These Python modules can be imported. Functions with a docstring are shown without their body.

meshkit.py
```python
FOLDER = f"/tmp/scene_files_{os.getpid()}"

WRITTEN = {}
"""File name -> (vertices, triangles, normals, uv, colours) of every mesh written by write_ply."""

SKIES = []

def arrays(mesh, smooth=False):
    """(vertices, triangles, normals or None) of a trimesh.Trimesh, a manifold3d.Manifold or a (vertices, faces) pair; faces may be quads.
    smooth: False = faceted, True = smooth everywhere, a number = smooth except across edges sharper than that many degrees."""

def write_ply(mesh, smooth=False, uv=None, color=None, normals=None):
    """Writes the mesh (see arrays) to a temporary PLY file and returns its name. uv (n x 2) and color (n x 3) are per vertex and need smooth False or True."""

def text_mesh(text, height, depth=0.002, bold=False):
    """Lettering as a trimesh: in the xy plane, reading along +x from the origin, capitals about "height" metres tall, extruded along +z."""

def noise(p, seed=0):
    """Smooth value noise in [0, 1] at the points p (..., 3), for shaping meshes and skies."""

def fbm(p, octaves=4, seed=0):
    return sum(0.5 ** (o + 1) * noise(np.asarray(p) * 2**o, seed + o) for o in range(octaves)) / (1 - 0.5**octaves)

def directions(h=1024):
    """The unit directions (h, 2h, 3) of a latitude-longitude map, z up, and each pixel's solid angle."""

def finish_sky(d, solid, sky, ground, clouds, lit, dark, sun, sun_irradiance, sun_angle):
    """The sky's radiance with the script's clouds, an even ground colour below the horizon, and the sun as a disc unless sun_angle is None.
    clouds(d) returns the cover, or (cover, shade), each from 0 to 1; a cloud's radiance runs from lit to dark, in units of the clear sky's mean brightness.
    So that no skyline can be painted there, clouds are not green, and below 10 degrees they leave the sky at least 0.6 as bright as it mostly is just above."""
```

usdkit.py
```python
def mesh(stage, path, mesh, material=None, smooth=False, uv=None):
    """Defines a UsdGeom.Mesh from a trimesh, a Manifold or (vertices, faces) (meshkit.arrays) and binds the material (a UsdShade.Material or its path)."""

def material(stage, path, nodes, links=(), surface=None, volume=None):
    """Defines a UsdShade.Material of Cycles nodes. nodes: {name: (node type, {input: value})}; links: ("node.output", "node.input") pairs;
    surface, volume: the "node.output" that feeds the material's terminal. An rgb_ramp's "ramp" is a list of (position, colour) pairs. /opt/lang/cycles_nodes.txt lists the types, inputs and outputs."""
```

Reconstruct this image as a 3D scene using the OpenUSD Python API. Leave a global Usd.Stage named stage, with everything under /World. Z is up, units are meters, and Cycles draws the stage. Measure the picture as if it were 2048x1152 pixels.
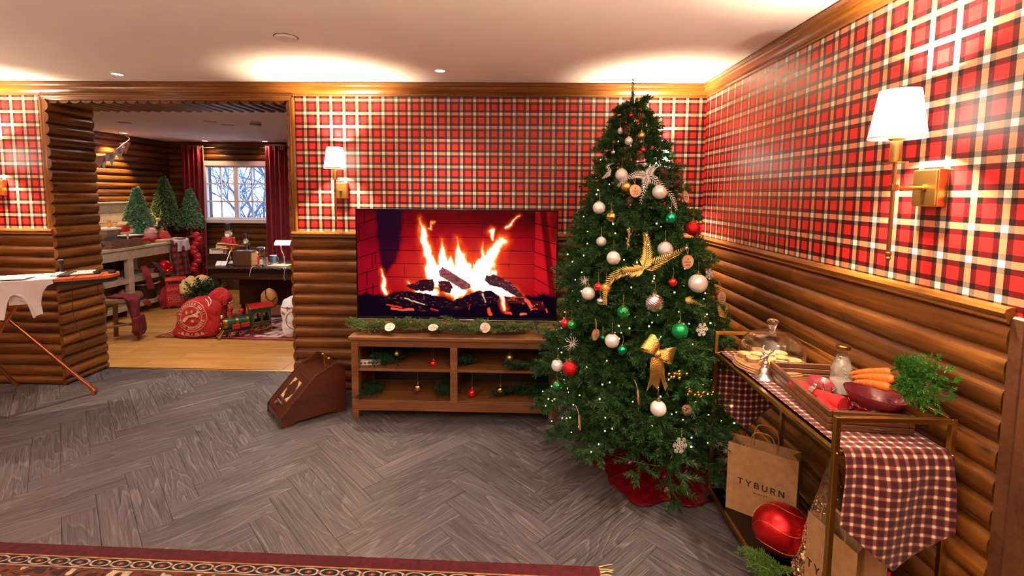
import math, random
import numpy as np, trimesh, shapely
from shapely.geometry import Polygon, Point, LineString
from shapely import affinity
import usdkit, meshkit
from pxr import Usd, UsdGeom, UsdLux, UsdShade, Gf, Sdf, Vt

random.seed(7)
RNG = np.random.default_rng(7)
stage = Usd.Stage.CreateInMemory()
UsdGeom.SetStageUpAxis(stage, 'Z'); UsdGeom.SetStageMetersPerUnit(stage, 1.0)
stage.SetDefaultPrim(UsdGeom.Xform.Define(stage, '/World').GetPrim())
UsdGeom.Scope.Define(stage, '/World/Looks')

# ------------------------------------------------------------------ camera
FPX, CY, PITCH, YAW, ROLL, EYE = 946.6, 467.6, .0837, -.0215, -.0088, 1.55

def to_cam(d):
    d = np.asarray(d, float); x, y, z = d[..., 0], d[..., 1], d[..., 2]
    x, y = np.cos(YAW) * x - np.sin(YAW) * y, np.sin(YAW) * x + np.cos(YAW) * y
    cp, sp = np.cos(PITCH), np.sin(PITCH)
    u, w = sp * y + cp * z, cp * y - sp * z
    x, u = np.cos(ROLL) * x - np.sin(ROLL) * u, np.sin(ROLL) * x + np.cos(ROLL) * u
    return np.stack([x, u, w], -1)
CAM = to_cam(np.eye(3)).T
EXPOSURE = 0.1
cam = UsdGeom.Camera.Define(stage, '/World/camera')
r_, u_, b_ = CAM[0], CAM[1], -CAM[2]
cam.AddTransformOp().Set(Gf.Matrix4d(*r_, 0, *u_, 0, *b_, 0, 0, 0, EYE, 1))
cam.CreateHorizontalApertureAttr(36.0); cam.CreateVerticalApertureAttr(20.25)
cam.CreateFocalLengthAttr(36.0 * FPX / 2048)
cam.CreateVerticalApertureOffsetAttr(-(576 - CY) * 36.0 / 2048)
cam.CreateClippingRangeAttr(Gf.Vec2f(.05, 200)); cam.CreateExposureAttr(EXPOSURE)

def project(p):
    c = to_cam(np.asarray(p, float) - [0, 0, EYE])
    return np.stack([1024 + FPX * c[..., 0] / c[..., 2], CY - FPX * c[..., 1] / c[..., 2], c[..., 2]], -1)
def ray(px, py): return CAM.T @ np.array([(px - 1024) / FPX, -(py - CY) / FPX, 1.0])
def at_y(px, py, Y): r = ray(px, py); return np.array([0, 0, EYE]) + r * Y / r[1]
def at_x(px, py, X): r = ray(px, py); return np.array([0, 0, EYE]) + r * X / r[0]
def at_z(px, py, Z): r = ray(px, py); return np.array([0, 0, EYE]) + r * (Z - EYE) / r[2]

# ------------------------------------------------------------------ sky outside the window and the lamps of the two rooms
def light_spot(name, p, power, color, cone, soft=.6, radius=.03, aim=(0, 0, -1)):
    l = UsdLux.SphereLight.Define(stage, '/World/' + name)
    l.CreateRadiusAttr(radius); l.CreateIntensityAttr(power); l.CreateNormalizeAttr(True); l.CreateColorAttr(Gf.Vec3f(*color))
    s = UsdLux.ShapingAPI.Apply(l.GetPrim()); s.CreateShapingConeAngleAttr(cone); s.CreateShapingConeSoftnessAttr(soft)
    a = np.array(aim, float); a /= np.linalg.norm(a); b = -a
    t = np.array([0, 1, 0]) if abs(b[2]) > .9 else np.array([0, 0, 1]); x = np.cross(t, b); x /= np.linalg.norm(x); y = np.cross(b, x)
    l.AddTransformOp().Set(Gf.Matrix4d(*x, 0, *y, 0, *b, 0, *map(float, p), 1))
WARM, NEUT, AMBER = (1, .72, .45), (1, .86, .74), (1, .62, .3)
RX_ = 1.36; CEIL = 2.365; BCEIL = 2.31
SKY_STRENGTH = 1.15
DOWN_P = 22.0
sky = UsdLux.DomeLight.Define(stage, '/World/sky'); sky.CreateIntensityAttr(SKY_STRENGTH); sky.CreateColorAttr(Gf.Vec3f(.42, .66, 1.0))
DOWNLIGHTS = [(-2.837, 3.325), (-.556, 3.204)]
HIDDEN_DOWNLIGHTS = [(.05, 1.62, 15), (.10, .6, 2.5), (-1.9, .7, 3.5), (-3.2, -.8, 2)]
HIDDEN_LAMPS = [(RX_ - .2, .1), (-1.3, -.9), (-4.9, 1.6)]
for i_, (x_, y_) in enumerate(DOWNLIGHTS):
    light_spot('downlight_beam_%d' % i_, (x_, y_, CEIL - .012), DOWN_P * 1.0, NEUT, 50, 1.0)
for i_, (x_, y_, p_) in enumerate(HIDDEN_DOWNLIGHTS):
    light_spot('ceiling_beam_%d' % i_, (x_, y_, CEIL - .012), p_, (1, .80, .60), 62)
for i_, (x_, y_) in enumerate(HIDDEN_LAMPS):                      # the wall lamps on the sides of the room that the picture leaves out
    light_spot('wall_lamp_glow_%d' % i_, (x_, y_, 1.15), (135, 220, 100)[i_], (1, .76, .56), 80, .8, .05, (0, 0, 1))
BACK_SPOTS = [(-5.26, 6.2, AMBER, 75), (-4.78, 7.1, AMBER, 9), (-3.87, 7.1, (1, .45, .35), 6), (-4.7, 4.22, NEUT, 17), (-3.4, 4.22, NEUT, 24), (-2.3, 4.22, NEUT, 15)]
for i_, (x_, y_, c_, p_) in enumerate(BACK_SPOTS):
    light_spot('back_room_beam_%d' % i_, (x_, y_, BCEIL - .012), p_, c_, 38 if x_ < -5 else 60, .6, .03, ((-.28, 0, -1) if x_ < -5 else (0, 0, -1)) if y_ > 5 else (-.12, .55, -1))

# ------------------------------------------------------------------ helpers
def T(x=0, y=0, z=0, rz=0, rx=0, ry=0, s=1):
    m = trimesh.transformations.euler_matrix(rx, ry, rz); m[:3, :3] *= np.asarray(s, float) if np.ndim(s) == 0 else np.diag(s) ; m[:3, 3] = (x, y, z)
    if np.ndim(s): m[:3, :3] = trimesh.transformations.euler_matrix(rx, ry, rz)[:3, :3] @ np.diag(s)
    return m
def look(axis, up=(0, 0, 1)):
    """rotation whose z is along axis"""
    a = np.array(axis, float); a /= np.linalg.norm(a); u = np.array(up, float)
    if abs(a @ u) > .98: u = np.array([1., 0, 0])
    x = np.cross(u, a); x /= np.linalg.norm(x); y = np.cross(a, x)
    m = np.eye(4); m[:3, 0], m[:3, 1], m[:3, 2] = x, y, a
    return m

def cat(ms):
    vs, fs, n = [], [], 0
    for m in ms:
        v, f = (m.vertices, m.faces) if hasattr(m, 'vertices') else m
        v, f = np.asarray(v, float), np.asarray(f, int)
        vs.append(v); fs.append(f + n); n += len(v)
    return trimesh.Trimesh(np.vstack(vs), np.vstack(fs), process=False)

def box(c, s, bev=0.0, m=None):
    h = np.array(s, float) / 2
    if bev <= 0:
        b = trimesh.creation.box(s)
    else:
        bev = min(bev, h.min() * .9)
        sg = np.array(np.meshgrid([-1, 1], [-1, 1], [-1, 1])).reshape(3, -1).T
        pts = np.vstack([sg * (h - bev * np.array([0 if k == j else 1 for k in range(3)])) for j in range(3)])
        b = trimesh.convex.convex_hull(pts)
    if m is not None: b.apply_transform(m)
    b.apply_translation(c)
    return b

def bar(p0, p1, w, h, bev=.001, up=(0, 0, 1)):
    p0, p1 = np.array(p0, float), np.array(p1, float); L = np.linalg.norm(p1 - p0)
    b = box((0, 0, 0), (w, h, L), bev); m = look(p1 - p0, up); m[:3, 3] = (p0 + p1) / 2
    b.apply_transform(m); return b

def tube(points, radii, n=8, caps=True):
    p = np.asarray(points, float); k = len(p); radii = np.broadcast_to(np.asarray(radii, float), (k,))
    t = np.gradient(p, axis=0); t /= np.linalg.norm(t, axis=1, keepdims=True) + 1e-12
    a = np.zeros_like(t); ref = np.array([0, 0, 1.0]) if abs(t[0, 2]) < .9 else np.array([1.0, 0, 0])
    for i in range(k):
        ref = ref - (ref @ t[i]) * t[i]; nn = np.linalg.norm(ref)
        if nn < 1e-6: ref = np.cross(t[i], [.3, .5, .8]); nn = np.linalg.norm(ref)
        ref = ref / nn; a[i] = ref
    b = np.cross(t, a); th = np.arange(n) * 2 * np.pi / n
    v = (p[:, None] + radii[:, None, None] * (np.cos(th)[None, :, None] * a[:, None] + np.sin(th)[None, :, None] * b[:, None])).reshape(-1, 3)
    i, j = np.meshgrid(np.arange(k - 1), np.arange(n), indexing='ij'); j2 = (j + 1) % n
    q = np.stack([i * n + j, i * n + j2, (i + 1) * n + j2, (i + 1) * n + j], -1).reshape(-1, 4)
    f = np.vstack([q[:, [0, 1, 2]], q[:, [0, 2, 3]]])
    if caps:
        v = np.vstack([v, p[0], p[-1]]); c0, c1 = k * n, k * n + 1; jj = np.arange(n); j2 = (jj + 1) % n
        f = np.vstack([f, np.stack([np.full(n, c0), j2, jj], 1), np.stack([np.full(n, c1), (k - 1) * n + jj, (k - 1) * n + j2], 1)])
    return trimesh.Trimesh(v, f, process=False)

def curve(pts, n=16):
    """smooth curve through points (Catmull-Rom)"""
    p = np.asarray(pts, float); p = np.vstack([2 * p[0] - p[1], p, 2 * p[-1] - p[-2]]); out = []
    for i in range(1, len(p) - 2):
        for t in np.linspace(0, 1, n, endpoint=False):
            out.append(.5 * ((2 * p[i]) + (-p[i - 1] + p[i + 1]) * t + (2 * p[i - 1] - 5 * p[i] + 4 * p[i + 1] - p[i + 2]) * t * t + (-p[i - 1] + 3 * p[i] - 3 * p[i + 1] + p[i + 2]) * t ** 3))
    out.append(p[-2]); return np.array(out)

def lathe(prof, n=32, m=None):
    prof = np.asarray(prof, float); k = len(prof); th = np.arange(n) * 2 * np.pi / n
    v = np.stack([prof[:, None, 0] * np.cos(th), prof[:, None, 0] * np.sin(th), np.broadcast_to(prof[:, None, 1], (k, n))], -1).reshape(-1, 3)
    i, j = np.meshgrid(np.arange(k - 1), np.arange(n), indexing='ij'); j2 = (j + 1) % n
    q = np.stack([i * n + j, i * n + j2, (i + 1) * n + j2, (i + 1) * n + j], -1).reshape(-1, 4)
    f = np.vstack([q[:, [0, 1, 2]], q[:, [0, 2, 3]]])
    t = trimesh.Trimesh(v, f, process=False)
    t = trimesh.Trimesh(*_weld(t.vertices, t.faces), process=False)
    if m is not None: t.apply_transform(m)
    return t

def _weld(v, f):
    key = np.round(v, 6); u, inv = np.unique(key, axis=0, return_inverse=True); inv = inv.ravel()
    f = inv[f]; ok = (f[:, 0] != f[:, 1]) & (f[:, 1] != f[:, 2]) & (f[:, 0] != f[:, 2])
    return u, f[ok]

def ball(c, r, n=20, sq=(1, 1, 1)):
    b = trimesh.creation.uv_sphere(r, count=[max(6, n * 2 // 3), n]); b.apply_scale(sq); b.apply_translation(c); return b

def extrude(poly, d, m=None):
    gs = getattr(poly, 'geoms', [poly]); t = cat([trimesh.creation.extrude_polygon(g, d, engine='earcut') for g in gs])
    if m is not None: t.apply_transform(m)
    return t

def grid(fn, nu, nv, closed=False):
    """surface fn(u, v) -> xyz over [0,1]^2; returns (mesh, uv)"""
    u, v = np.meshgrid(np.linspace(0, 1, nu), np.linspace(0, 1, nv), indexing='ij')
    p = fn(u, v).reshape(-1, 3); i, j = np.meshgrid(np.arange(nu - 1), np.arange(nv - 1), indexing='ij')
    q = np.stack([i * nv + j, (i + 1) * nv + j, (i + 1) * nv + j + 1, i * nv + j + 1], -1).reshape(-1, 4)
    return trimesh.Trimesh(p, np.vstack([q[:, [0, 1, 2]], q[:, [0, 2, 3]]]), process=False), np.stack([u.ravel(), v.ravel()], 1)

def sheet(fn, nu, nv, th=.003):
    """like grid, with a thickness: returns (mesh, uv)"""
    g, uv = grid(fn, nu, nv); nrm = np.zeros_like(g.vertices); fc = np.cross(g.vertices[g.faces[:, 1]] - g.vertices[g.faces[:, 0]], g.vertices[g.faces[:, 2]] - g.vertices[g.faces[:, 0]])
    for k in range(3): np.add.at(nrm, g.faces[:, k], fc)
    nrm /= np.linalg.norm(nrm, axis=1, keepdims=True) + 1e-12
    n = len(g.vertices); v = np.vstack([g.vertices + nrm * th / 2, g.vertices - nrm * th / 2]); f = [g.faces, g.faces[:, ::-1] + n]
    idx = np.arange(n).reshape(nu, nv)
    for e, flip in ((idx[:, 0], 0), (idx[:, -1], 1), (idx[0, :], 1), (idx[-1, :], 0)):
        a, b = e[:-1], e[1:]
        q = np.vstack([np.stack([a, b, b + n], 1), np.stack([a, b + n, a + n], 1)])
        f.append(q[:, ::-1] if not flip else q)
    return trimesh.Trimesh(v, np.vstack(f), process=False), np.vstack([uv, uv])

USED = {}
def numbered(parent, name):
    k = USED.get((parent, name), 0); USED[(parent, name)] = k + 1
    return name if k == 0 else '%s_%03d' % (name, k)

def path_of(parent): return '/World' if parent is None else (parent if isinstance(parent, str) else str(parent.GetPath()))
def obj(name, mesh, mat, parent=None, smooth=30, uv=None, xf=None, color=None):
    pp = path_of(parent); p = pp + '/' + numbered(pp, name)
    if mesh is None: return None
    if isinstance(mesh, list): mesh = cat(mesh)
    if uv is not None or color is not None: smooth = True if smooth else False
    g = usdkit.mesh(stage, p, mesh, M[mat] if isinstance(mat, str) else mat, smooth=smooth, uv=uv)
    if color is not None:
        UsdGeom.PrimvarsAPI(g).CreatePrimvar('paint', Sdf.ValueTypeNames.Color3fArray, 'vertex').Set(Vt.Vec3fArray.FromNumpy(np.asarray(color, np.float32)))
    if xf is not None: g.AddTransformOp().Set(Gf.Matrix4d(*np.asarray(xf, float).T.ravel()))
    return g.GetPrim()
def tag(o, label=None, category=None, group=None, kind=None):
    for k, v in (('label', label), ('category', category), ('group', group), ('kind', kind)):
        if v: o.SetCustomDataByKey(k, v)
    return o
def thing(name, label, category, loc=(0, 0, 0), rz=0, group=None, m=None):
    x = UsdGeom.Xform.Define(stage, '/World/' + numbered('/World', name))
    mm = T(*loc, rz=rz) if m is None else m
    x.AddTransformOp().Set(Gf.Matrix4d(*np.asarray(mm, float).T.ravel()))
    return tag(x.GetPrim(), label, category, group)
def struct(name, mesh, mat, parent=None, label=None, smooth=30, **k):
    o = obj(name, mesh, mat, parent, smooth, **k)
    if parent is None: tag(o, label, None, None, 'structure')
    return o
def copy_of(root, label, m, group=None):
    was = root.GetCustomData(); r = thing(root.GetName().rstrip('0123456789').rstrip('_'), label, was['category'], m=m, group=group or was.get('group'))
    for c in root.GetChildren():
        d = stage.DefinePrim(str(r.GetPath()) + '/' + c.GetName()); d.GetReferences().AddInternalReference(c.GetPath())
    return r

# ------------------------------------------------------------------ materials
M = {}
def mat(name, nodes, links=(), surface='p.BSDF', volume=None):
    M[name] = usdkit.material(stage, '/World/Looks/' + name, nodes, list(links), surface, volume); return M[name]
def pbr(name, color, rough=.5, metal=0, **k):
    return mat(name, {'p': ('principled_bsdf', dict(base_color=color, roughness=rough, metallic=metal, **k))})
def noisy(name, c1, c2, scale=8, rough=.5, metal=0, bump=0, bscale=None, lo=.35, hi=.65, detail=4, stretch=(1, 1, 1), rnd=0.0, **k):
    """two tones by noise in the object's own space, with an optional fine relief and a tone per object"""
    n = {'tc': ('texture_coordinate', {}), 'oi': ('object_info', {}), 'mu': ('math', {'math_type': 'multiply', 'value2': 41.0}), 'ad': ('vector_math', {'math_type': 'add'}),
         'mp': ('mapping', {'scale': stretch}), 'n': ('noise_texture', {'scale': scale, 'detail': detail}), 'r': ('rgb_ramp', {'ramp': [(lo, c1), (hi, c2)]}),
         'mr': ('map_range', {'to_min': 1 - rnd, 'to_max': 1 + rnd}), 'hs': ('hsv', {}), 'p': ('principled_bsdf', dict(roughness=rough, metallic=metal, **k))}
    l = [('tc.object', 'mp.vector'), ('oi.random', 'mu.value1'), ('mp.vector', 'ad.vector1'), ('mu.value', 'ad.vector2'), ('ad.vector', 'n.vector'), ('n.fac', 'r.fac'), ('r.color', 'hs.color'), ('oi.random', 'mr.value'), ('mr.result', 'hs.value'), ('hs.color', 'p.base_color')]
    if bump:
        n['bn'] = ('noise_texture', {'scale': bscale or scale * 6, 'detail': 3}); n['b'] = ('bump', {'strength': bump, 'distance': .01})
        l += [('ad.vector', 'bn.vector'), ('bn.fac', 'b.height'), ('b.normal', 'p.normal')]
    return mat(name, n, l)
def wood(name, dark, mid, light, grain=24, along=1.2, rough=.4, knots=0.0, rnd=.22, bump=.25, **k):
    """timber whose grain runs along the object's x"""
    n = {'tc': ('texture_coordinate', {}), 'oi': ('object_info', {}), 'mu': ('math', {'math_type': 'multiply', 'value2': 53.0}), 'ad': ('vector_math', {'math_type': 'add'}),
         'mp': ('mapping', {'scale': (along, grain, grain)}), 'n': ('noise_texture', {'scale': 1.6, 'detail': 6, 'roughness': .62, 'distortion': .6}),
         'mp2': ('mapping', {'scale': (2.2, 9, 9)}), 'n2': ('noise_texture', {'scale': 1.0, 'detail': 3}),
         'm1': ('math', {'math_type': 'multiply', 'value2': .55}), 'm2': ('math', {'math_type': 'multiply_add', 'value2': .5}),
         'r': ('rgb_ramp', {'ramp': [(.30, dark), (.5, mid), (.72, light)]}),
         'mr': ('map_range', {'to_min': 1 - rnd, 'to_max': 1 + rnd}), 'hs': ('hsv', {}), 'b': ('bump', {'strength': bump, 'distance': .004}), 'p': ('principled_bsdf', dict(roughness=rough, **k))}
    l = [('tc.object', 'ad.vector1'), ('oi.random', 'mu.value1'), ('mu.value', 'ad.vector2'), ('ad.vector', 'mp.vector'), ('mp.vector', 'n.vector'), ('ad.vector', 'mp2.vector'), ('mp2.vector', 'n2.vector'),
         ('n.fac', 'm1.value1'), ('n2.fac', 'm2.value1'), ('m1.value', 'm2.value3'), ('m2.value', 'r.fac'), ('oi.random', 'mr.value'), ('mr.result', 'hs.value'), ('n.fac', 'b.height'), ('b.normal', 'p.normal')]
    if knots:
        n['mk'] = ('mapping', {'scale': (3.1, 8.5, 8.5)}); n['v'] = ('voronoi_texture', {'scale': 1.0}); n['kr'] = ('rgb_ramp', {'ramp': [(.0, (knots,) * 3), (.10, (.55 + knots * .3,) * 3), (.2, (1, 1, 1))]}); n['mx'] = ('mix', {'mix_type': 'multiply', 'fac': 1.0})
        l += [('ad.vector', 'mk.vector'), ('mk.vector', 'v.vector'), ('v.distance', 'kr.fac'), ('r.color', 'mx.color1'), ('kr.color', 'mx.color2'), ('mx.color', 'hs.color')]
    else: l += [('r.color', 'hs.color')]
    return mat(name, n, l + [('hs.color', 'p.base_color')])
def painted(name, rough=.6, emit=0.0, **k):
    """colour carried by the mesh itself"""
    n = {'a': ('attribute', {'attribute': 'paint'}), 'p': ('principled_bsdf', dict(roughness=rough, **k))}; l = [('a.color', 'p.base_color')]
    if emit: n['p'][1]['emission_strength'] = emit; n['p'][1]['base_color'] = (0, 0, 0); l = [('a.color', 'p.emission_color')]
    return mat(name, n, l)
wood('log_wood', (.026, .0068, .0012), (.118, .037, .0045), (.245, .088, .012), grain=30, along=1.6, rough=.38, knots=.08, rnd=.30, bump=.4)
wood('trim_wood', (.07, .020, .003), (.20, .072, .010), (.33, .135, .024), grain=40, along=1.4, rough=.28, rnd=.1, bump=.15)
wood('frame_wood', (.03, .010, .004), (.075, .026, .009), (.12, .045, .015), grain=36, rough=.45, rnd=.05)
wood('stand_wood', (.070, .023, .007), (.145, .053, .015), (.24, .098, .030), grain=46, along=2.0, rough=.5, rnd=.06)
wood('coal_box_wood', (.030, .007, .004), (.055, .0125, .006), (.085, .021, .009), grain=30, rough=.26, rnd=.05, bump=.05)
wood('tray_wood', (.045, .014, .005), (.10, .034, .012), (.17, .066, .024), grain=42, rough=.42, rnd=.12)
wood('pale_wood', (.32, .22, .15), (.46, .34, .25), (.56, .45, .35), grain=20, rough=.6, rnd=.06)
wood('board_wood', (.22, .10, .04), (.36, .18, .08), (.47, .26, .13), grain=30, rough=.45, rnd=.03)
wood('dark_wood', (.012, .005, .003), (.03, .012, .006), (.06, .024, .011), grain=30, rough=.3, rnd=.1)
wood('stool_wood', (.07, .03, .012), (.17, .08, .034), (.28, .15, .07), grain=30, rough=.6, rnd=.1)
wood('oak_floor', (.34, .15, .035), (.48, .235, .062), (.58, .31, .095), grain=14, along=1.0, rough=.36, rnd=.07, bump=.06)
# grey oak of the herringbone: fine pores and cathedral figure
mat('grey_oak', {'tc': ('texture_coordinate', {}), 'oi': ('object_info', {}), 'mu': ('math', {'math_type': 'multiply', 'value2': 61.0}), 'ad': ('vector_math', {'math_type': 'add'}),
    'mpw': ('mapping', {'scale': (.9, 7.5, 7.5)}), 'w': ('noise_texture', {'scale': 1.0, 'detail': 1.5, 'roughness': .45}), 'ws': ('math', {'math_type': 'multiply', 'value2': 15.0}), 'wf': ('math', {'math_type': 'fraction'}),
    'wr': ('rgb_ramp', {'ramp': [(0, (.66, .66, .66)), (.25, (.95, .95, .95)), (.7, (1.0, 1.0, 1.0)), (.88, (1.75, 1.68, 1.64)), (1, (.7, .7, .7))]}),
    'mpf': ('mapping', {'scale': (4, 170, 170)}), 'n': ('noise_texture', {'scale': 1, 'detail': 4, 'roughness': .65}), 'r': ('rgb_ramp', {'ramp': [(.28, (.025, .022, .025)), (.5, (.073, .065, .071)), (.74, (.135, .121, .129))]}),
    'mx': ('mix', {'mix_type': 'multiply', 'fac': .85}), 'mr': ('map_range', {'to_min': .84, 'to_max': 1.14}), 'hs': ('hsv', {}), 'b': ('bump', {'strength': .3, 'distance': .003}),
    'p': ('principled_bsdf', {'roughness': .42})},
    [('tc.object', 'ad.vector1'), ('oi.random', 'mu.value1'), ('mu.value', 'ad.vector2'), ('ad.vector', 'mpw.vector'), ('mpw.vector', 'w.vector'), ('w.fac', 'ws.value1'), ('ws.value', 'wf.value1'), ('wf.value', 'wr.fac'),
     ('ad.vector', 'mpf.vector'), ('mpf.vector', 'n.vector'), ('n.fac', 'r.fac'), ('r.color', 'mx.color1'), ('wr.color', 'mx.color2'), ('mx.color', 'hs.color'), ('oi.random', 'mr.value'), ('mr.result', 'hs.value'), ('hs.color', 'p.base_color'), ('n.fac', 'b.height'), ('b.normal', 'p.normal')])
pbr('joint', (.022, .018, .017), .8)
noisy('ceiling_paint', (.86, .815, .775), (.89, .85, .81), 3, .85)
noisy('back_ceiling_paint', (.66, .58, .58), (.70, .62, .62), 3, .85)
pbr('plain_wall', (.30, .07, .045), .8)
pbr('old_grey', (.30, .26, .26), .6); pbr('white_plastic', (.75, .73, .70), .45); pbr('black_plastic', (.012, .012, .014), .35); pbr('black_gloss', (.008, .008, .01), .12)
noisy('brass', (.46, .27, .07), (.56, .35, .11), 5, .32, 1.0, stretch=(1, 1, 1)); noisy('gold_frame', (.44, .25, .055), (.52, .31, .08), 9, .3, 1.0)
noisy('old_brass', (.26, .14, .05), (.34, .19, .07), 9, .42, 1.0)
pbr('silver', (.72, .70, .68), .22, 1.0); pbr('copper', (.62, .23, .10), .25, 1.0); pbr('pewter', (.22, .20, .21), .35, .85)
for nm, st, col in (('shade_lit', 9.0, (1, .86, .68)), ('lens_lit', 26.0, (1, .9, .8)), ('bulb_lit', 26.0, (1, .72, .34)), ('lamp_lit', 7.0, (1, .9, .75))):
    mat(nm, {'e': ('emission', {'color': col, 'strength': st})}, (), 'e.emission')
# tartan: the pattern of three stripes, woven from two directions
PER = .0985
def tartan(name, axis, u0, v0):
    W, B, R = .215, .18, .425   # white, black, (red), black
    edges = lambda w, b, r: [(0, w), (W, b), (W + B, r), (W + B + R, b)]
    RR, RB, RW = (.60, .018, .018), (.095, .004, .007), (.66, .205, .105); BB, BW, WW = (.010, .005, .005), (.19, .135, .105), (.78, .70, .58)
    n = {'g': ('texture_coordinate', {}), 's': ('separate_xyz', {})}
    l = [('g.object', 's.vector')]
    for k, src, off in (('u', axis, u0), ('v', 'z', v0)):
        n[k + 'a'] = ('math', {'math_type': 'subtract', 'value2': off - PER * W / 2}); n[k + 'd'] = ('math', {'math_type': 'divide', 'value2': PER}); n[k + 'f'] = ('math', {'math_type': 'fraction'})
        n[k + 'p'] = ('math', {'math_type': 'add', 'value2': 100.0})
        l += [('s.' + src, k + 'a.value1'), (k + 'a.value', k + 'd.value1'), (k + 'd.value', k + 'p.value1'), (k + 'p.value', k + 'f.value1')]
    for k, c in (('rR', edges(RW, RB, RR)), ('rB', edges(BW, BB, RB)), ('rW', edges(WW, BW, RW))):
        n[k] = ('rgb_ramp', {'ramp': c, 'interpolate': False}); l.append(('uf.value', k + '.fac'))
    n['mB'] = ('rgb_ramp', {'ramp': edges((0,) * 3, (1,) * 3, (0,) * 3), 'interpolate': False}); n['mW'] = ('rgb_ramp', {'ramp': edges((1,) * 3, (0,) * 3, (0,) * 3), 'interpolate': False})
    n['x1'] = ('mix', {}); n['x2'] = ('mix', {}); n['p'] = ('principled_bsdf', {'roughness': .36, 'specular_ior_level': .5})
    n['wn'] = ('wave_texture', {'wave_type': 'bands', 'bands_direction': 'diagonal', 'scale': 170.0}); n['wb'] = ('bump', {'strength': .06, 'distance': .002})
    l += [('vf.value', 'mB.fac'), ('vf.value', 'mW.fac'), ('rR.color', 'x1.color1'), ('rB.color', 'x1.color2'), ('mB.color', 'x1.fac'), ('x1.color', 'x2.color1'), ('rW.color', 'x2.color2'), ('mW.color', 'x2.fac'), ('x2.color', 'p.base_color'),
          ('g.object', 'wn.vector'), ('wn.fac', 'wb.height'), ('wb.normal', 'p.normal')]
    mat(name, n, l)
tp = at_y(766.5, 227.3, 3.60); tartan('tartan_back', 'x', tp[0], tp[2])
tq = at_x(1952.8, 387.9, 1.36); tartan('tartan_right', 'y', tq[1], tq[2])

# ------------------------------------------------------------------ the rooms
WY, RX, THR = 3.60, 1.36, 3.968          # tartan wall, right wall, inner side of the opening
OX0, OX1, OZ = -3.640, -1.765, 2.235     # opening
LX, FY = -5.6, -2.4
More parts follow.
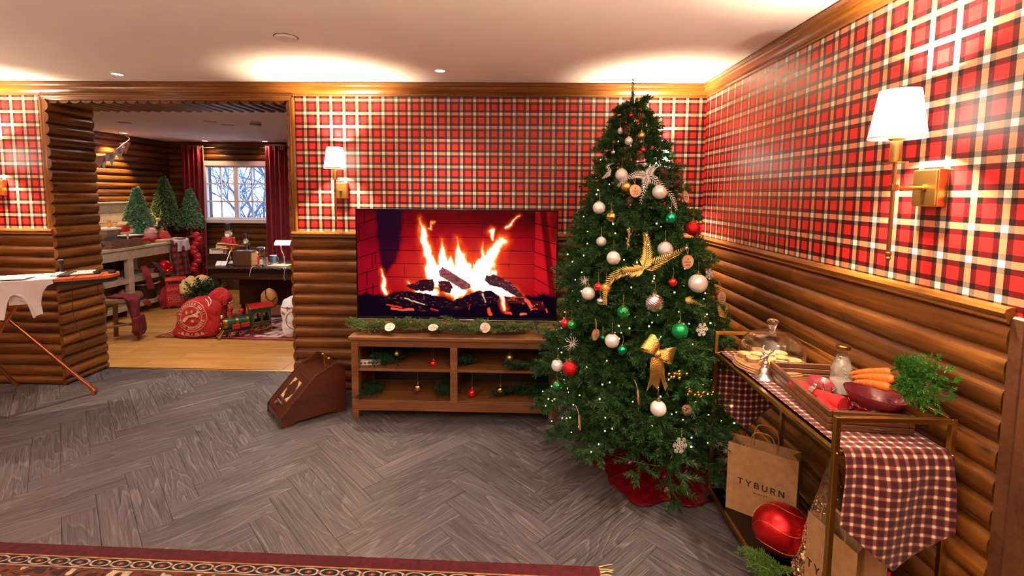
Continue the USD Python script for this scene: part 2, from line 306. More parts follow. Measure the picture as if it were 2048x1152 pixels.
# floor: a dark bed with every herringbone plank that shows laid in it
fl = struct('floor', box(((LX + RX) / 2, (FY + THR) / 2, -.03), (RX - LX + .2, THR - FY, .04)), 'joint', label='grey oak herringbone floor')
W_, L_ = .127, .635
def plank_mesh(L, W, h=.012, g=.0006, bev=.0008): return box((L / 2, W / 2, -h / 2), (L - 2 * g, W - 2 * g, h), bev)
pm = plank_mesh(L_, W_)
ca = math.cos(math.pi / 4)
def lay(u, v, rz):
    x = -.733 + (u - v) * W_ * ca; y = 1.897 + (u + v) * W_ * ca
    m = T(x, y, 0, rz=rz)
    c = (m @ [L_ / 2, W_ / 2, 0, 1])[:3]
    if not (LX < c[0] < RX + .1 and 1.0 < c[1] < THR + .3): return
    pj = [project((m @ [a, b, 0, 1])[:3]) for a in (0, L_) for b in (0, W_)]
    if all(p[0] < -20 for p in pj) or all(p[0] > 2068 for p in pj) or all(p[1] > 1190 for p in pj) or any(p[2] < .2 for p in pj): return
    poly = np.array([(m @ [a, b, 0, 1])[:2] for a, b in ((0, 0), (L_, 0), (L_, W_), (0, W_))])
    S = Polygon(poly).intersection(shapely.box(LX, 0, RX, THR))
    if S.is_empty or S.area < 1e-3: return
    if S.area > .999 * L_ * W_: obj('plank', pm, 'grey_oak', fl, xf=m)
    else:
        S = affinity.rotate(affinity.translate(S, -x, -y), -rz, origin=(0, 0), use_radians=True).buffer(-.001)
        obj('plank', extrude(S, .012, T(0, 0, -.012)), 'grey_oak', fl, xf=m)
for j in range(-60, 60):
    for k in range(-8, 9):
        lay(j + 10 * k, j, math.pi / 4)                       # planks rising to the right
        lay(j + 1, j - 9 + 10 * k, 3 * math.pi / 4)           # planks rising to the left
bf = struct('floor', box(((-5.6 - 1.0) / 2, (THR + 7.4) / 2, -.03), (4.8, 7.4 - THR, .04)), 'joint', label='golden oak floor of the room behind')
for r in range(18):
    y0 = THR + .012 + r * .19
    x = -5.6 - random.random() * 1.2
    while x < -1.0:
        a, b = max(x, -5.55), min(x + 1.3, -1.0)
        if b - a > .05: obj('plank', box(((b - a) / 2, .095, -.006), (b - a - .002, .188, .012), .001), 'oak_floor', bf, xf=T(a, y0, 0))
        x += 1.3
struct('trim', box(((OX0 + OX1) / 2, THR - .012, .002), (OX1 - OX0, .028, .008), .003), 'brass', label='brass threshold strip between the floors')
# ceilings
struct('ceiling', box(((LX + RX) / 2, (FY + WY) / 2, CEIL + .05), (RX - LX + .3, WY - FY + .3, .1)), 'ceiling_paint', label='white ceiling')
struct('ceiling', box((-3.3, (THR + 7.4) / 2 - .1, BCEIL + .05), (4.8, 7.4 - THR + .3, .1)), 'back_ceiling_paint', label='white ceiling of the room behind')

# half-round log cladding
LOGH = .0875
def log_mesh(L, h=LOGH, b=.021, r0=0.0, r1=0.0, n=11):
    """a log along x from 0 to L, bulging to -y, centred on z = 0; r0, r1 round its ends"""
    t = np.linspace(-1, 1, n); z = t * h / 2; y = -b * (1 - np.abs(t) ** 2.9)
    xs, sc = [], []
    for x, s in ([(0, .55), (r0 * .35, .88), (r0, 1)] if r0 else [(0, 1)]) + ([(L - r1, 1), (L - r1 * .35, .88), (L, .55)] if r1 else [(L, 1)]): xs.append(x); sc.append(s)
    v = np.array([[x, yy * s + .0, zz] for x, s in zip(xs, sc) for yy, zz in zip(y, z)]); k = len(xs)
    back = np.array([[x, .004, zz] for x in (xs[0], xs[-1]) for zz in z])
    i, j = np.meshgrid(np.arange(k - 1), np.arange(n - 1), indexing='ij')
    q = np.stack([i * n + j, (i + 1) * n + j, (i + 1) * n + j + 1, i * n + j + 1], -1).reshape(-1, 4)
    f = [q[:, [0, 1, 2]], q[:, [0, 2, 3]]]; N = k * n; jj = np.arange(n - 1)
    f += [np.stack([jj, jj + 1, N + jj + 1], 1), np.stack([jj, N + jj + 1, N + jj], 1)]
    e = (k - 1) * n; f += [np.stack([e + jj + 1, e + jj, N + n + jj], 1), np.stack([e + jj + 1, N + n + jj, N + n + jj + 1], 1)]
    return trimesh.Trimesh(np.vstack([v, back]), np.vstack(f), process=False)
def logs(parent, origin, rz, length, z_top, z_bot, joints=True, r0=0, r1=0, h=LOGH, b=.021, rx=0):
    z = z_top - h / 2; k = 0
    while z > z_bot - h / 2:
        hh = h
        if z - h / 2 < z_bot: hh = z + h / 2 - z_bot; z = z_bot + hh / 2
        if hh < .012: break
        cuts = [0, length]
        if joints and length > 1.2 and random.random() < .8: cuts = [0, length * random.uniform(.22, .78), length]
        for a, c in zip(cuts[:-1], cuts[1:]):
            obj('log', log_mesh(c - a - .0015, hh, b, r0 if a == 0 else 0, r1 if c == length else 0), 'log_wood', parent, smooth=50, xf=T(*origin[:2], z, rz=rz) @ T(a, 0, 0))
        z -= h
RAIL = 1.205
# back wall: a right and a left run with the opening between, tartan above logs
wb = struct('wall_back', [box(((OX1 + RX) / 2 + .1, (WY + THR) / 2, (CEIL + .1) / 2), (RX - OX1 + .2, THR - WY - .004, CEIL + .1)),
                          box(((LX + OX0) / 2, (WY + THR) / 2, (CEIL + .1) / 2), (OX0 - LX, THR - WY - .004, CEIL + .1)),
                          box(((OX0 + OX1) / 2, (WY + THR) / 2, (OZ + CEIL + .1) / 2), (OX1 - OX0, THR - WY - .004, CEIL + .1 - OZ))], 'plain_wall', label='wall with tartan paper over log cladding')
def panel(x0, x1, z0, z1): return box(((x0 + x1) / 2, WY - .003, (z0 + z1) / 2), (x1 - x0, .006, z1 - z0))
obj('wallpaper', panel(OX1, RX, RAIL, CEIL), 'tartan_back', wb); obj('wallpaper', panel(LX, OX0, RAIL, CEIL), 'tartan_back', wb)
obj('wallpaper', panel(OX0, OX1, OZ, CEIL), 'tartan_back', wb)
logs(wb, (OX1 - .012, WY), 0, RX - OX1 + .012, RAIL, 0, r0=.02)
logs(wb, (LX, WY), 0, OX0 - LX, RAIL, 0, joints=False)
# reveals and soffit of the opening
logs(wb, (OX0, WY - .02), math.pi / 2, THR - WY + .035, OZ, 0, joints=False, r1=.03, b=.03)
logs(wb, (OX1, THR + .012), -math.pi / 2, THR - WY + .03, OZ, 0, joints=False, r0=.02, b=.02)
x = OX0 + .05
while x < OX1 - .02:
    m = np.eye(4); m[:3, 0] = (0, 1, 0); m[:3, 1] = (0, 0, 1); m[:3, 2] = (1, 0, 0); m[:3, 3] = (x, WY + .0, OZ)
    obj('log', log_mesh(THR - WY + .012, .0875, .026), 'log_wood', wb, smooth=50, xf=m); x += .0875
# right wall
DY = 1.305
wr = struct('wall_right', box((RX + .06, (DY + WY) / 2, CEIL / 2), (.12, WY - DY, CEIL + .02)), 'plain_wall', label='right wall with tartan paper over log cladding')
obj('wallpaper', box((RX - .003, (FY + WY) / 2, (RAIL + CEIL) / 2), (.006, WY - FY, CEIL - RAIL)), 'tartan_right', wr)
logs(wr, (RX, WY), -math.pi / 2, WY - DY, RAIL, 0)
struct('wall_right', box((RX + .061, (FY + DY) / 2, CEIL / 2), (.12, DY - FY + .002, CEIL + .02)), 'frame_wood', label='dark right wall beside the door frame')
struct('door_1', [box((RX + .0, DY - .075, .6), (.05, .06, 1.22), .004)], 'frame_wood', label='dark door beside the log wall')
struct('trim_1', [box((RX + .002, DY - .024, .61), (.05, .045, 1.24), .006)], 'frame_wood', label='dark upright trim at the end of the log wall')
struct('wall_left', box((LX - .05, (FY + WY) / 2, CEIL / 2), (.1, WY - FY, CEIL + .1)), 'plain_wall', label='left wall')
struct('wall_front', box(((LX + RX) / 2, FY - .05, CEIL / 2), (RX - LX + .2, .1, CEIL + .1)), 'plain_wall', label='wall behind the viewer')
# mouldings
def moulding(name, prof, p0, p1, out, matn, label, mit0=0, mit1=0):
    """prof: (out, up) outline swept from p0 to p1; ends mitred by mit (offset along per unit of out)"""
    p0, p1, out = (np.array(v, float) for v in (p0, p1, out)); d = p1 - p0; L = np.linalg.norm(d); d /= L
    prof = np.array(prof, float); n = len(prof)
    a = np.stack([prof[:, 0] * mit0, -prof[:, 0], prof[:, 1]], 1); b = np.stack([L - prof[:, 0] * mit1, -prof[:, 0], prof[:, 1]], 1)
    v = np.vstack([a, b]); i = np.arange(n); j = (i + 1) % n
    f = np.vstack([np.stack([i, j, n + j], 1), np.stack([i, n + j, n + i], 1)])
    tri = trimesh.creation.triangulate_polygon(Polygon(prof), engine='earcut')
    if np.allclose(tri[0][:n], prof): t_ = tri[1] % n; f = np.vstack([f, t_, t_ + n])
    m = np.eye(4); m[:3, 0] = d; m[:3, 1] = -out; m[:3, 2] = np.cross(d, -out); m[:3, 3] = p0
    return struct(name, trimesh.Trimesh(v, f, process=False), matn, label=label, xf=m, smooth=35)
CROWN = [(0, 0), (.010, 0), (.014, .006), (.013, .016), (.020, .022), (.034, .034), (.043, .052), (.044, .064), (.052, .070), (.054, .088), (.046, .095), (0, .095)]
moulding('trim_2', CROWN, (LX, WY, CEIL - .095), (RX, WY, CEIL - .095), (0, -1, 0), 'trim_wood', 'varnished cornice along the back wall', 0, 1)
moulding('trim_3', CROWN, (RX, WY, CEIL - .095), (RX, FY, CEIL - .095), (-1, 0, 0), 'trim_wood', 'varnished cornice along the right wall', 1, 0)
RAILP = [(0, -.004), (.022, 0), (.028, .006), (.026, .014), (.032, .020), (.036, .030), (.031, .041), (.018, .046), (0, .046)]
moulding('trim_4', RAILP, (OX1 + .0, WY, RAIL), (RX, WY, RAIL), (0, -1, 0), 'trim_wood', 'varnished dado rail on the back wall', 0, 1)
moulding('trim_5', RAILP, (RX, WY, RAIL), (RX, DY, RAIL), (-1, 0, 0), 'trim_wood', 'varnished dado rail on the right wall', 1, 0)
moulding('trim_6', RAILP, (LX, WY, RAIL), (OX0, WY, RAIL), (0, -1, 0), 'trim_wood', 'varnished dado rail left of the opening')
CASE = [(0, 0), (.012, 0), (.018, .008), (.016, .018), (.022, .026), (.022, .036), (.012, .042), (0, .042)]
def casing(name, p0, d, L, up, label):
    prof = np.array(CASE, float); n = len(prof); v = np.vstack([np.stack([np.full(n, x), -prof[:, 0], prof[:, 1]], 1) for x in (0, L)])
    i = np.arange(n); j = (i + 1) % n; f = np.vstack([np.stack([i, j, n + j], 1), np.stack([i, n + j, n + i], 1), np.stack([np.zeros(n - 2, int), i[2:], i[1:-1]], 1), np.stack([np.full(n - 2, n), n + i[1:-1], n + i[2:]], 1)])
    m = np.eye(4); m[:3, 0] = d; m[:3, 1] = (0, 1, 0); m[:3, 2] = up; m[:3, 3] = p0
    struct(name, trimesh.Trimesh(v, f, process=False), 'trim_wood', label=label, xf=m, smooth=35)
casing('trim_7', (OX1 + .0, WY, RAIL + .02), (0, 0, 1), OZ - RAIL + .022, (1, 0, 0), 'varnished casing right of the opening')
casing('trim_8', (OX0 - .0, WY, RAIL - .0), (0, 0, 1), OZ - RAIL + .042, (-1, 0, 0), 'varnished casing left of the opening')
casing('trim_9', (OX0 - .042, WY, OZ - .002), (1, 0, 0), OX1 - OX0 + .084, (0, 0, 1), 'varnished casing over the opening')
# the room behind: log walls, window
BX, BY = -5.5, 7.3
wl = struct('wall_left', box((BX - .06, (THR + BY) / 2, BCEIL / 2), (.12, BY - THR + .2, BCEIL + .05)), 'frame_wood', label='log wall behind the workbench')
logs(wl, (BX, 4.6), math.pi / 2, BY - 4.6, BCEIL, .9, joints=False, h=.092, b=.03)
WX0, WX1, WZ0, WZ1 = -4.92, -3.95, 1.10, 2.00
bw = struct('wall_back', [box(((BX + WX0) / 2, BY + .06, BCEIL / 2), (WX0 - BX, .12, BCEIL)), box(((WX1 - 1.0) / 2, BY + .06, BCEIL / 2), (-1.0 - WX1, .12, BCEIL)),
                          box(((WX0 + WX1) / 2, BY + .06, WZ0 / 2), (WX1 - WX0, .12, WZ0)), box(((WX0 + WX1) / 2, BY + .06, (WZ1 + BCEIL) / 2), (WX1 - WX0, .12, BCEIL - WZ1))], 'frame_wood', label='log wall with the window')
logs(bw, (BX, BY), 0, 4.3, BCEIL, WZ1 + .02, joints=False, h=.092, b=.03)
logs(bw, (BX, BY), 0, WX0 - BX, WZ1 + .02, WZ0, joints=False, h=.092, b=.03); logs(bw, (WX1, BY), 0, 2.8, WZ1 + .02, WZ0, joints=False, h=.092, b=.03)
logs(bw, (BX, BY), 0, 4.3, WZ0 - .02, .3, joints=False, h=.092, b=.03)
struct('wall_right', box((-1.1, (THR + BY) / 2, BCEIL / 2), (.1, BY - THR + .2, BCEIL + .05)), 'frame_wood', label='plain right wall of the room behind')
mat('pane', {'t': ('transparent_bsdf', {}), 'g': ('glossy_bsdf', {'roughness': .02}), 'f': ('layer_weight', {'blend': .5}), 'pw': ('math', {'math_type': 'power', 'value2': 4.0}), 'ma': ('math', {'math_type': 'multiply_add', 'value2': .6, 'value3': .04}), 'm': ('mix_closure', {})}, [('f.facing', 'pw.value1'), ('pw.value', 'ma.value1'), ('ma.value', 'm.fac'), ('t.BSDF', 'm.closure1'), ('g.BSDF', 'm.closure2')], 'm.closure')
pbr('window_paint', (.66, .60, .62), .5)
wn = thing('window_1', 'white window with twelve panes in the back room', None, ((WX0 + WX1) / 2, BY - .02, 0)); tag(wn, kind='structure')
ww = WX1 - WX0; hw = ww / 2
obj('window_frame', [box((0, 0, WZ1 - .02), (ww + .06, .07, .075), .005), box((-hw, 0, (WZ0 + WZ1) / 2), (.06, .06, WZ1 - WZ0), .004), box((hw, 0, (WZ0 + WZ1) / 2), (.06, .06, WZ1 - WZ0), .004), box((0, 0, (WZ0 + WZ1) / 2), (.065, .05, WZ1 - WZ0), .004)], 'window_paint', wn)
obj('window_sill', box((0, -.03, WZ0 - .005), (ww + .1, .13, .06), .006), 'window_paint', wn)
gb = []
for s in (-1, 1):
    cx = s * hw / 2
    gb += [box((cx, 0, (WZ0 + WZ1) / 2), (.018, .03, WZ1 - WZ0), .002)] + [box((cx, 0, WZ0 + .025 + (WZ1 - WZ0 - .08) * k / 3), (hw, .03, .02), .002) for k in (1, 2)]
    gb += [box((cx, 0, WZ1 - .065), (hw, .035, .03), .002), box((cx, 0, WZ0 + .035), (hw, .035, .03), .002)]
    for i in range(2):
        for k in range(3):
            obj('pane', box((s * hw / 2 + (i - .5) * hw / 2, .004, WZ0 + .025 + (WZ1 - WZ0 - .08) * (k + .5) / 3), (hw / 2 - .01, .004, (WZ1 - WZ0 - .08) / 3 - .01)), 'pane', wn)
obj('glazing_bar', gb, 'window_paint', wn)
# ------------------------------------------------------------------ wall lamps
def shade_mesh():
    o = [(.093, 0), (.065, .165)]; th = .002
    return lathe([(.079, 0), (.0555, .153), (.0538, .153), (.0773, 0), (.079, 0)], 40)
def sconce(label, p, rz, glow=1.0):
    """origin on the wall, outward is -y; arm, candle and shade stand in front of the back plate"""
    t = thing('wall_lamp', label, 'wall lamp', p, rz, 'brass wall lamps with white shades')
    obj('back_plate', [box((0, -.016, 0), (.098, .032, .122), .002), box((0, -.034, 0), (.092, .006, .116), .002)], 'brass', t)
    obj('arm', [tube([(0, -.036, 0), (0, -.128, 0)], .006, 12), tube([(0, -.034, 0), (0, -.044, 0)], .011, 14)], 'brass', t)
    obj('rod', [tube([(0, -.135, -.225), (0, -.135, .08)], .0062, 12), box((0, -.135, 0), (.021, .021, .021), .002), lathe([(0, -.018), (.005, -.014), (.009, -.006), (.006, 0), (.009, .005), (.009, .012), (.0062, .016)], 14, T(0, -.135, -.228))], 'old_brass', t)
    obj('drip_tray', lathe([(0, .078), (.034, .080), (.035, .083), (0, .084)], 28, T(0, -.135, 0)), 'brass', t)
    obj('candle', lathe([(.0, .083), (.0165, .083), (.0165, .152), (.025, .158), (.022, .165), (0, .165)], 24, T(0, -.135, 0)), 'brass', t)
    s = obj('lampshade', shade_mesh(), 'shade_lit', t, xf=T(0, -.135, .160), smooth=40)
    obj('shade_rim', [lathe([(.0795, -.001), (.0805, .001), (.0795, .005), (.0775, .004), (.0795, -.001)], 40, T(0, -.135, .160))], 'shade_rim', t)
    l = UsdLux.SphereLight.Define(stage, str(t.GetPath()) + '/lamp_glow'); l.CreateRadiusAttr(.022); l.CreateNormalizeAttr(True); l.CreateIntensityAttr(SCONCE_P * glow); l.CreateColorAttr(Gf.Vec3f(1, .74, .48)); l.AddTranslateOp().Set((0, -.135, .255))
SCONCE_P = 42.0
pbr('shade_rim', (.75, .68, .56), .7)
sconce('brass wall lamp with glowing white shade beside the large screen', (-1.373, WY - .006, 1.565), 0)
sconce('large brass wall lamp with white shade above the drinks trolley', (RX - .006, 1.592, 1.582), -math.pi / 2)
sconce('brass wall lamp at the far left, cut off by the picture edge', (-4.035, WY - .006, 1.565), 0)
sconce('brass wall lamp almost hidden behind the Christmas tree top', (.985, WY - .006, 1.565), 0)

# ------------------------------------------------------------------ ceiling fittings
def downlight(label, x, y, z, r=.042):
    t = thing('downlight', label, 'ceiling light', (x, y, z), 0, 'recessed ceiling spotlights')
    obj('rim', lathe([(r, 0), (r, -.004), (r * .8, -.007), (r * .72, -.002), (r * .72, 0)], 28), 'white_plastic', t)
    obj('lens', lathe([(0, -.0035), (r * .71, -.0035), (r * .71, 0), (0, 0)], 24), 'lens_lit', t)
downlight('round ceiling spotlight in front of the wide opening', *DOWNLIGHTS[0], CEIL)
downlight('round ceiling spotlight above the large screen', *DOWNLIGHTS[1], CEIL)
for i_, n_ in enumerate(('lit spotlight over the workbench wall', 'lit spotlight above the left red curtain', 'lit spotlight above the right red curtain')):
    downlight(n_ + ' in the back room', *BACK_SPOTS[i_][:2], BCEIL, .05)
t = thing('ceiling_speaker', 'flat round white ceiling disc between the two spotlights', 'ceiling speaker', (-1.256, 2.547, CEIL))
obj('disc', lathe([(0, -.012), (.052, -.012), (.056, -.006), (.056, 0), (0, 0)], 36), 'white_plastic', t); obj('shadow_gap', lathe([(0, -.001), (.062, -.001), (.062, 0), (0, 0)], 36), 'black_plastic', t)
t = thing('smoke_detector', 'white smoke detector on the back room ceiling', 'smoke detector', (-2.92, 5.18, BCEIL))
obj('body', lathe([(0, -.062), (.03, -.06), (.05, -.045), (.056, -.03), (.056, 0), (0, 0)], 28), 'white_plastic', t); obj('vent', lathe([(.052, -.040), (.0575, -.034), (.0575, -.024), (.052, -.020)], 28), 'pewter', t)
for n_, q in (('round grey vent in the back room ceiling near its left wall', (250, 245)), ('round grey vent in the back room ceiling, middle one', (420, 243)), ('round grey vent in the back room ceiling beside the smoke detector', (456, 250))):
    p = at_z(*q, BCEIL); o = obj('ceiling_vent', lathe([(0, -.006), (.06, -.006), (.066, 0), (0, 0)], 24, T(*p)), 'old_grey', None) if 'old_grey' in M else None
    if o: tag(o, n_, 'ceiling vent')

# ------------------------------------------------------------------ the large screen
def srgb(c): c = np.asarray(c, float) / 255; return np.where(c <= .04045, c / 12.92, ((c + .055) / 1.055) ** 2.4)
def seg_d(P, a, b):
    a, b = np.array(a, float), np.array(b, float); d = b - a; t = np.clip(((P - a) @ d) / (d @ d + 1e-9), 0, 1); return np.linalg.norm(P - a - t[..., None] * d, axis=-1), t
def stroke(P, pts, ws):
    """signed nearness: >0 inside a tapering stroke, in pixels"""
    best = np.full(P.shape[:-1], -1e9)
    for (a, b), (wa, wb) in zip(zip(pts[:-1], pts[1:]), zip(ws[:-1], ws[1:])):
        d, t = seg_d(P, a, b); best = np.maximum(best, wa + (wb - wa) * t - d)
    return best
def inside(P, pts):
    return shapely.contains_xy(Polygon(pts), P[..., 0], P[..., 1])
def smooth01(x): x = np.clip(x, 0, 1); return x * x * (3 - 2 * x)
def fire_picture(nx, ny):
    """log fire in a brick hearth, drawn in a 1775 x 1000 frame"""
    X, Y = np.meshgrid(np.linspace(105, 1880, nx), np.linspace(80, 1080, ny), indexing='ij'); P = np.stack([X, Y], -1)
    nz = lambda s, k=0, sy=1: meshkit.fbm(np.stack([X / s, Y * sy / s, np.full_like(X, k)], -1), 4, k)
    wob = (nz(60, 3) - .5) * 60
    col = np.zeros((nx, ny, 3))
    back = (X > 285) & (X < 1690)
    lum = smooth01((Y - 90) / 420) * .55 + .20 + (nz(170, 1) - .5) * .30 - .10 * smooth01((np.abs(X - 1000) - 300) / 400)
    glow = np.exp(-(((X - 1040) / 560) ** 2 + ((Y - 660) / 300) ** 2)); lum = lum + .42 * glow
    red = srgb((196, 6, 30)) * .9; col[:] = red * lum[..., None]; col += srgb((255, 120, 40)) * (glow ** 2 * .33)[..., None]
    def mortar(a, b, w=5, c=(70, 0, 12), hi=(255, 70, 80)):
        d, _ = seg_d(P, a, b); m = smooth01((w - d) / 3); m2 = smooth01((w * .6 - np.abs(d - w - 2)) / 3) * (P[..., 1] > min(a[1], b[1]))
        col[:] = col * (1 - m[..., None]) + srgb(c) * m[..., None]; col[:] = col + srgb(hi) * (.22 * m2 * lum)[..., None]
    for y in (197, 323, 448, 573, 700): mortar((285, y + 6), (1690, y), 5)
    for x, a, b in ((525, 80, 190), (1440, 80, 190), (1222, 200, 318), (503, 330, 440), (1450, 325, 440), (720, 455, 565), (1100, 455, 565), (530, 580, 695), (1462, 565, 690), (900, 700, 800), (1230, 700, 800), (1670, 330, 440)): mortar((x, a), (x, b), 4)
    # left and right cheeks
    L = X < 285 + (Y - 560) * .0; lumL = .36 + .36 * smooth01((Y - 250) / 350) + (nz(120, 5) - .5) * .3 - .25 * smooth01((200 - Y) / 150)
    col[L] = (srgb((180, 10, 36)) * .9 * lumL[..., None])[L]
    for k, y in enumerate((215, 378, 530, 690, 850)):
        mL = smooth01((6 - np.abs(Y - (y - (X - 105) * .33))) / 3) * L; col = col * (1 - mL[..., None] * .85)
    for x, a, b in ((172, 90, 205), (122, 225, 360), (236, 500, 620), (185, 650, 780), (268, 480, 580), (240, 770, 880)):
        d, _ = seg_d(P, (x, a), (x, b)); col = col * (1 - (smooth01((6 - d) / 3) * L * .8)[..., None])
    R = X > 1690; lumR = .42 + .45 * smooth01((Y - 150) / 300) + (nz(110, 7) - .5) * .25; band = smooth01((40 - np.abs(X - 1760 - (Y - 80) * .12)) / 22); lumR = lumR * (1 - .75 * band) * (1 - .55 * smooth01((X - 1790) / 60) * (Y < 360))
    col[R] = (srgb((215, 22, 34)) * .9 * lumR[..., None])[R]
    for y0, y1 in ((190, 228), (330, 378), (455, 520), (580, 660), (700, 805), (820, 965)):
        mR = smooth01((6 - np.abs(Y - (y0 + (X - 1690) * (y1 - y0) / 180))) / 3) * R; col = col * (1 - mR[..., None] * .85)
    # the smoke-black flue on the left
    sh = inside(P + np.stack([wob, wob * .3], -1), [(262, 60), (525, 60), (520, 330), (490, 520), (400, 690), (310, 660), (280, 480)])
    shf = smooth01(stroke(P + np.stack([wob * .5, wob * 0], -1), [(392, 40), (392, 330), (380, 520), (350, 660)], [130, 122, 92, 35]) / 45 + .25); col = col * (1 - .93 * shf[..., None]) + srgb((14, 4, 28)) * (.9 * shf)[..., None]
    # hearth floor
    fl_ = smooth01((Y - 845 - (nz(90, 9) - .5) * 80) / 40); col = col * (1 - fl_[..., None]) + srgb((10, 2, 18)) * fl_[..., None]
    # flames: orange body, then yellow, then white core
    F = [([(670, 150), (700, 320), (750, 520), (810, 720)], [8, 34, 56, 90]), ([(862, 330), (872, 480), (880, 700)], [8, 34, 90]), ([(985, 345), (1030, 500), (1090, 720)], [12, 52, 110]),
         ([(1400, 350), (1290, 500), (1180, 740)], [52, 72, 130]), ([(1228, 370), (1222, 500), (1180, 700)], [6, 26, 80]), ([(930, 520), (960, 640), (1000, 780)], [30, 90, 130]), ([(1300, 260), (1310, 330)], [34, 20]),
         ([(1540, 115), (1440, 235)], [8, 15]), ([(310, 640), (335, 740), (355, 850)], [8, 20, 22]), ([(785, 180), (770, 255), (735, 260)], [5, 9, 5]), ([(1140, 560), (1170, 660), (1180, 760)], [10, 40, 80]), ([(1330, 640), (1300, 730), (1260, 800)], [26, 50, 60]),
         ([(1000, 800), (1000, 900)], [120, 40]), ([(1330, 800), (1480, 840), (1590, 870)], [70, 50, 12]), ([(1400, 860), (1430, 990)], [40, 22]), ([(560, 760), (640, 830), (780, 850)], [14, 22, 60])]
    fld = np.full(X.shape, -1e9); Pw = P + np.stack([(nz(45, 11, .5) - .5) * 60, (nz(70, 12) - .5) * 50], -1)
    for pts, ws in F: fld = np.maximum(fld, stroke(Pw, pts, ws) / (.42 * np.mean(ws) + 8))
    for lo, c, a in ((-.35, (255, 60, 20), .75), (.05, (255, 140, 50), .95), (.32, (255, 225, 150), 1.0), (.55, (255, 252, 245), 1.0)):
        m = smooth01((fld - lo) / .3) * a; col = col * (1 - m[..., None]) + srgb(c) * (1.35 if lo > .4 else 1.0) * m[..., None]
    halo = smooth01((fld + 2.2) / 2.2) ** 2 * .28; col += srgb((255, 90, 30)) * halo[..., None]
    # logs
    tex = nz(26, 15, 2.2); crack = smooth01((tex - .66) / .08)
    def log(pts, base=(22, 8, 20), rim=(200, 70, 60), ember=.9):
        m = inside(P + ((nz(30, 16) - .5) * 26)[..., None], pts); c = srgb(base) * (1 + 2.2 * (nz(40, 17, 2.5) - .35))[..., None].clip(.2, 3); c = c + srgb((255, 110, 60)) * (crack * ember * .55)[..., None]
        col[m] = c[m]
    log([(835, 640), (870, 612), (905, 625), (1110, 760), (1120, 800), (1040, 812), (930, 740), (845, 690)], (120, 62, 62), ember=.5)
    log([(530, 790), (690, 730), (775, 715), (800, 780), (780, 835), (610, 830)], (40, 12, 22)); log([(830, 740), (930, 738), (960, 800), (930, 850), (840, 830)], (60, 20, 30))
    log([(1245, 720), (1270, 680), (1330, 672), (1480, 740), (1560, 830), (1600, 880), (1540, 880), (1400, 800), (1290, 770)], (60, 30, 38), ember=1.1)
    log([(330, 900), (450, 838), (620, 845), (860, 890), (960, 920), (1180, 832), (1300, 820), (1380, 880), (1350, 950), (1150, 970), (900, 990), (600, 960), (420, 980), (270, 930)], (16, 5, 18), ember=.35)
    log([(1420, 882), (1610, 885), (1605, 945), (1470, 940)], (70, 14, 20), ember=1.2); log([(1600, 900), (1760, 920), (1800, 1000), (1660, 1010)], (50, 8, 14), ember=1.6)
    log([(470, 930), (740, 990), (760, 1045), (560, 1000)], (12, 4, 16), ember=.2)
    for a, b, w, c in (((400, 1005), (600, 1015), 14, (255, 90, 60)), ((520, 900), (700, 965), 8, (255, 190, 160)), ((770, 1010), (820, 1015), 10, (225, 30, 50)), ((1280, 1000), (1300, 1050), 18, (255, 80, 40)), ((1440, 1030), (1480, 1040), 14, (255, 70, 60)), ((1570, 1040), (1610, 1045), 16, (255, 120, 80)), ((1620, 900), (1660, 960), 22, (255, 90, 60)), ((1790, 990), (1800, 1020), 9, (255, 90, 50)), ((1115, 960), (1110, 1000), 6, (255, 20, 60)), ((1230, 860), (1260, 930), 8, (255, 190, 150)), ((360, 975), (500, 985), 8, (255, 60, 40))):
        d, _ = seg_d(Pw * .6 + P * .4, a, b); m = smooth01((w - d) / (w * .6)); m = m * (.5 + .9 * nz(22, 19)); m = m.clip(0, 1); col = col * (1 - m[..., None]) + srgb(c) * m[..., None]
    return col
SX, SY, SW, SZ0, SZ1 = -.468, 3.35, 1.443, .640, 1.438
t = thing('television', 'large flat black screen showing a log fire in a brick hearth', 'television', (SX, SY, SZ0))
sh_ = SZ1 - SZ0; nx, ny = 380, 214
painted('screen_fire', .25, emit=1.0, specular_ior_level=.12)
g, uv = grid(lambda u, v: np.stack([(u - .5) * (SW - .018), np.zeros_like(u) - .0012, sh_ - .010 - v * (sh_ - .030)], -1), nx, ny)
g.invert(); obj('screen', g, 'screen_fire', t, color=fire_picture(nx, ny).reshape(-1, 3).clip(0, 4), smooth=True)
obj('case', [box((0, .016, sh_ / 2), (SW, .030, sh_), .003), box((0, .045, sh_ * .35), (SW * .7, .05, sh_ * .55), .01)], 'black_plastic', t)
obj('bezel', [box((0, -.002, sh_ - .005), (SW, .008, .010), .001), box((0, -.002, .010), (SW, .008, .019), .001), box((-SW / 2 + .0045, -.002, sh_ / 2), (.009, .008, sh_), .001), box((SW / 2 - .0045, -.002, sh_ / 2), (.009, .008, sh_), .001)], 'black_gloss', t)
obj('trim_strip', box((0, -.004, .001), (SW - .01, .012, .006), .001), 'silver', t)
for s in (-1, 1): obj('foot', [tube(curve([(s * .58, .02, .01), (s * .58, -.02, -.02), (s * .59, -.09, -.052)], 6), .008, 8), tube(curve([(s * .58, .02, .01), (s * .58, .06, -.02), (s * .59, .12, -.052)], 6), .008, 8)], 'black_plastic', t)
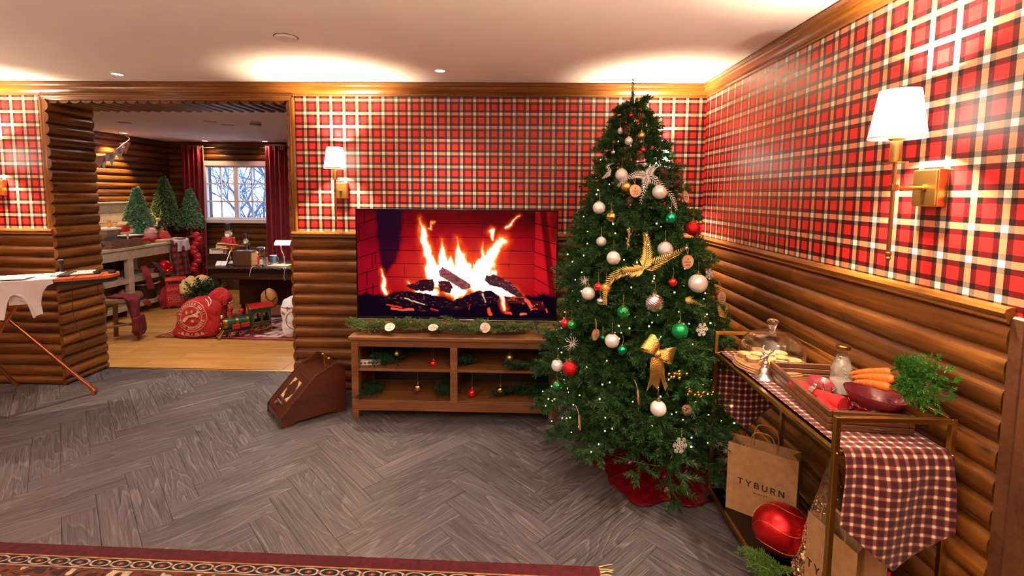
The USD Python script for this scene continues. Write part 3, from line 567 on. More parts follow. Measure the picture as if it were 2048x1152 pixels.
# ------------------------------------------------------------------ the low stand under it
t = thing('tv_stand', 'low brown wooden stand with four open compartments under the screen', 'TV stand', (-.455, 3.30, 0))
X0, X1, Y0, Y1 = -.70, .715, -.185, .20
obj('top', box(((X0 + X1) / 2, (Y0 + Y1) / 2, .568), (X1 - X0 + .03, Y1 - Y0 + .03, .025), .003), 'stand_wood', t)
def leg(x, y):
    pts = [(x - .024, 0), (x + .024, 0)]; b = box((x, y, .33), (.048, .048, .45), .002); tp = trimesh.convex.convex_hull(np.array([(x + sx * .024, y + sy * .024, .11) for sx in (-1, 1) for sy in (-1, 1)] + [(x + sx * .017, y + sy * .017, 0) for sx in (-1, 1) for sy in (-1, 1)])); return cat([b, tp])
VM = T(0, 0, 0, ry=math.pi / 2)
for x in (X0 + .024, X1 - .024):
    for y in (Y0 + .024, Y1 - .024): obj('leg', leg(x, y), 'stand_wood', t)
obj('rail', box((0, Y0 + .012, .532), (X1 - X0 - .09, .022, .046), .002), 'stand_wood', t); obj('rail', box((0, Y0 + .012, .092), (X1 - X0 - .09, .022, .062), .002), 'stand_wood', t)
obj('divider', box((0, Y0 + .014, .32), (.050, .024, .40), .002), 'stand_wood', t); obj('divider_board', box((0, .01, .33), (.018, Y1 - Y0 - .05, .42), .001), 'stand_wood', t)
obj('bottom', box((0, .0, .125), (X1 - X0 - .06, Y1 - Y0 - .02, .018), .002), 'stand_wood', t)
for s in (-1, 1): obj('shelf', box((s * .345 + .005, .005, .343), (.66, Y1 - Y0 - .03, .018), .002), 'stand_wood', t)
obj('side', box((X0 + .02, 0, .33), (.014, Y1 - Y0 - .04, .43)), 'stand_wood', t); obj('side', box((X1 - .02, 0, .33), (.014, Y1 - Y0 - .04, .43)), 'stand_wood', t)
obj('back', box((0, Y1 - .012, .33), (X1 - X0 - .05, .008, .43)), 'black_plastic', t)
# ------------------------------------------------------------------ greenery
def needles(pts, n, L, rng, spread=.9, w=.0016, jitter=.25, droop=0.0, u0=0.03, taper=.35, flat=0.0):
    """n blades along a stem: (vertices, faces)"""
    p = np.asarray(pts, float); s = np.r_[0, np.cumsum(np.linalg.norm(np.diff(p, axis=0), axis=1))]; u = np.sort(rng.uniform(u0, 1, n)) * s[-1]
    o = np.stack([np.interp(u, s, p[:, k]) for k in range(3)], 1); tn = np.gradient(p, axis=0); tn = np.stack([np.interp(u, s, tn[:, k]) for k in range(3)], 1); tn /= np.linalg.norm(tn, axis=1, keepdims=True)
    r = rng.normal(size=(n, 3)); r[:, 2] *= 1 - flat; r -= (r * tn).sum(1, keepdims=True) * tn; r /= np.linalg.norm(r, axis=1, keepdims=True) + 1e-9
    a = spread * (1 + rng.normal(0, jitter, n)); a = np.where(u / s[-1] > .93, a * .4, a)
    d = tn * np.cos(a)[:, None] + r * np.sin(a)[:, None]; d[:, 2] -= droop; d /= np.linalg.norm(d, axis=1, keepdims=True)
    ln = L * rng.uniform(.75, 1.15, n) * (1 - taper * (u / s[-1]) ** 3)
    side = np.cross(d, rng.normal(size=(n, 3))); side /= np.linalg.norm(side, axis=1, keepdims=True)
    tip = o + d * ln[:, None]; mid = o + d * (ln * .45)[:, None]
    v = np.stack([o, mid + side * w, tip, mid - side * w], 1).reshape(-1, 3); k = np.arange(n)[:, None] * 4
    return trimesh.Trimesh(v, np.vstack([k + [0, 1, 2], k + [0, 2, 3]]), process=False)
def leafmat(name, c1, c2, rough=.5, trans=.25):
    mat(name, {'g': ('geometry', {}), 'r': ('rgb_ramp', {'ramp': [(0, c1), (1, c2)]}), 'p': ('principled_bsdf', {'roughness': rough, 'specular_ior_level': .4}), 't': ('translucent_bsdf', {}), 'm': ('mix_closure', {'fac': trans})},
        [('g.random_per_island', 'r.fac'), ('r.color', 'p.base_color'), ('r.color', 't.color'), ('p.BSDF', 'm.closure1'), ('t.BSDF', 'm.closure2')], 'm.closure')
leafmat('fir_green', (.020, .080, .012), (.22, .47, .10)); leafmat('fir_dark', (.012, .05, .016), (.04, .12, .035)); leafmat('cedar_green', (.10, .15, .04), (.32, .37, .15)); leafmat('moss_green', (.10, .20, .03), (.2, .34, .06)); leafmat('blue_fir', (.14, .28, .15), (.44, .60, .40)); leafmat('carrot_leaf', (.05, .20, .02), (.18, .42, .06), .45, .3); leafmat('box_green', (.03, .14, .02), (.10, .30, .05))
pbr('twig', (.09, .045, .02), .8); pbr('wire_green', (.01, .03, .012), .6)
def frond(p0, d, L, rng, n_side=7, nn=26, nl=.016, droop=.25, up=(0, 0, 1), w=.0011, side_len=.45, spread=.7):
    """flat spray of a conifer: a main stem with side shoots in one plane"""
    d = np.array(d, float); d /= np.linalg.norm(d); up = np.array(up, float); sd = np.cross(d, up); sd /= np.linalg.norm(sd) + 1e-9
    ts = np.linspace(0, 1, 7); main = np.array(p0) + np.outer(ts * L, d) - np.outer(droop * L * ts ** 2, up) + np.outer(np.sin(ts * 3) * rng.normal(0, .05) * L, sd)
    stems, nd = [tube(main, np.linspace(.0022, .0008, 7), 5)], [needles(main, nn * 2, nl, rng, spread, w)]
    for k in range(n_side):
        u = .12 + .8 * k / n_side; b = np.array([np.interp(u, ts, main[:, q]) for q in range(3)])
        for s in (-1, 1):
            l = L * side_len * (1 - u * .75) * rng.uniform(.8, 1.2); q = d * .75 + sd * s * .8 + up * rng.normal(-.05, .12); q /= np.linalg.norm(q)
            tt = np.linspace(0, 1, 4); pts = b + np.outer(tt * l, q) - np.outer(droop * .5 * l * tt ** 2, up)
            stems.append(tube(pts, np.linspace(.0014, .0006, 4), 4)); nd.append(needles(pts, nn, nl, rng, spread, w))
    return stems, nd
rg = np.random.default_rng(11)
t = thing('fir_garland', 'loose green fir garland lying along the stand under the screen', 'garland', (0, 0, 0))
xs_ = np.linspace(-1.10, .06, 11)
for k, x in enumerate(xs_):
    for q in range(4):
        a = rg.uniform(-.7, .7) + (0 if q % 2 else math.pi) ; yy = 3.215 + rg.uniform(-.03, .05)
        st, nd = frond((x, yy, .600 + rg.uniform(0, .02)), (math.cos(a), math.sin(a) * .7, .18 + .25 * (q > 1)), rg.uniform(.15, .22), rg, 7, 32, .021, .12, w=.0017)
        m_ = cat(st + nd); v_ = m_.vertices; v_[:, 1] = np.minimum(v_[:, 1], 3.335); v_[:, 2] = np.maximum(v_[:, 2], np.where(v_[:, 1] > 3.105, .583, .5)); obj('sprig', trimesh.Trimesh(v_, m_.faces, process=False), 'cedar_green', t, smooth=False)
obj('stem', [tube(curve([(x, 3.22 + .02 * math.sin(i * 2.1), .592) for i, x in enumerate(xs_)], 4), .004, 6)], 'twig', t)
# log-slice tags
noisy('slice_face', (.46, .25, .13), (.66, .42, .26), 14, .6, stretch=(1, 1, 1)); noisy('slice_pale', (.60, .48, .38), (.74, .62, .52), 10, .6); pbr('bark', (.20, .09, .035), .8); pbr('ink', (.16, .06, .02), .8); pbr('black_ink', (.01, .01, .012), .6)
pbr('twine', (.42, .30, .14), .9)
HEART = Polygon([(math.sin(a) ** 3 * 16, 13 * math.cos(a) - 5 * math.cos(2 * a) - 2 * math.cos(3 * a) - math.cos(4 * a)) for a in np.linspace(0, 2 * math.pi, 40, endpoint=False)])
def slice_parts(t, r, face='slice_face', words=True):
    """a log slice in the xz plane, its face to -y"""
    a = np.linspace(0, 2 * np.pi, 40, endpoint=False); rr = r * (1 + .025 * np.sin(3 * a + 1) + .012 * np.sin(7 * a))
    m = T(0, 0, 0, rx=math.pi / 2)
    obj('face', extrude(Polygon(np.stack([rr * .95 * np.cos(a), rr * .95 * np.sin(a)], 1)), .0066, m), face, t, xf=T(0, .003, 0))
    ring = Polygon(np.stack([rr * np.cos(a), rr * np.sin(a)], 1)).difference(Polygon(np.stack([rr * .945 * np.cos(a), rr * .945 * np.sin(a)], 1)))
    obj('bark_rim', extrude(ring, .006, m), 'bark', t, xf=T(0, .003, 0))
    if words:
        tx = meshkit.text_mesh('Hilton', r * .30, .0006); b = tx.bounds; tx.apply_translation((-(b[0][0] + b[1][0]) / 2, -r * .16, 0)); tx.apply_transform(T(0, -.0036, 0, rx=math.pi / 2))
        dots = [lathe([(0, 0), (.0011, 0), (.0011, .0006), (0, .0006)], 6, T(.82 * r * math.cos(q), -.0036, .82 * r * math.sin(q), rx=math.pi / 2)) for q in np.linspace(0, 2 * np.pi, 26, endpoint=False)]
        tri = extrude(Polygon([(-r * .12, r * .26), (r * .12, r * .26), (0, r * .55)]), .0006, T(0, -.0036, 0, rx=math.pi / 2))
        ln = [extrude(shapely.box(-r * .4, -r * (.36 + .16 * k), r * .4, -r * (.30 + .16 * k)), .0006, T(0, -.0036, 0, rx=math.pi / 2)) for k in range(2)]
        obj('engraving', [tx, tri] + dots + ln, 'ink', t)
for lab, (px, py), tilt, face in (('pale log-slice tag at the left end of the garland on the stand', (417, 160), .95, 'slice_pale'), ('pale log-slice tag lying flat in the middle of the garland', (820, 165), 1.15, 'slice_pale'), ('log-slice tag standing up in the garland, furthest right on the stand', (1305, 165), .45, 'slice_pale')):
    p = at_y(690 + px * .2148, 620 + py * .2149, 3.150)
    t = thing('log_slice', lab, 'wooden tag', m=T(*p, rx=-tilt, rz=.05), group='engraved log-slice tags'); slice_parts(t, .036, face)
    obj('cord', tube(curve([(0, 0, .033), (.004, .004, .045), (-.004, .004, .045), (0, 0, .033)], 4), .0008, 4), 'twine', t)
# ------------------------------------------------------------------ baubles
def ballmat(name, c, rough, metal=1.0, glit=0, coat=0.0, crack=None):
    n = {'p': ('principled_bsdf', dict(base_color=c, roughness=rough, metallic=metal, coat_weight=coat))}; l = []
    if glit:
        n.update({'tc': ('texture_coordinate', {}), 'v': ('voronoi_texture', {'scale': glit}), 'wn': ('white_noise_texture', {}), 'b': ('bump', {'strength': 1.0, 'distance': .004})}); n['bn'] = ('noise_texture', {'scale': glit * 1.3, 'detail': 2})
        l = [('tc.object', 'v.vector'), ('tc.object', 'bn.vector'), ('bn.fac', 'b.height'), ('b.normal', 'p.normal')]
    mat(name, n, l)
ballmat('ball_white', (.80, .76, .74), .22, .25, coat=.6); ballmat('ball_pearl', (.84, .78, .75), .16, .35, coat=.8); ballmat('ball_silver', (.75, .73, .72), .2, 1.0); ballmat('ball_silver_glitter', (.78, .75, .76), .35, .85, 260); ballmat('ball_white_glitter', (.82, .78, .78), .4, .5, 220)
ballmat('ball_gold', (.72, .42, .10), .2); ballmat('ball_gold_matte', (.72, .43, .12), .42); ballmat('ball_gold_crackle', (.68, .45, .18), .3, 1, 90); ballmat('ball_red', (.62, .012, .016), .14, .55, coat=.7); ballmat('ball_red_glitter', (.55, .012, .014), .35, .7, 200); ballmat('ball_green', (.01, .26, .055), .12, .6, coat=.7); ballmat('ball_green_matte', (.008, .30, .08), .36, .6); ballmat('ball_green_hammered', (.01, .34, .16), .25, .8)
ballmat('glitter_gold', (.80, .52, .16), .30, 1.0, 190); ballmat('glitter_silver', (.80, .77, .74), .34, .8, 260)
noisy('cone_brown', (.05, .022, .010), (.17, .08, .035), 60, .7)
ICO = {}
def bauble_parts(t, r, mt, style='plain', cap='gold_cap'):
    if style in ('hammered', 'striped'):
        b = trimesh.creation.icosphere(4, r); v = b.vertices / r
        if style == 'striped': d = .035 * np.sin((v[:, 2] * .9 + v[:, 0] * .45) * 34)
        else: th = np.arctan2(v[:, 1], v[:, 0]); ph = np.arcsin(v[:, 2].clip(-1, 1)); d = .03 * np.cos(th * 11 + np.round(ph * 6) * 0) * np.cos(ph * 11)
        b.vertices *= (1 + d)[:, None]
    elif style == 'drop': b = lathe([(0, -1.25 * r), (.35 * r, -1.0 * r), (.75 * r, -.55 * r), (r, 0), (.85 * r, .5 * r), (.45 * r, .88 * r), (0, r)], 24)
    else: b = trimesh.creation.uv_sphere(r, count=[18, 28])
    obj('ball', b, mt, t, smooth=60)
    if style == 'swirl':
        for k in range(4):
            a = np.linspace(-.9, .9, 12); obj('glitter_line', tube(np.stack([1.002 * r * np.cos(a) * np.cos(k * .5 + a * .8 - 2.2), 1.002 * r * np.cos(a) * np.sin(k * .5 + a * .8 - 2.2), 1.002 * r * np.sin(a)], 1), r * .018, 4), 'glitter_silver', t)
    obj('cap', lathe([(.30 * r, .93 * r), (.30 * r, 1.1 * r), (0, 1.12 * r)], 14), cap, t); obj('loop', tube([(.13 * r * math.cos(q), 0, 1.22 * r + .13 * r * math.sin(q)) for q in np.linspace(0, 2 * np.pi, 10)], .035 * r, 5), cap, t)
pbr('gold_cap', (.62, .42, .15), .3, 1.0); pbr('silver_cap', (.7, .68, .66), .3, 1.0)
for lab, (px, py), zb, r, mt in (('small bronze bauble in the upper left compartment of the stand', (793.5, 707), .352, .018, 'ball_gold_matte'), ('red bauble on the shelf in the upper left compartment', (866.5, 727), .352, .025, 'ball_red'), ('gold bauble in the upper right compartment of the stand', (1019.5, 715), .352, .028, 'ball_gold_matte'),
                            ('gold bauble in the lower left compartment of the stand', (836, 775), .134, .028, 'ball_gold'), ('shiny red bauble in the lower right compartment of the stand', (944, 786), .134, .031, 'ball_red'), ('gold bauble beside the red one in the lower right compartment', (1001, 780), .134, .029, 'ball_gold')):
    Yb = 3.20; p = at_y(px, py, Yb); t = thing('bauble', lab, 'bauble', p, .3, 'baubles in the stand'); bauble_parts(t, r, mt)
    top = .556 if p[2] > .36 else .334
    obj('thread', tube([(0, 0, 1.3 * r), (0, 0, top - p[2])], .0006, 4), 'twine', t)
for lab, x, y, z, a, n_, L in (('dark fir sprig in the upper left compartment of the stand', -.82, 3.27, .362, 2.8, 5, .24), ('fir sprig at the left of the upper right compartment', -.30, 3.22, .365, 2.9, 2, .15), ('fir sprig hanging over the shelf edge, upper right compartment', .06, 3.16, .372, 4.2, 4, .17),
                               ('fir sprig in the lower left compartment, left part', -.95, 3.22, .145, 3.1, 3, .2), ('fir sprig by the middle post in the lower left compartment', -.62, 3.22, .150, .2, 3, .18), ('fir sprig under the gold bauble in the lower right compartment', -.10, 3.27, .145, 5.2, 3, .14), ('fir sprig at the right of the lower right compartment', .03, 3.22, .150, .1, 3, .17)):
    t = thing('fir_sprig', lab, 'fir sprig', (x, y, z), 0, 'fir sprigs in the stand')
    for k in range(n_ + 2):
        b = a + (k - (n_ + 1) / 2) * .45; st, nd = frond((0, 0, .02), (math.cos(b), math.sin(b) * .55, .30 if k % 2 else .14), L * 1.15, rg, 7, 30, .022, .2, w=.0016)
        m_ = cat(st + nd); fy = 3.118 - y; v_ = m_.vertices; v_[:, 1] = v_[:, 1].clip(None, .17); v_[:, 2] = np.maximum(v_[:, 2], np.where(v_[:, 1] > fy, .354 - z if z > .3 else .136 - z, -.04)); v_[:, 2] = np.minimum(v_[:, 2], (.54 if z > .3 else .33) - z)
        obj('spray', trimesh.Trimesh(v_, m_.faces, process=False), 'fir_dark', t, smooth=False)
# socket strip
t = thing('power_strip', 'white socket strip with black plug in the stand', 'power strip', (-1.055, 3.20, .353), .06)
obj('body', box((0, 0, .016), (.15, .045, .03), .004), 'white_plastic', t)
for k in range(5): obj('socket', box((-.055 + k * .027, -.0225, .018), (.017, .003, .014), .001), 'pewter', t)
obj('plug', [box((.10, -.005, .018), (.035, .035, .03), .005), tube(curve([(.115, 0, .015), (.14, .02, .008), (.13, .07, .006), (.05, .1, .006)], 5), .003, 6)], 'black_plastic', t)
# ------------------------------------------------------------------ coal box
d_, w_ = np.array([.743, .669]), np.array([-.669, .743])
mm = np.eye(4); mm[:3, 0] = (*d_, 0); mm[:3, 1] = (*w_, 0); mm[:3, 3] = (-1.569, 2.955, 0)   # x depth, y width
t = thing('coal_box', 'dark mahogany coal box with sloping panelled lid and brass handle', 'coal box', m=mm)
side = curve([(.002, .062), (.10, .168), (.205, .275), (.235, .302), (.285, .322), (.34, .352), (.375, .350), (.432, .312)], 4)
SP = Polygon([(.0, .0), (.0, .06)] + [tuple(q) for q in side] + [(.432, 0), (.36, 0), (.33, .018), (.1, .018), (.07, 0)])
mside = lambda y, th: (lambda a: a)(extrude(SP, th, np.array([[1, 0, 0, 0], [0, 0, -1, y + th], [0, 1, 0, 0], [0, 0, 0, 1.]])))
obj('side', mside(0, .014), 'coal_box_wood', t); obj('side', mside(.326, .014), 'coal_box_wood', t)
obj('bottom', box((.22, .17, .03), (.40, .30, .012)), 'coal_box_wood', t); obj('back', box((.42, .17, .16), (.014, .31, .28)), 'coal_box_wood', t); obj('front_board', box((.012, .17, .035), (.016, .31, .05), .002), 'coal_box_wood', t)
sl = math.atan2(.240, .229); Ls = math.hypot(.229, .240); ms = T(.006, .17, .064) @ T(0, 0, 0, ry=-sl)          # local x up the slope, y width, z outward
lid = obj('lid', box((Ls / 2, 0, -.006), (Ls, .308, .014), .003), 'coal_box_wood', t, xf=ms)
fr = lambda x0, x1, y0, y1, h: box(((x0 + x1) / 2, (y0 + y1) / 2, h / 2), (x1 - x0, y1 - y0, h), .0025)
obj('panel_frame', [fr(.075, .25, -.085, -.072, .006), fr(.075, .25, .072, .085, .006), fr(.075, .088, -.085, .085, .006), fr(.237, .25, -.085, .085, .006), fr(.275, .287, -.145, .145, .004)], 'coal_box_wood', lid)
crn = [extrude(Polygon([(0, 0), (.062, 0), (.050, .014), (.028, .020), (.020, .036), (0, .052)]), .0018)] * 4; cm = []
for (x, y, sx, sy), c in zip(((.090, -.070, 1, 1), (.235, -.070, -1, 1), (.090, .070, 1, -1), (.235, .070, -1, -1)), crn):
    c = c.copy(); c.apply_scale((sx, sy, 1)); c.apply_translation((x, y, .0012)); cm.append(c)
pbr('gilt_paint', (.50, .33, .12), .55)
for c in cm: c.fix_normals(); obj('brass_corner', c, 'gilt_paint', lid)
obj('knob', [lathe([(0, .0), (.006, .0), (.006, .012), (.014, .02), (.013, .028), (0, .032)], 16, T(.045, .02, 0)), ], 'old_brass', lid)
obj('scoop_handle', tube([(.062, -.05, .012), (.062, .05, .012)], .005, 10), 'silver', lid)
obj('top_board', box((.33, .17, .29), (.20, .31, .014), .002, T(0, 0, 0, ry=-.12)), 'coal_box_wood', t)
obj('handle', [tube([(.36, .11, .362), (.36, .23, .362)], .0085, 12), ball((.36, .11, .362), .012, 12), ball((.36, .23, .362), .012, 12), tube([(.36, .13, .36), (.36, .13, .30)], .0045, 8), tube([(.36, .21, .36), (.36, .21, .30)], .0045, 8)], 'brass', t)
# ------------------------------------------------------------------ the rug in front
painted('rug_pile', .95)
rp = np.array([.333, 1.853]); rq = np.array([-2.27, 1.905]); e = (rq - rp) / np.linalg.norm(rq - rp); nrm_ = np.array([e[1], -e[0]]); nrm_ = nrm_ if nrm_[1] < 0 else -nrm_
def rug_color(S, D):
    """S along the edge, D in from the edge (metres)"""
    c = np.zeros(S.shape + (3,)); mar, gold, navy, rust, cream = map(srgb, ((92, 6, 26), (214, 150, 84), (20, 16, 30), (120, 58, 32), (222, 200, 170))); c[:] = mar
    def put(m, k): c[m] = k
    put((D > .060) & (D < .066), gold); put((D >= .066) & (D < .112), navy); put((D >= .112) & (D < .117), cream); put(D >= .117, rust)
    per = .088; a = (S % per) / per; dd = (D - .089) / .019
    q = np.abs(np.hypot((a - .5) * 2.1, dd) - .93); put((q < .11) & (np.abs(dd) < 1.05), cream)
    put((np.hypot((a - .5) * 3.4, dd * 1.3) < .55), srgb((150, 60, 50))); put((np.hypot((a - .5) * 7, dd * 2.4) < .42), gold)
    put((np.hypot(np.minimum(a, 1 - a) * 6, dd * 1.5) < .5), srgb((160, 70, 60)))
    nn = meshkit.noise(np.stack([S * 34, D * 34, S * 0], -1), 4); put((D > .125) & (nn > .70), cream); put((D > .125) & (nn < .28), srgb((60, 20, 22))); put((D > .125) & (np.abs(nn - .55) < .03), navy)
    mott = .38 + .34 * meshkit.noise(np.stack([S * 60, D * 60, S * 0], -1), 9); return c * mott[..., None]
t = thing('rug', 'maroon patterned rug with fringed end on the grey floor', 'rug', (0, 0, 0))
LR, WR_ = 3.3, 1.6
def rugpt(S, D, z): return np.stack([rp[0] + e[0] * S + nrm_[0] * D, rp[1] + e[1] * S + nrm_[1] * D, z], -1)
nu, nv = 1500, 130
Dv = np.concatenate([np.linspace(0, .2, 100), np.linspace(.21, WR_, 30)])
U, V = np.meshgrid(np.linspace(0, LR, nu), Dv, indexing='ij')
g, _ = grid(lambda u, v: rugpt(U, V, .009 + .002 * meshkit.noise(np.stack([U * 40, V * 40, U * 0], -1))), nu, nv)
g.invert(); obj('pile', g, 'rug_pile', t, color=rug_color(U, V).reshape(-1, 3), smooth=True)
mr_ = np.eye(4); mr_[:3, 0] = (*e, 0); mr_[:3, 1] = (*nrm_, 0); mr_[:3, 2] = np.cross((*e, 0), (*nrm_, 0)); mr_[:3, 3] = (*rp, 0)
pbr('rug_edge', tuple(srgb((52, 3, 14))), .95); obj('backing', box((LR / 2, WR_ / 2, 0), (LR, WR_, .008), .002, None), 'rug_edge', t, xf=mr_ @ T(0, 0, -.0045 if mr_[2, 2] < 0 else .0045))
pbr('fringe_wool', (.56, .40, .20), .95); fr_ = []
for k in range(150):
    D0 = k * .0105; a = rugpt(np.array(0.0), np.array(D0), np.array(.007)); out = np.array([-e[0], -e[1], 0]); jit = rg.normal(0, .18)
    o = out + np.array([nrm_[0], nrm_[1], 0]) * (jit - .15); L = rg.uniform(.045, .065); fr_.append(tube([a, a + o * L * .5 + (0, 0, .004 * rg.uniform(0, 1)), a + o * L + (0, 0, -.0035)], [.0028, .0024, .0016], 5))
obj('fringe', fr_, 'fringe_wool', t)
# ------------------------------------------------------------------ the Christmas tree
TY, TXB, TXT, TH = 2.68, .690, .598, 2.18
RZ = np.array([(0, .45), (.12, .53), (.3, .575), (.5, .56), (.85, .475), (1.18, .40), (1.47, .305), (1.76, .185), (1.95, .09), (2.05, .025), (2.2, .0)])
def tree_r(z): return np.interp(z, RZ[:, 0], RZ[:, 1])
def tree_x(z): return TXB + (TXT - TXB) * np.asarray(z) / TH
def on_tree(px, py, k=1.0):
    """where the sight line through a pixel meets the tree's outer surface"""
    r = ray(px, py); ts = np.linspace(1.5, 3.2, 700) / r[1]; q = np.array([0, 0, EYE]) + ts[:, None] * r
    f = np.hypot(q[:, 0] - tree_x(q[:, 2]), q[:, 1] - TY) - k * tree_r(q[:, 2]); i = np.nonzero(f < 0)[0]
    return q[i[0]] if len(i) else q[np.argmin(f)]
tr = np.random.default_rng(5)
# what hangs on it: kind, pixel centre, pixel radius, material, style, label
ORN = [
 ('bauble', 1239.8, 230.7, 5.5, 'ball_gold', 'plain', 'tiny gold bauble at the upper left of the tree top'),
 ('bauble', 1261.5, 231, 5.5, 'ball_red', 'plain', 'tiny red bauble just below the tree top'),
 ('bauble', 1291.4, 218, 6, 'ball_green', 'drop', 'topmost green drop-shaped bauble'),
 ('bauble', 1241, 262, 6.5, 'ball_white', 'plain', 'small white bauble half behind the topmost pine cone'),
 ('bauble', 1283, 271, 8.4, 'ball_gold_crackle', 'plain', 'crackled gold bauble near the tree top'),
 ('bauble', 1257.3, 282, 8.3, 'ball_pearl', 'plain', 'small pearl bauble below the topmost pine cone'),
 ('bauble', 1286, 300, 6, 'ball_red', 'plain', 'small red bauble between two pine cones near the top'),
 ('bauble', 1227, 305, 5, 'ball_silver', 'plain', 'tiny silver bauble at the left edge near the top'),
 ('bauble', 1339.6, 313.3, 6.8, 'ball_green', 'hammered', 'small dimpled green bauble at the upper right edge of the tree'),
 ('bauble', 1243.2, 349.7, 12.5, 'ball_white_glitter', 'plain', 'frosted white bauble left of the silver fern pick'),
 ('bauble', 1253, 374, 10, 'ball_gold_matte', 'plain', 'gold bauble behind the topmost log-slice tag'),
 ('bauble', 1318.7, 384.4, 14.5, 'ball_pearl', 'swirl', 'pearl bauble with glitter swirls under the silver fern pick'),
 ('bauble', 1198, 415.6, 12.5, 'ball_white_glitter', 'swirl', 'glittered white bauble at the left edge of the upper tree'),
 ('bauble', 1223.7, 434.4, 11, 'ball_gold', 'plain', 'shiny gold bauble beside the glittered white one'),
 ('bauble', 1342, 436.5, 11.5, 'ball_green_hammered', 'hammered', 'dimpled turquoise green bauble in the upper tree'),
 ('bauble', 1385.5, 457, 14.5, 'ball_red_glitter', 'plain', 'large glittered red bauble at the right edge of the tree'),
 ('bauble', 1202.5, 483, 10.2, 'ball_silver_glitter', 'plain', 'glittered silver bauble at the left edge above the screen corner'),
 ('bauble', 1227, 516, 14, 'ball_pearl', 'plain', 'plain pearl bauble left of the gold fern pick'),
 ('bauble', 1330.6, 498.7, 15.6, 'ball_silver_glitter', 'plain', 'big glittered silver bauble resting above the gold fern pick'),
 ('bauble', 1396, 566.7, 19, 'ball_pearl', 'plain', 'biggest pearl bauble, at the right of the tree'),
 ('bauble', 1345.7, 564.7, 8.5, 'ball_red', 'plain', 'small red bauble in the middle of the tree near the striped one'),
 ('bauble', 1176.6, 586.8, 13.6, 'ball_pearl', 'swirl', 'pearl bauble at the left edge, level with the fire'),
 ('bauble', 1197, 574, 9, 'ball_red', 'plain', 'red bauble half hidden behind a gold one'),
 ('bauble', 1211.8, 576.5, 10.8, 'ball_gold_matte', 'plain', 'gold bauble at the lower end of the gold fern pick'),
 ('bauble', 1201, 603, 8.2, 'ball_silver', 'plain', 'small silver bauble below the gold and red pair'),
 ('bauble', 1308, 605, 19, 'ball_silver', 'striped', 'large ribbed silver bauble in the middle of the tree'),
 ('bauble', 1246.5, 623.8, 13, 'ball_green', 'hammered', 'shiny green bauble left of the ribbed silver one'),
 ('bauble', 1131, 646.5, 10, 'ball_red', 'plain', 'red bauble at the left edge next to the stand top'),
 ('bauble', 1144, 650, 9.5, 'ball_green', 'hammered', 'green bauble touching the red one beside the stand'),
 ('bauble', 1359.5, 662, 16, 'ball_green_matte', 'plain', 'satin green bauble right above the gold bow'),
 ('bauble', 1224, 681.7, 14.5, 'ball_pearl', 'plain', 'pearl bauble left of the gold bow'),
 ('bauble', 1205.5, 675.4, 4.5, 'ball_green_hammered', 'plain', 'tiny green bauble between a log slice and a pearl bauble'),
 ('bauble', 1244.5, 700.6, 9.5, 'ball_green_hammered', 'drop', 'dark green drop bauble below the pearl one'),
 ('bauble', 1114.5, 730.8, 12.2, 'ball_pearl', 'plain', 'white bauble at the far left, overlapping the stand'),
 ('bauble', 1140, 736.8, 15.5, 'ball_red_glitter', 'plain', 'large glittered red bauble at the lower left of the tree'),
 ('bauble', 1114.5, 771.7, 9, 'ball_green', 'hammered', 'lowest green bauble, at the left edge of the tree'),
 ('bauble', 1316.3, 816.9, 16, 'ball_pearl', 'plain', 'lowest pearl bauble, below the gold bow'),
 ('tag', 1270.3, 381.8, 13.2, (0, .1), '', 'topmost log-slice tag, in the middle of the upper tree'),
 ('tag', 1371, 393.5, 12.5, (.5, .2), '', 'log-slice tag at the upper right edge of the tree'),
 ('tag', 1375, 523.6, 14.4, (.1, 0), '', 'log-slice tag hanging above the biggest pearl bauble'),
 ('tag', 1443, 595, 13.5, (.3, .1), '', 'log-slice tag at the right edge above the trolley'),
 ('tag', 1191, 669, 12, (.5, -.1), '', 'log-slice tag at the lower left beside a pearl bauble'),
 ('tag', 1276.4, 794.8, 15, (1.05, .1), '', 'log-slice tag seen nearly edge-on under the gold bow'),
 ('tag', 1159, 845, 15, (1.1, .1), '', 'lowest log-slice tag, near the bottom left of the tree'),
 ('cone', 1251.6, 262, 9.5, 0, '', 'topmost pine cone on the tree'), ('cone', 1283, 235, 8.5, 0, '', 'pine cone just under the topmost green bauble'), ('cone', 1280, 312.8, 8.5, 0, '', 'pine cone below a small red bauble'),
 ('cone', 1327, 344, 9.5, 0, '', 'pine cone at the upper right of the silver fern'), ('cone', 1353, 366, 9.5, 0, '', 'pine cone at the right edge over a log slice'), ('cone', 1259, 404, 8, 0, '', 'pine cone under the topmost log-slice tag'), ('cone', 1374, 820.8, 10.5, 0, '', 'lowest pine cone, at the right near a snowflake'),
 ('flake', 1404, 659, 14, 0, '', 'silver snowflake right of the satin green bauble'), ('flake', 1360, 891, 17, .2, '', 'lowest silver snowflake, near the tree foot'), ('flake', 1419.5, 548, 11, .5, '', 'silver snowflake at the right edge beside the biggest pearl bauble'),
 ('flower', 1142.6, 686.7, 17, 0, '', 'silver feather flower at the lower left'), ('flower', 1168, 561, 10, .4, '', 'small silver feather flower at the left edge'),
]
places = []
for kind, px, py, rr, mt, st_, lab in ORN:
    p = on_tree(px, py, 1.0); dep = project(p)[2]; places.append((p, rr * dep / FPX))
EXTRA = {'bow': on_tree(1312, 706, 1.03), 'b1': on_tree(1351, 746, 1.0), 'b2': on_tree(1392, 786, 1.0), 'gold': on_tree(1290, 538, 1.0), 'silver': on_tree(1296, 352, 1.0), 'icicle': on_tree(1257, 478, 1.0), 'gr': on_tree(1394, 606, 1.0), 'gl': on_tree(1452, 621, 1.0)}
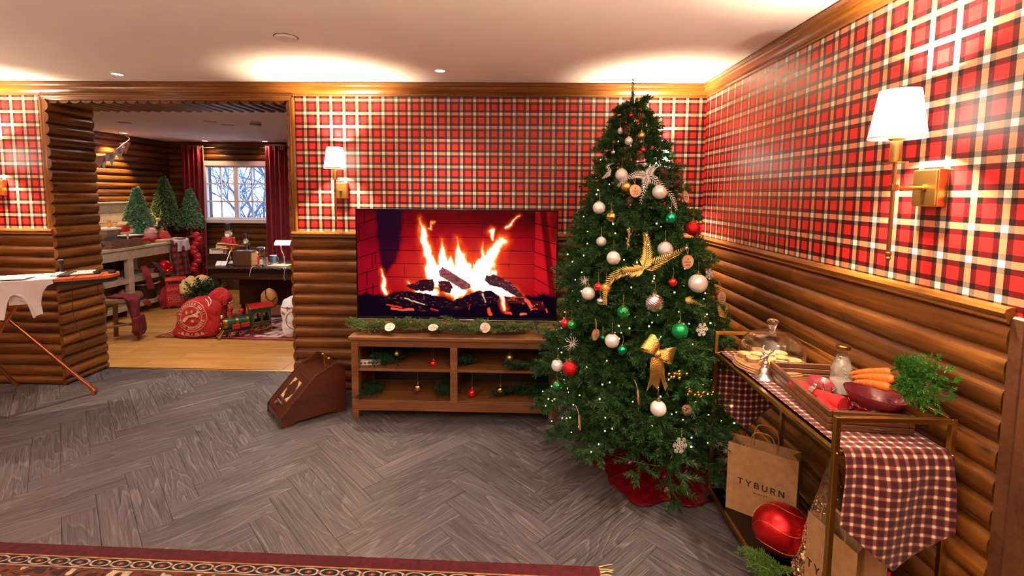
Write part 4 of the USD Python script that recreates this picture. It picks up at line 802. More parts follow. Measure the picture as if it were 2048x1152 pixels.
clear = [(p, r * 1.12) for p, r in places] + [(EXTRA['bow'], .052), (EXTRA['bow'] + (.0, 0, -.05), .045), (EXTRA['bow'] + (0, 0, -.09), .045), (EXTRA['b1'], .025), (EXTRA['b2'], .025)]
for a_, b_2 in (((1205, 585), (1310, 535)), ((1310, 535), (1365, 505)), ((1292, 470), (1296, 535)), ((1240, 352), (1300, 345)), ((1290, 350), (1350, 412)), ((1283, 400), (1300, 350))):
    for u in np.linspace(0, 1, 6): clear.append((on_tree(a_[0] + (b_2[0] - a_[0]) * u, a_[1] + (b_2[1] - a_[1]) * u, 1.0), .014))
EYEP = np.array([0, 0, EYE])
def carve(m, per=4):
    """drops blades that stand in or before what hangs on the tree"""
    v = np.asarray(m.vertices).reshape(-1, per, 3); keep = np.ones(len(v), bool); c = v[:, [0, 2]].mean(1); tips = v[:, 2]
    for p, r in clear:
        d = p - EYEP; L = np.linalg.norm(d); d = d / L
        for q in (c, tips):
            s = (q - EYEP) @ d; off = np.linalg.norm(q - EYEP - s[:, None] * d, axis=1)
            keep &= ~((off < r) & (s > L - .13) & (s < L + r * .6))
    v = v[keep]; k = np.arange(len(v))[:, None] * 4
    return trimesh.Trimesh(v.reshape(-1, 3), np.vstack([k + [0, 1, 2], k + [0, 2, 3]]), process=False)
t = thing('christmas_tree', 'tall green Christmas tree hung with baubles in the room corner', 'Christmas tree', (0, 0, 0))
obj('trunk', tube([(tree_x(z), TY, z) for z in np.linspace(.03, 2.12, 8)], np.linspace(.03, .006, 8), 8), 'twig', t)
NB = 240
for i in range(NB):
    u = (i + .5) / NB; z = 2.02 - 1.76 * u ** .82; R = tree_r(z) * tr.uniform(.9, 1.1); th = i * 2.39996 + tr.normal(0, .15)
    dr = np.array([math.cos(th), math.sin(th), 0]); base = np.array([tree_x(z), TY, z + .04])
    if (dr[0] < .1 and i % 97 == 0): R *= 1.0
    up = .30 if z > 1.7 else .08; dp = .05 + .22 * (R / .57)
    if z < .40: dp += (.30 * (math.sin(th) < -.45 and math.cos(th) > -.55) + .05) * (.40 - z) / .12 
    tt = np.linspace(0, 1, 8); main = base + np.outer(tt * R, dr) + np.outer(up * R * tt - dp * R * tt ** 2, [0, 0, 1])
    nd = [needles(main[2:], int(130 * R / .5) + 50, .032, tr, .85, .0019)]; stems = [tube(main, np.linspace(.0055, .0015, 8), 5)]
    ns = max(4, int(R / .052))
    for k in range(ns):
        w = .28 + .68 * (k + .5) / ns; b = np.array([np.interp(w, tt, main[:, q]) for q in range(3)]); sgn = 1 if k % 2 else -1
        sd = np.cross(dr, [0, 0, 1]) * sgn; l = (.055 + .21 * R / .57 * (1.05 - w)) * tr.uniform(.8, 1.2)
        for extra in (0, 1):
            q = dr * tr.uniform(.45, .8) + (sd if not extra else sd * .35 + np.array([0, 0, tr.choice([-.6, .7])])) * tr.uniform(.6, .95) + np.array([0, 0, tr.normal(.05, .18)]); q /= np.linalg.norm(q); ll = l * (1 if not extra else .75)
            t4 = np.linspace(0, 1, 4); pts = b + np.outer(t4 * ll, q) + np.outer(-.12 * ll * t4 ** 2, [0, 0, 1])
            nd.append(needles(pts, int(95 * ll / .15) + 30, .031, tr, .85, .0019)); stems.append(tube(pts, np.linspace(.0022, .0009, 4), 4, False))
    # the wall side and the floor bound it
    m_ = carve(cat(nd)); m_.vertices[:, 2] = np.maximum(m_.vertices[:, 2], .05 + .03 * tr.random(len(m_.vertices)))
    br = obj('branch', m_, 'fir_green', t, smooth=False); obj('wire', cat(stems), 'wire_green', br)
lead = np.array([(tree_x(z) + .004 * math.sin(z * 30), TY, z) for z in np.linspace(1.96, 2.185, 8)])
obj('leader', needles(lead, 420, .022, tr, .8, .0012), 'fir_green', t, smooth=False)
obj('stand', [lathe([(0, .0), (.05, .0), (.05, .12), (.03, .13), (0, .13)], 16, T(TXB, TY, .02))] + [bar((TXB, TY, .03), (TXB + .24 * math.cos(a), TY + .24 * math.sin(a), .012), .02, .02) for a in (.3, 2.4, 4.5)], 'black_plastic', t)
# fairy lights
fl_pts = []
k = 0
while len(fl_pts) < 290:
    z = .27 + 1.74 * (1 - math.sqrt(tr.random())); th = tr.uniform(0, 2 * np.pi); kk = tr.uniform(.72, .98); R = tree_r(z) * kk
    fl_pts.append((tree_x(z) + R * math.cos(th), TY + R * math.sin(th), z))
fl_pts = np.array(sorted(fl_pts, key=lambda q: q[2]))
t = thing('fairy_lights', 'string of tiny warm lights wound through the Christmas tree', 'fairy lights', (0, 0, 0))
zz = np.linspace(.18, 1.98, 900); sp = np.stack([tree_x(zz) + .9 * tree_r(zz) * np.cos(zz * 62), TY + .9 * tree_r(zz) * np.sin(zz * 62), zz + .012 * np.sin(zz * 400)], 1)
obj('wire', tube(sp, .0009, 4), 'wire_green', t)
bb = trimesh.creation.icosphere(1, 1.0)
o = obj('bulb', cat([(bb.vertices * tr.uniform(.0026, .0043) + q, bb.faces) for q in fl_pts]), 'bulb_lit', t, smooth=True); tag(o, kind='stuff')
# ornaments
def snowflake(r, th=.003):
    ps = []
    for k in range(6):
        a = k * math.pi / 3; arm = [LineString([(0, 0), (r, 0)]).buffer(r * .06, cap_style=1)]
        for u, l in ((.35, .22), (.6, .30), (.82, .18)):
            for s in (-1, 1): arm.append(LineString([(u * r, 0), (u * r + l * r * .6, s * l * r)]).buffer(r * .05))
        arm.append(Polygon([(r * .1, 0), (r * .28, .1 * r), (r * .42, 0), (r * .28, -.1 * r)]))
        ps += [affinity.rotate(q, a, origin=(0, 0), use_radians=True) for q in arm]
    m = extrude(shapely.union_all(ps).simplify(r * .01), th); m.apply_translation((0, 0, -th / 2)); m.apply_transform(T(rx=math.pi / 2)); return m
def cone_mesh(r, rng):
    ms = [ball((0, 0, 0), r * .62, 10, (1, 1, 1.25))]
    for k in range(64):
        u = (k + .5) / 64; z = (u - .5) * 2.3 * r; rad = r * .62 * math.sqrt(max(.05, 1 - (z / (1.22 * r)) ** 2)); a = k * 2.39996
        s = np.array([[0, -.14, -.05], [0, .14, -.05], [.34, .22, .10], [.46, 0, .16], [.34, -.22, .10], [.30, 0, .0]]) * r; f = np.array([[0, 1, 2], [0, 2, 3], [0, 3, 4], [5, 2, 1], [5, 3, 2], [5, 4, 3], [5, 0, 4], [5, 1, 0]])
        v = s + [rad, 0, z]; c, sn = math.cos(a), math.sin(a); v = v @ np.array([[c, sn, 0], [-sn, c, 0], [0, 0, 1]]); ms.append((v, f))
    return cat(ms)
for (kind, px, py, rr, mt, st_, lab), (p, r) in zip(ORN, places):
    if kind == 'bauble':
        t = thing('bauble', lab, 'bauble', p, tr.uniform(0, 6), 'baubles on the Christmas tree'); bauble_parts(t, r, mt, st_)
        obj('thread', tube(curve([(0, 0, 1.3 * r), (.004, 0, 1.3 * r + .02), (0, 0, 1.3 * r + .045)], 4), .0006, 4), 'twine', t)
    elif kind == 'tag':
        t = thing('log_slice', lab, 'wooden tag', m=T(*p, rz=mt[0] + .28, rx=-mt[1]), group='engraved log-slice tags'); slice_parts(t, r)
        obj('cord', tube(curve([(0, 0, r), (.006, .005, r + .03), (0, .012, r + .05), (-.006, .005, r + .03), (0, 0, r)], 4), .0009, 4), 'twine', t)
    elif kind == 'cone':
        t = thing('pine_cone', lab, 'pine cone', m=T(*p, rx=tr.uniform(-.9, .9), ry=tr.uniform(-.9, .9), rz=tr.uniform(0, 6)), group='pine cones on the Christmas tree'); obj('scales', cone_mesh(r * .95, tr), 'cone_brown', t, smooth=False); obj('stalk', tube([(0, 0, r), (0, 0, 1.6 * r)], .002, 5), 'twig', t)
    elif kind == 'flake':
        t = thing('snowflake', lab, 'snowflake ornament', m=T(*p, rz=.35, ry=mt), group='silver snowflakes on the tree'); obj('flake', snowflake(r), 'glitter_silver', t, smooth=False); obj('thread', tube([(0, 0, r), (0, .01, r + .04)], .0006, 4), 'twine', t)
    else:
        t = thing('feather_flower', lab, 'silver flower', m=T(*p, rz=.3, ry=mt), group='silver feather flowers on the tree')
        for k in range(14):
            a = k * 2 * math.pi / 14 + tr.normal(0, .1); L = r * tr.uniform(.8, 1.15); pts = curve([(0, 0, 0), (L * .5 * math.cos(a), -.35 * L, L * .5 * math.sin(a)), (L * math.cos(a), -.1 * L, L * math.sin(a) - .1 * L)], 5)
            obj('plume', [tube(pts, np.linspace(.0016, .0005, len(pts)), 5), needles(pts, 26, .006, tr, .7, .0006)], 'glitter_silver', t, smooth=False)
        obj('centre', ball((0, -.004, 0), r * .12, 10), 'silver', t)
# fern picks in gold and silver
def pick(name, lab, mt, curves, nl=.022, n=150, group='metallic fern picks on the tree'):
    c0 = on_tree(*curves[0][0], 1.02); t = thing(name, lab, 'fern pick', c0, 0, group)
    for cpx in curves:
        pts = curve([on_tree(*q, 1.04) - c0 for q in cpx], 6); d = np.array([-.15, -.35, .05]) * .03; k = len(pts)
        st = tube(pts + d, np.linspace(.0022, .0008, k), 5)
        tn = np.gradient(pts, axis=0); tn /= np.linalg.norm(tn, axis=1, keepdims=True); view = c0 - EYEP; view /= np.linalg.norm(view); fr_ = []
        for m in range(n // 3):
            u = (m + .5) / (n // 3); i_ = min(k - 1, int(u * k)); sd = np.cross(tn[i_], view); sd /= np.linalg.norm(sd)
            for s in (-1, 1):
                L = nl * (1.1 - .75 * u) * tr.uniform(.8, 1.2); a = pts[i_] + d; q = tn[i_] * .9 + sd * s * .8; q /= np.linalg.norm(q); e_ = a + q * L - view * .004 * tr.random(); wv = np.cross(q, view) * L * .085
                mid = a + q * L * .5 - view * .002; fr_.append((np.array([a, mid + wv, e_, mid - wv]), np.array([[0, 1, 2], [0, 2, 3]])))
        obj('frond', cat([st] + fr_), mt, t, smooth=False)
    return t
pick('fern_pick', 'big gold fern pick across the middle of the tree', 'glitter_gold', [[(1290, 537), (1270, 541), (1245, 545), (1222, 560), (1212, 585), (1211, 606)], [(1290, 537), (1295, 515), (1295, 490), (1292, 468)], [(1290, 537), (1320, 522), (1345, 511), (1368, 498)]], .040, 210)
pick('fern_pick', 'silver fern pick across the upper tree', 'glitter_silver', [[(1296, 352), (1275, 350), (1252, 358), (1238, 372)], [(1296, 352), (1290, 372), (1282, 405)], [(1296, 352), (1322, 372), (1345, 395), (1353, 418)], [(1296, 352), (1303, 340), (1310, 335)]], .030, 190)
pick('fern_pick', 'silver fern pick at the upper left edge', 'glitter_silver', [[(1222, 345), (1216, 333), (1228, 327)], [(1222, 345), (1214, 352), (1206, 357)]], .018)
pick('fern_pick', 'gold fern pick under the biggest pearl bauble', 'glitter_gold', [[(1372, 602), (1390, 604), (1414, 616)], [(1372, 602), (1382, 594)]], .018)
pick('fern_pick', 'gold leaf pick at the right edge under a log slice', 'glitter_gold', [[(1446, 634), (1452, 620), (1459, 607)], [(1446, 634), (1441, 622), (1438, 612)]], .022)
ic = EXTRA['icicle']; t = thing('glitter_twig', 'glittered rose-gold twig hanging in the upper left of the tree', 'twig ornament', ic, 0)
obj('stem', tube([(0, 0, .06), (.002, 0, 0), (-.006, 0, -.055)], [.0014, .0018, .0008], 5), 'twine', t)
for k in range(22): q = tr.uniform(-.045, .055); obj('bud', ball((tr.normal(0, .005), tr.normal(0, .004), q), .0042, 8, (.7, .7, 1.5)), 'ball_gold_crackle', t)
for nm_, key, lab in (('a', 'b1', 'gold berry cluster right below the gold bow'), ('b', 'b2', 'gold berry cluster near the trolley post')):
    t = thing('berry_cluster', lab, 'berry pick', EXTRA[key], 0, 'gold berry picks')
    for k in range(10):
        q = tr.normal(0, 1, 3) * (.026, .010, .016); obj('berry', ball(q, .0085, 12), 'ball_gold', t); obj('stem', tube([q, q * .3 + (0, .02, .0)], .0008, 4), 'twig', t)
# bow
bp = EXTRA['bow']; t = thing('ribbon_bow', 'large glittering gold ribbon bow on the front of the tree', 'bow', m=T(*bp, rz=.27, s=1.18))
def strip(pts, w0, w1, th=.0016, n=8, wdir=None):
    c = curve(pts, n); k = len(c); ww = np.interp(np.linspace(0, 1, k), np.linspace(0, 1, len(w0)), w0); wd = np.array(wdir, float); wd /= np.linalg.norm(wd)
    f = lambda u, v: c[np.round(u * (k - 1)).astype(int)] + wd * ((v - .5) * ww[np.round(u * (k - 1)).astype(int)])[..., None]
    return sheet(f, k, 7, th)[0]
def loop(sx, rot):
    m = strip([(0, -.005, 0), (sx * .030, -.030, .010), (sx * .066, -.022, .014), (sx * .072, -.002, .006), (sx * .050, .014, -.002), (sx * .02, .006, 0), (0, 0, 0)], [.022, .045, .066, .070, .058, .036, .022], 0, wdir=(0, .06, 1)); m.apply_transform(T(ry=rot)); return m
obj('bow_loop', loop(-1, .72), 'glitter_gold', t, smooth=50); obj('bow_loop', loop(1, .30), 'glitter_gold', t, smooth=50)
obj('knot', ball((0, -.012, 0), .0165, 14, (1, .8, 1.0)), 'glitter_gold', t)
def tail(pts, w, notch=True):
    k = 24; c = curve(pts, 10); n = len(c)
    def f(u, v):
        i = (u * (n - 1)); i0 = np.floor(i).astype(int).clip(0, n - 2); fr = (i - i0)[..., None]; q = c[i0] * (1 - fr) + c[i0 + 1] * fr
        q = q + np.array([1, .12, -.1]) * ((v - .5) * w)[..., None]; q[..., 2] -= np.where(u > .6, (u - .6) / .4, 0) * np.abs(v - .5) * .052; return q
    return sheet(f, k, 9, .0016)[0]
obj('bow_tail', tail([(-.004, -.014, -.012), (-.014, -.022, -.05), (-.012, -.020, -.085), (-.022, -.018, -.118)], .052), 'glitter_gold', t, smooth=50); obj('bow_tail', tail([(.012, -.006, -.012), (.024, -.010, -.06), (.034, -.002, -.10), (.055, -.004, -.135)], .020), 'glitter_gold', t, smooth=50)
# skirt
mat('red_satin', {'p': ('principled_bsdf', {'base_color': (.14, .003, .006), 'roughness': .2, 'metallic': .35, 'coat_weight': .5})})
def skirt(u, v):
    a = u * 2 * np.pi; R = .07 + v * (.25 + .03 * np.sin(5 * a) + .02 * np.sin(9 * a + 1)); wr_ = np.sin(a * 16 + v * 3) * .5 + np.sin(a * 27 - v * 8 + 1) * .3 + (meshkit.fbm(np.stack([np.cos(a) * 4 * (v + .3), np.sin(a) * 4 * (v + .3), v * 6], -1)) - .5) * 2.4
    return np.stack([.77 + R * np.cos(a) * 1.0, 2.55 + R * np.sin(a) * .93, .012 + .075 * (1 - v) ** 1.5 + np.abs(wr_) * .017 * np.sin(np.pi * np.clip(v, .05, 1)) + .02 * v * (1 - v)], -1)
t = thing('tree_skirt', 'crumpled shiny red cloth around the foot of the tree', 'tree skirt', (0, 0, 0)); obj('cloth', sheet(skirt, 200, 26, .003)[0], 'red_satin', t, smooth=True)
obj('hem', tube(np.array([skirt(np.array(u), np.array(1.0)) for u in np.linspace(0, 1, 120)]), .004, 6), 'red_satin', t)
# ------------------------------------------------------------------ the drinks trolley
CX0, CX1, CY0, CY1 = .965, 1.310, 1.41, 2.31
ZT, ZS, ZG, ZB = .885, .778, .163, .070
def gl(name, col, tint, rough=.02):
    mat(name, {'t': ('transparent_bsdf', {'color': tint}), 'g': ('glossy_bsdf', {'roughness': rough, 'color': col}), 'f': ('layer_weight', {'blend': .5}), 'pw': ('math', {'math_type': 'power', 'value2': 3.5}), 'ma': ('math', {'math_type': 'multiply_add', 'value2': .55, 'value3': .045}), 'm': ('mix_closure', {})}, [('f.facing', 'pw.value1'), ('pw.value', 'ma.value1'), ('ma.value', 'm.fac'), ('t.BSDF', 'm.closure1'), ('g.BSDF', 'm.closure2')], 'm.closure')
gl('clear_glass', (1, 1, 1), (.97, .97, .96)); gl('smoked_glass', (1, 1, 1), (.22, .20, .19)); mat('solid_glass', {'p': ('principled_bsdf', {'base_color': (1, 1, 1), 'roughness': .02, 'transmission_weight': 1.0, 'ior': 1.48})})
mat('ruby_glass', {'p': ('principled_bsdf', {'base_color': (.55, .012, .02), 'roughness': .06, 'transmission_weight': .75, 'ior': 1.5})})
t = thing('drinks_trolley', 'gold framed two-tier drinks trolley along the log wall', 'trolley', (0, 0, 0))
PW = .017
for x in (CX0, CX1):
    for y in (CY0, CY1): obj('post', box((x, y, (ZT + .045) / 2), (PW, PW, ZT - .045), .0015), 'gold_frame', t)
for z, nm_ in ((ZT - PW / 2, 'top_rail'), (ZS - .006, 'shelf_rail'), (ZG, 'lower_rail'), (ZB - .004, 'bottom_rail')):
    for y in (CY0, CY1): obj(nm_, box(((CX0 + CX1) / 2, y, z), (CX1 - CX0, PW * .9, PW), .0015), 'gold_frame', t)
    for x in (CX0, CX1):
        if nm_ in ('lower_rail', 'top_rail') and x == CX0: continue
        obj(nm_, box((x, (CY0 + CY1) / 2, z), (PW * .9, CY1 - CY0, PW), .0015), 'gold_frame', t)
obj('glass_shelf', box(((CX0 + CX1) / 2, (CY0 + CY1) / 2, ZS - .003), (CX1 - CX0 - .012, CY1 - CY0 - .012, .006), .001), 'smoked_glass', t); obj('glass_shelf', box(((CX0 + CX1) / 2, (CY0 + CY1) / 2, ZB + .003), (CX1 - CX0 - .012, CY1 - CY0 - .012, .006), .001), 'smoked_glass', t)
for x in (CX0, CX1):
    for y in (CY0, CY1):
        c = obj('castor', [lathe([(0, -.009), (.018, -.009), (.022, -.004), (.022, .004), (.018, .009), (0, .009)], 20, T(x, y, .022, rx=math.pi / 2)), lathe([(0, .044), (.012, .046), (.012, .052), (0, .052)], 14, T(x, y, 0)), box((x - .012, y, .035), (.004, .02, .028), .001), box((x + .012, y, .035), (.004, .02, .028), .001)], 'black_plastic', t)
for s in (-1, 1): obj('bolt', ball((CX0 + (s + 1) / 2 * (CX1 - CX0), CY0 - .009, ZS - .006), .004, 8), 'brass', t)
# gingham runner
def gingham(name, per, cols, sub=(.34, .16)):
    W, B = sub; R = 1 - W - 2 * B; edges = lambda w, b, r: [(0, w), (W, b), (W + B, r), (W + B + R, b)]; n = {'uv': ('uvmap', {'attribute': 'st'}), 's': ('separate_xyz', {})}; l = [('uv.UV', 's.vector')]
    for k, src in (('u', 'x'), ('v', 'y')):
        n[k + 'd'] = ('math', {'math_type': 'divide', 'value2': per}); n[k + 'p'] = ('math', {'math_type': 'add', 'value2': 50.0}); n[k + 'f'] = ('math', {'math_type': 'fraction'}); l += [('s.' + src, k + 'd.value1'), (k + 'd.value', k + 'p.value1'), (k + 'p.value', k + 'f.value1')]
    RR, RB, RW, BB, BW, WW = cols
    for k, c in (('rR', edges(RW, RB, RR)), ('rB', edges(BW, BB, RB)), ('rW', edges(WW, BW, RW))): n[k] = ('rgb_ramp', {'ramp': c, 'interpolate': False}); l.append(('uf.value', k + '.fac'))
    n['mB'] = ('rgb_ramp', {'ramp': edges((0,) * 3, (1,) * 3, (0,) * 3), 'interpolate': False}); n['mW'] = ('rgb_ramp', {'ramp': edges((1,) * 3, (0,) * 3, (0,) * 3), 'interpolate': False}); n['x1'] = ('mix', {}); n['x2'] = ('mix', {}); n['p'] = ('principled_bsdf', {'roughness': .9, 'sheen_weight': .15})
    mat(name, n, l + [('vf.value', 'mB.fac'), ('vf.value', 'mW.fac'), ('rR.color', 'x1.color1'), ('rB.color', 'x1.color2'), ('mB.color', 'x1.fac'), ('x1.color', 'x2.color1'), ('rW.color', 'x2.color2'), ('mW.color', 'x2.fac'), ('x2.color', 'p.base_color')])
gingham('runner_check', .0305, ((.036, .003, .005), (.10, .010, .014), (.24, .05, .05), (.08, .045, .02), (.36, .25, .12), (.74, .62, .42)), (.27, .09))
t = thing('table_runner', 'red and cream checked runner hanging over both ends of the trolley', 'table runner', (0, 0, 0))
rx0, rx1 = .985, 1.302; mid = (rx0 + rx1) / 2; HN, HF = .38, .42
PATH = np.array([(CY0 - .020, -.30), (CY0 - .022, ZS - .06), (CY0 - .020, ZS - .030), (CY0 - .014, ZS - .008), (CY0 - .002, ZS + .006), (CY0 + .016, ZS + .006), (CY0 + .03, ZS + .005), (CY1 - .03, ZS + .005), (CY1 - .016, ZS + .006), (CY1 + .002, ZS + .006), (CY1 + .014, ZS - .008), (CY1 + .020, ZS - .03), (CY1 + .022, ZS - .06), (CY1 + .020, -.30)])
PS = np.r_[0, np.cumsum(np.linalg.norm(np.diff(PATH, axis=0), axis=1))]; SN, SF = PS[4], PS[9]
def runner(u, v):
    """u along from the near tip to the far tip, v across"""
    tip = .14; s0 = SN - HN + tip * np.abs(v - .5) * 2; s1 = SF + HF - tip * np.abs(v - .5) * 2; s = s0 + (s1 - s0) * u
    y, z = np.interp(s, PS, PATH[:, 0]), np.interp(s, PS, PATH[:, 1]); hn, hf = np.maximum(SN - s, 0), np.maximum(s - SF, 0)
    y = y + (.010 * np.sin(v * 9 + hn * 6) - .012) * np.minimum(hn / .1, 1) + (.008 * np.sin(v * 8 + 1) + .010) * np.minimum(hf / .1, 1)
    x = rx0 + v * (rx1 - rx0) + .012 * (v - .5) * np.minimum(hn / .2, 1)
    return np.stack([x, y, z], -1), np.stack([x, s], -1)
U, V = np.meshgrid(np.linspace(0, 1, 260), np.linspace(0, 1, 40), indexing='ij'); P3, UV = runner(U, V)
m_, _ = sheet(lambda u, v: P3, 260, 40, .002); obj('cloth', m_, 'runner_check', t, uv=np.vstack([UV.reshape(-1, 2)] * 2), smooth=True)
for y, h, nm_ in ((CY0 - .03, HN, 'a'), (CY1 + .03, HF, 'b')): obj('tassel', [lathe([(0, 0), (.004, -.004), (.007, -.03), (0, -.032)], 10, T(mid, y + (.012 if nm_ == 'a' else 0), ZS - h + .004))], 'red_cloth' if False else 'ball_red', t)
ZC = ZS + .007
# cake dome
dc = (1.125, 2.10); t = thing('cake_board', 'round grooved wooden board under the glass dome', 'serving board', (*dc, ZC)); obj('board', lathe([(0, 0), (.15, 0), (.158, .004), (.158, .009), (.150, .0105), (.154, .013), (.154, .017), (.146, .0185), (.150, .021), (.150, .025), (.142, .027), (0, .027)], 56), 'board_wood', t)
t = thing('glass_dome', 'clear glass dome with knob covering the mince pies', 'cake dome', (*dc, ZC + .028))
obj('dome', lathe([(.134, 0), (.135, .03), (.131, .065), (.115, .098), (.085, .122), (.045, .135), (.0, .138), (0, .1355), (.045, .1325), (.083, .120), (.1125, .097), (.1283, .065), (.1322, .03), (.1312, 0), (.134, 0)], 64), 'clear_glass', t, smooth=40)
obj('knob', lathe([(0, .138), (.014, .139), (.011, .150), (.016, .160), (.024, .172), (.025, .182), (.018, .189), (0, .190)], 28), 'solid_glass', t, smooth=40)
noisy('pastry', (.50, .27, .10), (.74, .50, .25), 40, .75, bump=.3)
SPOTS = [(-.085, -.01), (-.05, -.065), (-.015, -.012), (-.04, .048), (.018, .055), (.045, .0), (.012, -.07), (.075, .062), (.085, -.035), (.062, -.085), (-.095, .05), (-.005, .105)]
PL = ['mince pie behind the bell, nearest the trolley edge', 'mince pie just right of the bell', 'mince pie in the middle under the dome', 'mince pie at the back left under the dome', 'mince pie at the back middle under the dome', 'mince pie right of the middle one', 'mince pie at the front beside the tray corner', 'mince pie at the back right under the dome', 'mince pie at the right edge of the board', 'mince pie half hidden by the tray corner', 'leftmost mince pie under the dome', 'hindmost mince pie under the dome']
crim = np.linspace(0, 2 * np.pi, 48, endpoint=False)
def pie():
    b = lathe([(0, 0), (.021, 0), (.0285, .017), (.0275, .020), (0, .019)], 48); v = b.vertices; k = np.hypot(v[:, 0], v[:, 1]) > .024; a = np.arctan2(v[:, 1], v[:, 0]); v[k, :2] *= (1 + .025 * np.sin(a[k] * 18))[:, None]
    l = lathe([(0, .0235), (.012, .0232), (.022, .022), (.0265, .0195), (.0255, .0185), (0, .0185)], 48); return b, l
pb, pl_ = pie()
for (x, y), lab in zip(SPOTS, PL):
    t = thing('mince_pie', lab, 'mince pie', (dc[0] + x, dc[1] + y, ZC + .0275), random.uniform(0, 6), 'mince pies under the glass dome'); obj('crust', pb, 'pastry', t); obj('lid', pl_, 'pastry', t)
# bell with a stag's head handle
bq = at_z(1529, 752, ZC); t = thing('hand_bell', 'silver hand bell with a stag head handle', 'bell', (1.030, 1.965, ZC), .4)
obj('bell', lathe([(0, .048), (.014, .047), (.020, .040), (.023, .025), (.028, .012), (.038, .003), (.040, 0), (.036, 0), (.026, .012), (.02, .026), (0, .04)], 32), 'silver', t)
obj('handle', lathe([(0, .047), (.008, .048), (.006, .054), (.012, .060), (.014, .068), (.008, .076), (.009, .082), (.006, .088), (0, .09)], 20), 'silver', t)
obj('stag_head', [ball((0, 0, .092), .012, 14, (1.0, .9, 1.2)), ball((-.013, 0, .088), .0085, 12, (1.5, .8, .8)), ball((-.024, 0, .086), .0055, 10), ball((.002, .012, .102), .005, 8, (.6, 1.5, .7)), ball((.002, -.012, .102), .005, 8, (.6, 1.5, .7))], 'silver', t)
for s in (-1, 1): obj('antler', [tube(curve([(.003, s * .006, .103), (.008, s * .018, .112), (.014, s * .026, .124), (.012, s * .030, .136)], 5), np.linspace(.0032, .0014, 16), 6), tube([(.009, s * .019, .113), (-.002, s * .022, .124)], [.0024, .001], 6), tube([(.013, s * .026, .123), (.022, s * .022, .131)], [.002, .001], 6)], 'silver', t)
# ribbed tray
tw, tl, th_ = .262, .47, .068; tm = T(1.165, 1.74, ZC, rz=-.105); t = thing('wooden_tray', 'ribbed dark wooden serving tray lying askew on the trolley', 'tray', m=tm)
obj('base', box((0, 0, .006), (tw - .02, tl - .02, .010), .001), 'tray_wood', t)
for k in range(3):
    z = .0115 + k * .0225
    for s in (-1, 1):
        obj('side_slat', box((s * (tw / 2 - .007), 0, z), (.016 - k * .001, tl, .0215), .003), 'tray_wood', t); obj('end_slat', box((0, s * (tl / 2 - .007), z), (tw - .030, .016 - k * .001, .0215), .003), 'tray_wood', t)
ZTR = ZC + .012
def intray(px, py, z, xm=1.27):
    p = at_z(px, py, z)
    if p[0] > xm: p = at_x(px, py, xm)
    return p
# milk bottle
t = thing('milk_bottle', 'glass milk bottle with gold lid and striped straw', 'bottle', (1.232, 1.795, ZTR)); prof = [(.036, 0), (.0385, .004), (.0385, .085), (.036, .105), (.027, .130), (.0205, .150), (.020, .172), (.0225, .176), (.0225, .184)]
obj('glass', lathe([(0, 0)] + prof + [(.0205, .184), (.018, .170), (.0185, .150), (.025, .130), (.034, .104), (.0365, .085), (.0365, .006), (0, .005)], 40), 'clear_glass', t, smooth=40)
mat('milk', {'p': ('principled_bsdf', {'base_color': (.70, .65, .60), 'roughness': .5})}); mat('milk_film', {'n': ('noise_texture', {'scale': 30.0, 'detail': 3}), 'r': ('rgb_ramp', {'ramp': [(.35, (.15,) * 3), (.65, (.55,) * 3)]}), 'd': ('diffuse_bsdf', {'color': (.72, .68, .64)}), 't': ('transparent_bsdf', {}), 'm': ('mix_closure', {}), 'tc': ('texture_coordinate', {})}, [('tc.object', 'n.vector'), ('n.fac', 'r.fac'), ('r.color', 'm.fac'), ('t.BSDF', 'm.closure1'), ('d.BSDF', 'm.closure2')], 'm.closure')
obj('milk', lathe([(0, .007), (.0358, .008), (.0358, .052), (0, .052)], 36), 'milk', t); obj('milk_film', lathe([(.0360, .052), (.0360, .085), (.0333, .104), (.0243, .130), (.0180, .150)], 36), 'milk_film', t)
obj('lid', lathe([(0, .190), (.022, .190), (.0245, .186), (.0245, .176), (.022, .174)], 32), 'gold_frame', t)
mat('straw_stripe', {'tc': ('texture_coordinate', {}), 'w': ('wave_texture', {'wave_type': 'bands', 'bands_direction': 'diagonal', 'scale': 45.0}), 'r': ('rgb_ramp', {'ramp': [(0, (.05, .22, .10)), (.5, (.8, .78, .72))], 'interpolate': False}), 'p': ('principled_bsdf', {})}, [('tc.object', 'w.vector'), ('w.fac', 'r.fac'), ('r.color', 'p.base_color')])
obj('straw', tube([(.012, -.030, .03), (-.016, -.012, .150)], .0032, 8), 'straw_stripe', t)
# plate, saucer, bowl
noisy('plum_glaze', (.17, .018, .028), (.24, .03, .04), 6, .12)
t = thing('dinner_plate', 'flat plum coloured plate under the red napkin', 'plate', (1.118, 1.70, ZTR)); obj('plate', lathe([(0, 0), (.05, 0), (.055, .003), (.088, .014), (.088, .017), (.052, .006), (0, .005)], 48), 'plum_glaze', t)
q = intray(1648, 748, ZTR + .04, 1.2); t = thing('saucer', 'small round plum red dish behind the napkin ring', 'dish', m=T(1.150, 1.790, ZTR + .026, rx=.35)); obj('dish', lathe([(0, 0), (.025, 0), (.045, .012), (.047, .016), (.043, .014), (.024, .004), (0, .004)], 36), 'plum_glaze', t)
bc = np.array([1.203, 1.592]); t = thing('ruby_bowl', 'ruby red glass fruit bowl with looped foot holding carrots', 'bowl', m=T(bc[0], bc[1], ZTR, rx=.0, ry=.10))
obj('bowl', lathe([(0, .030), (.03, .030), (.055, .042), (.078, .062), (.090, .084), (.092, .088), (.088, .086), (.074, .064), (.052, .047), (.028, .036), (0, .036)], 56), 'plum_glaze', t, smooth=40)
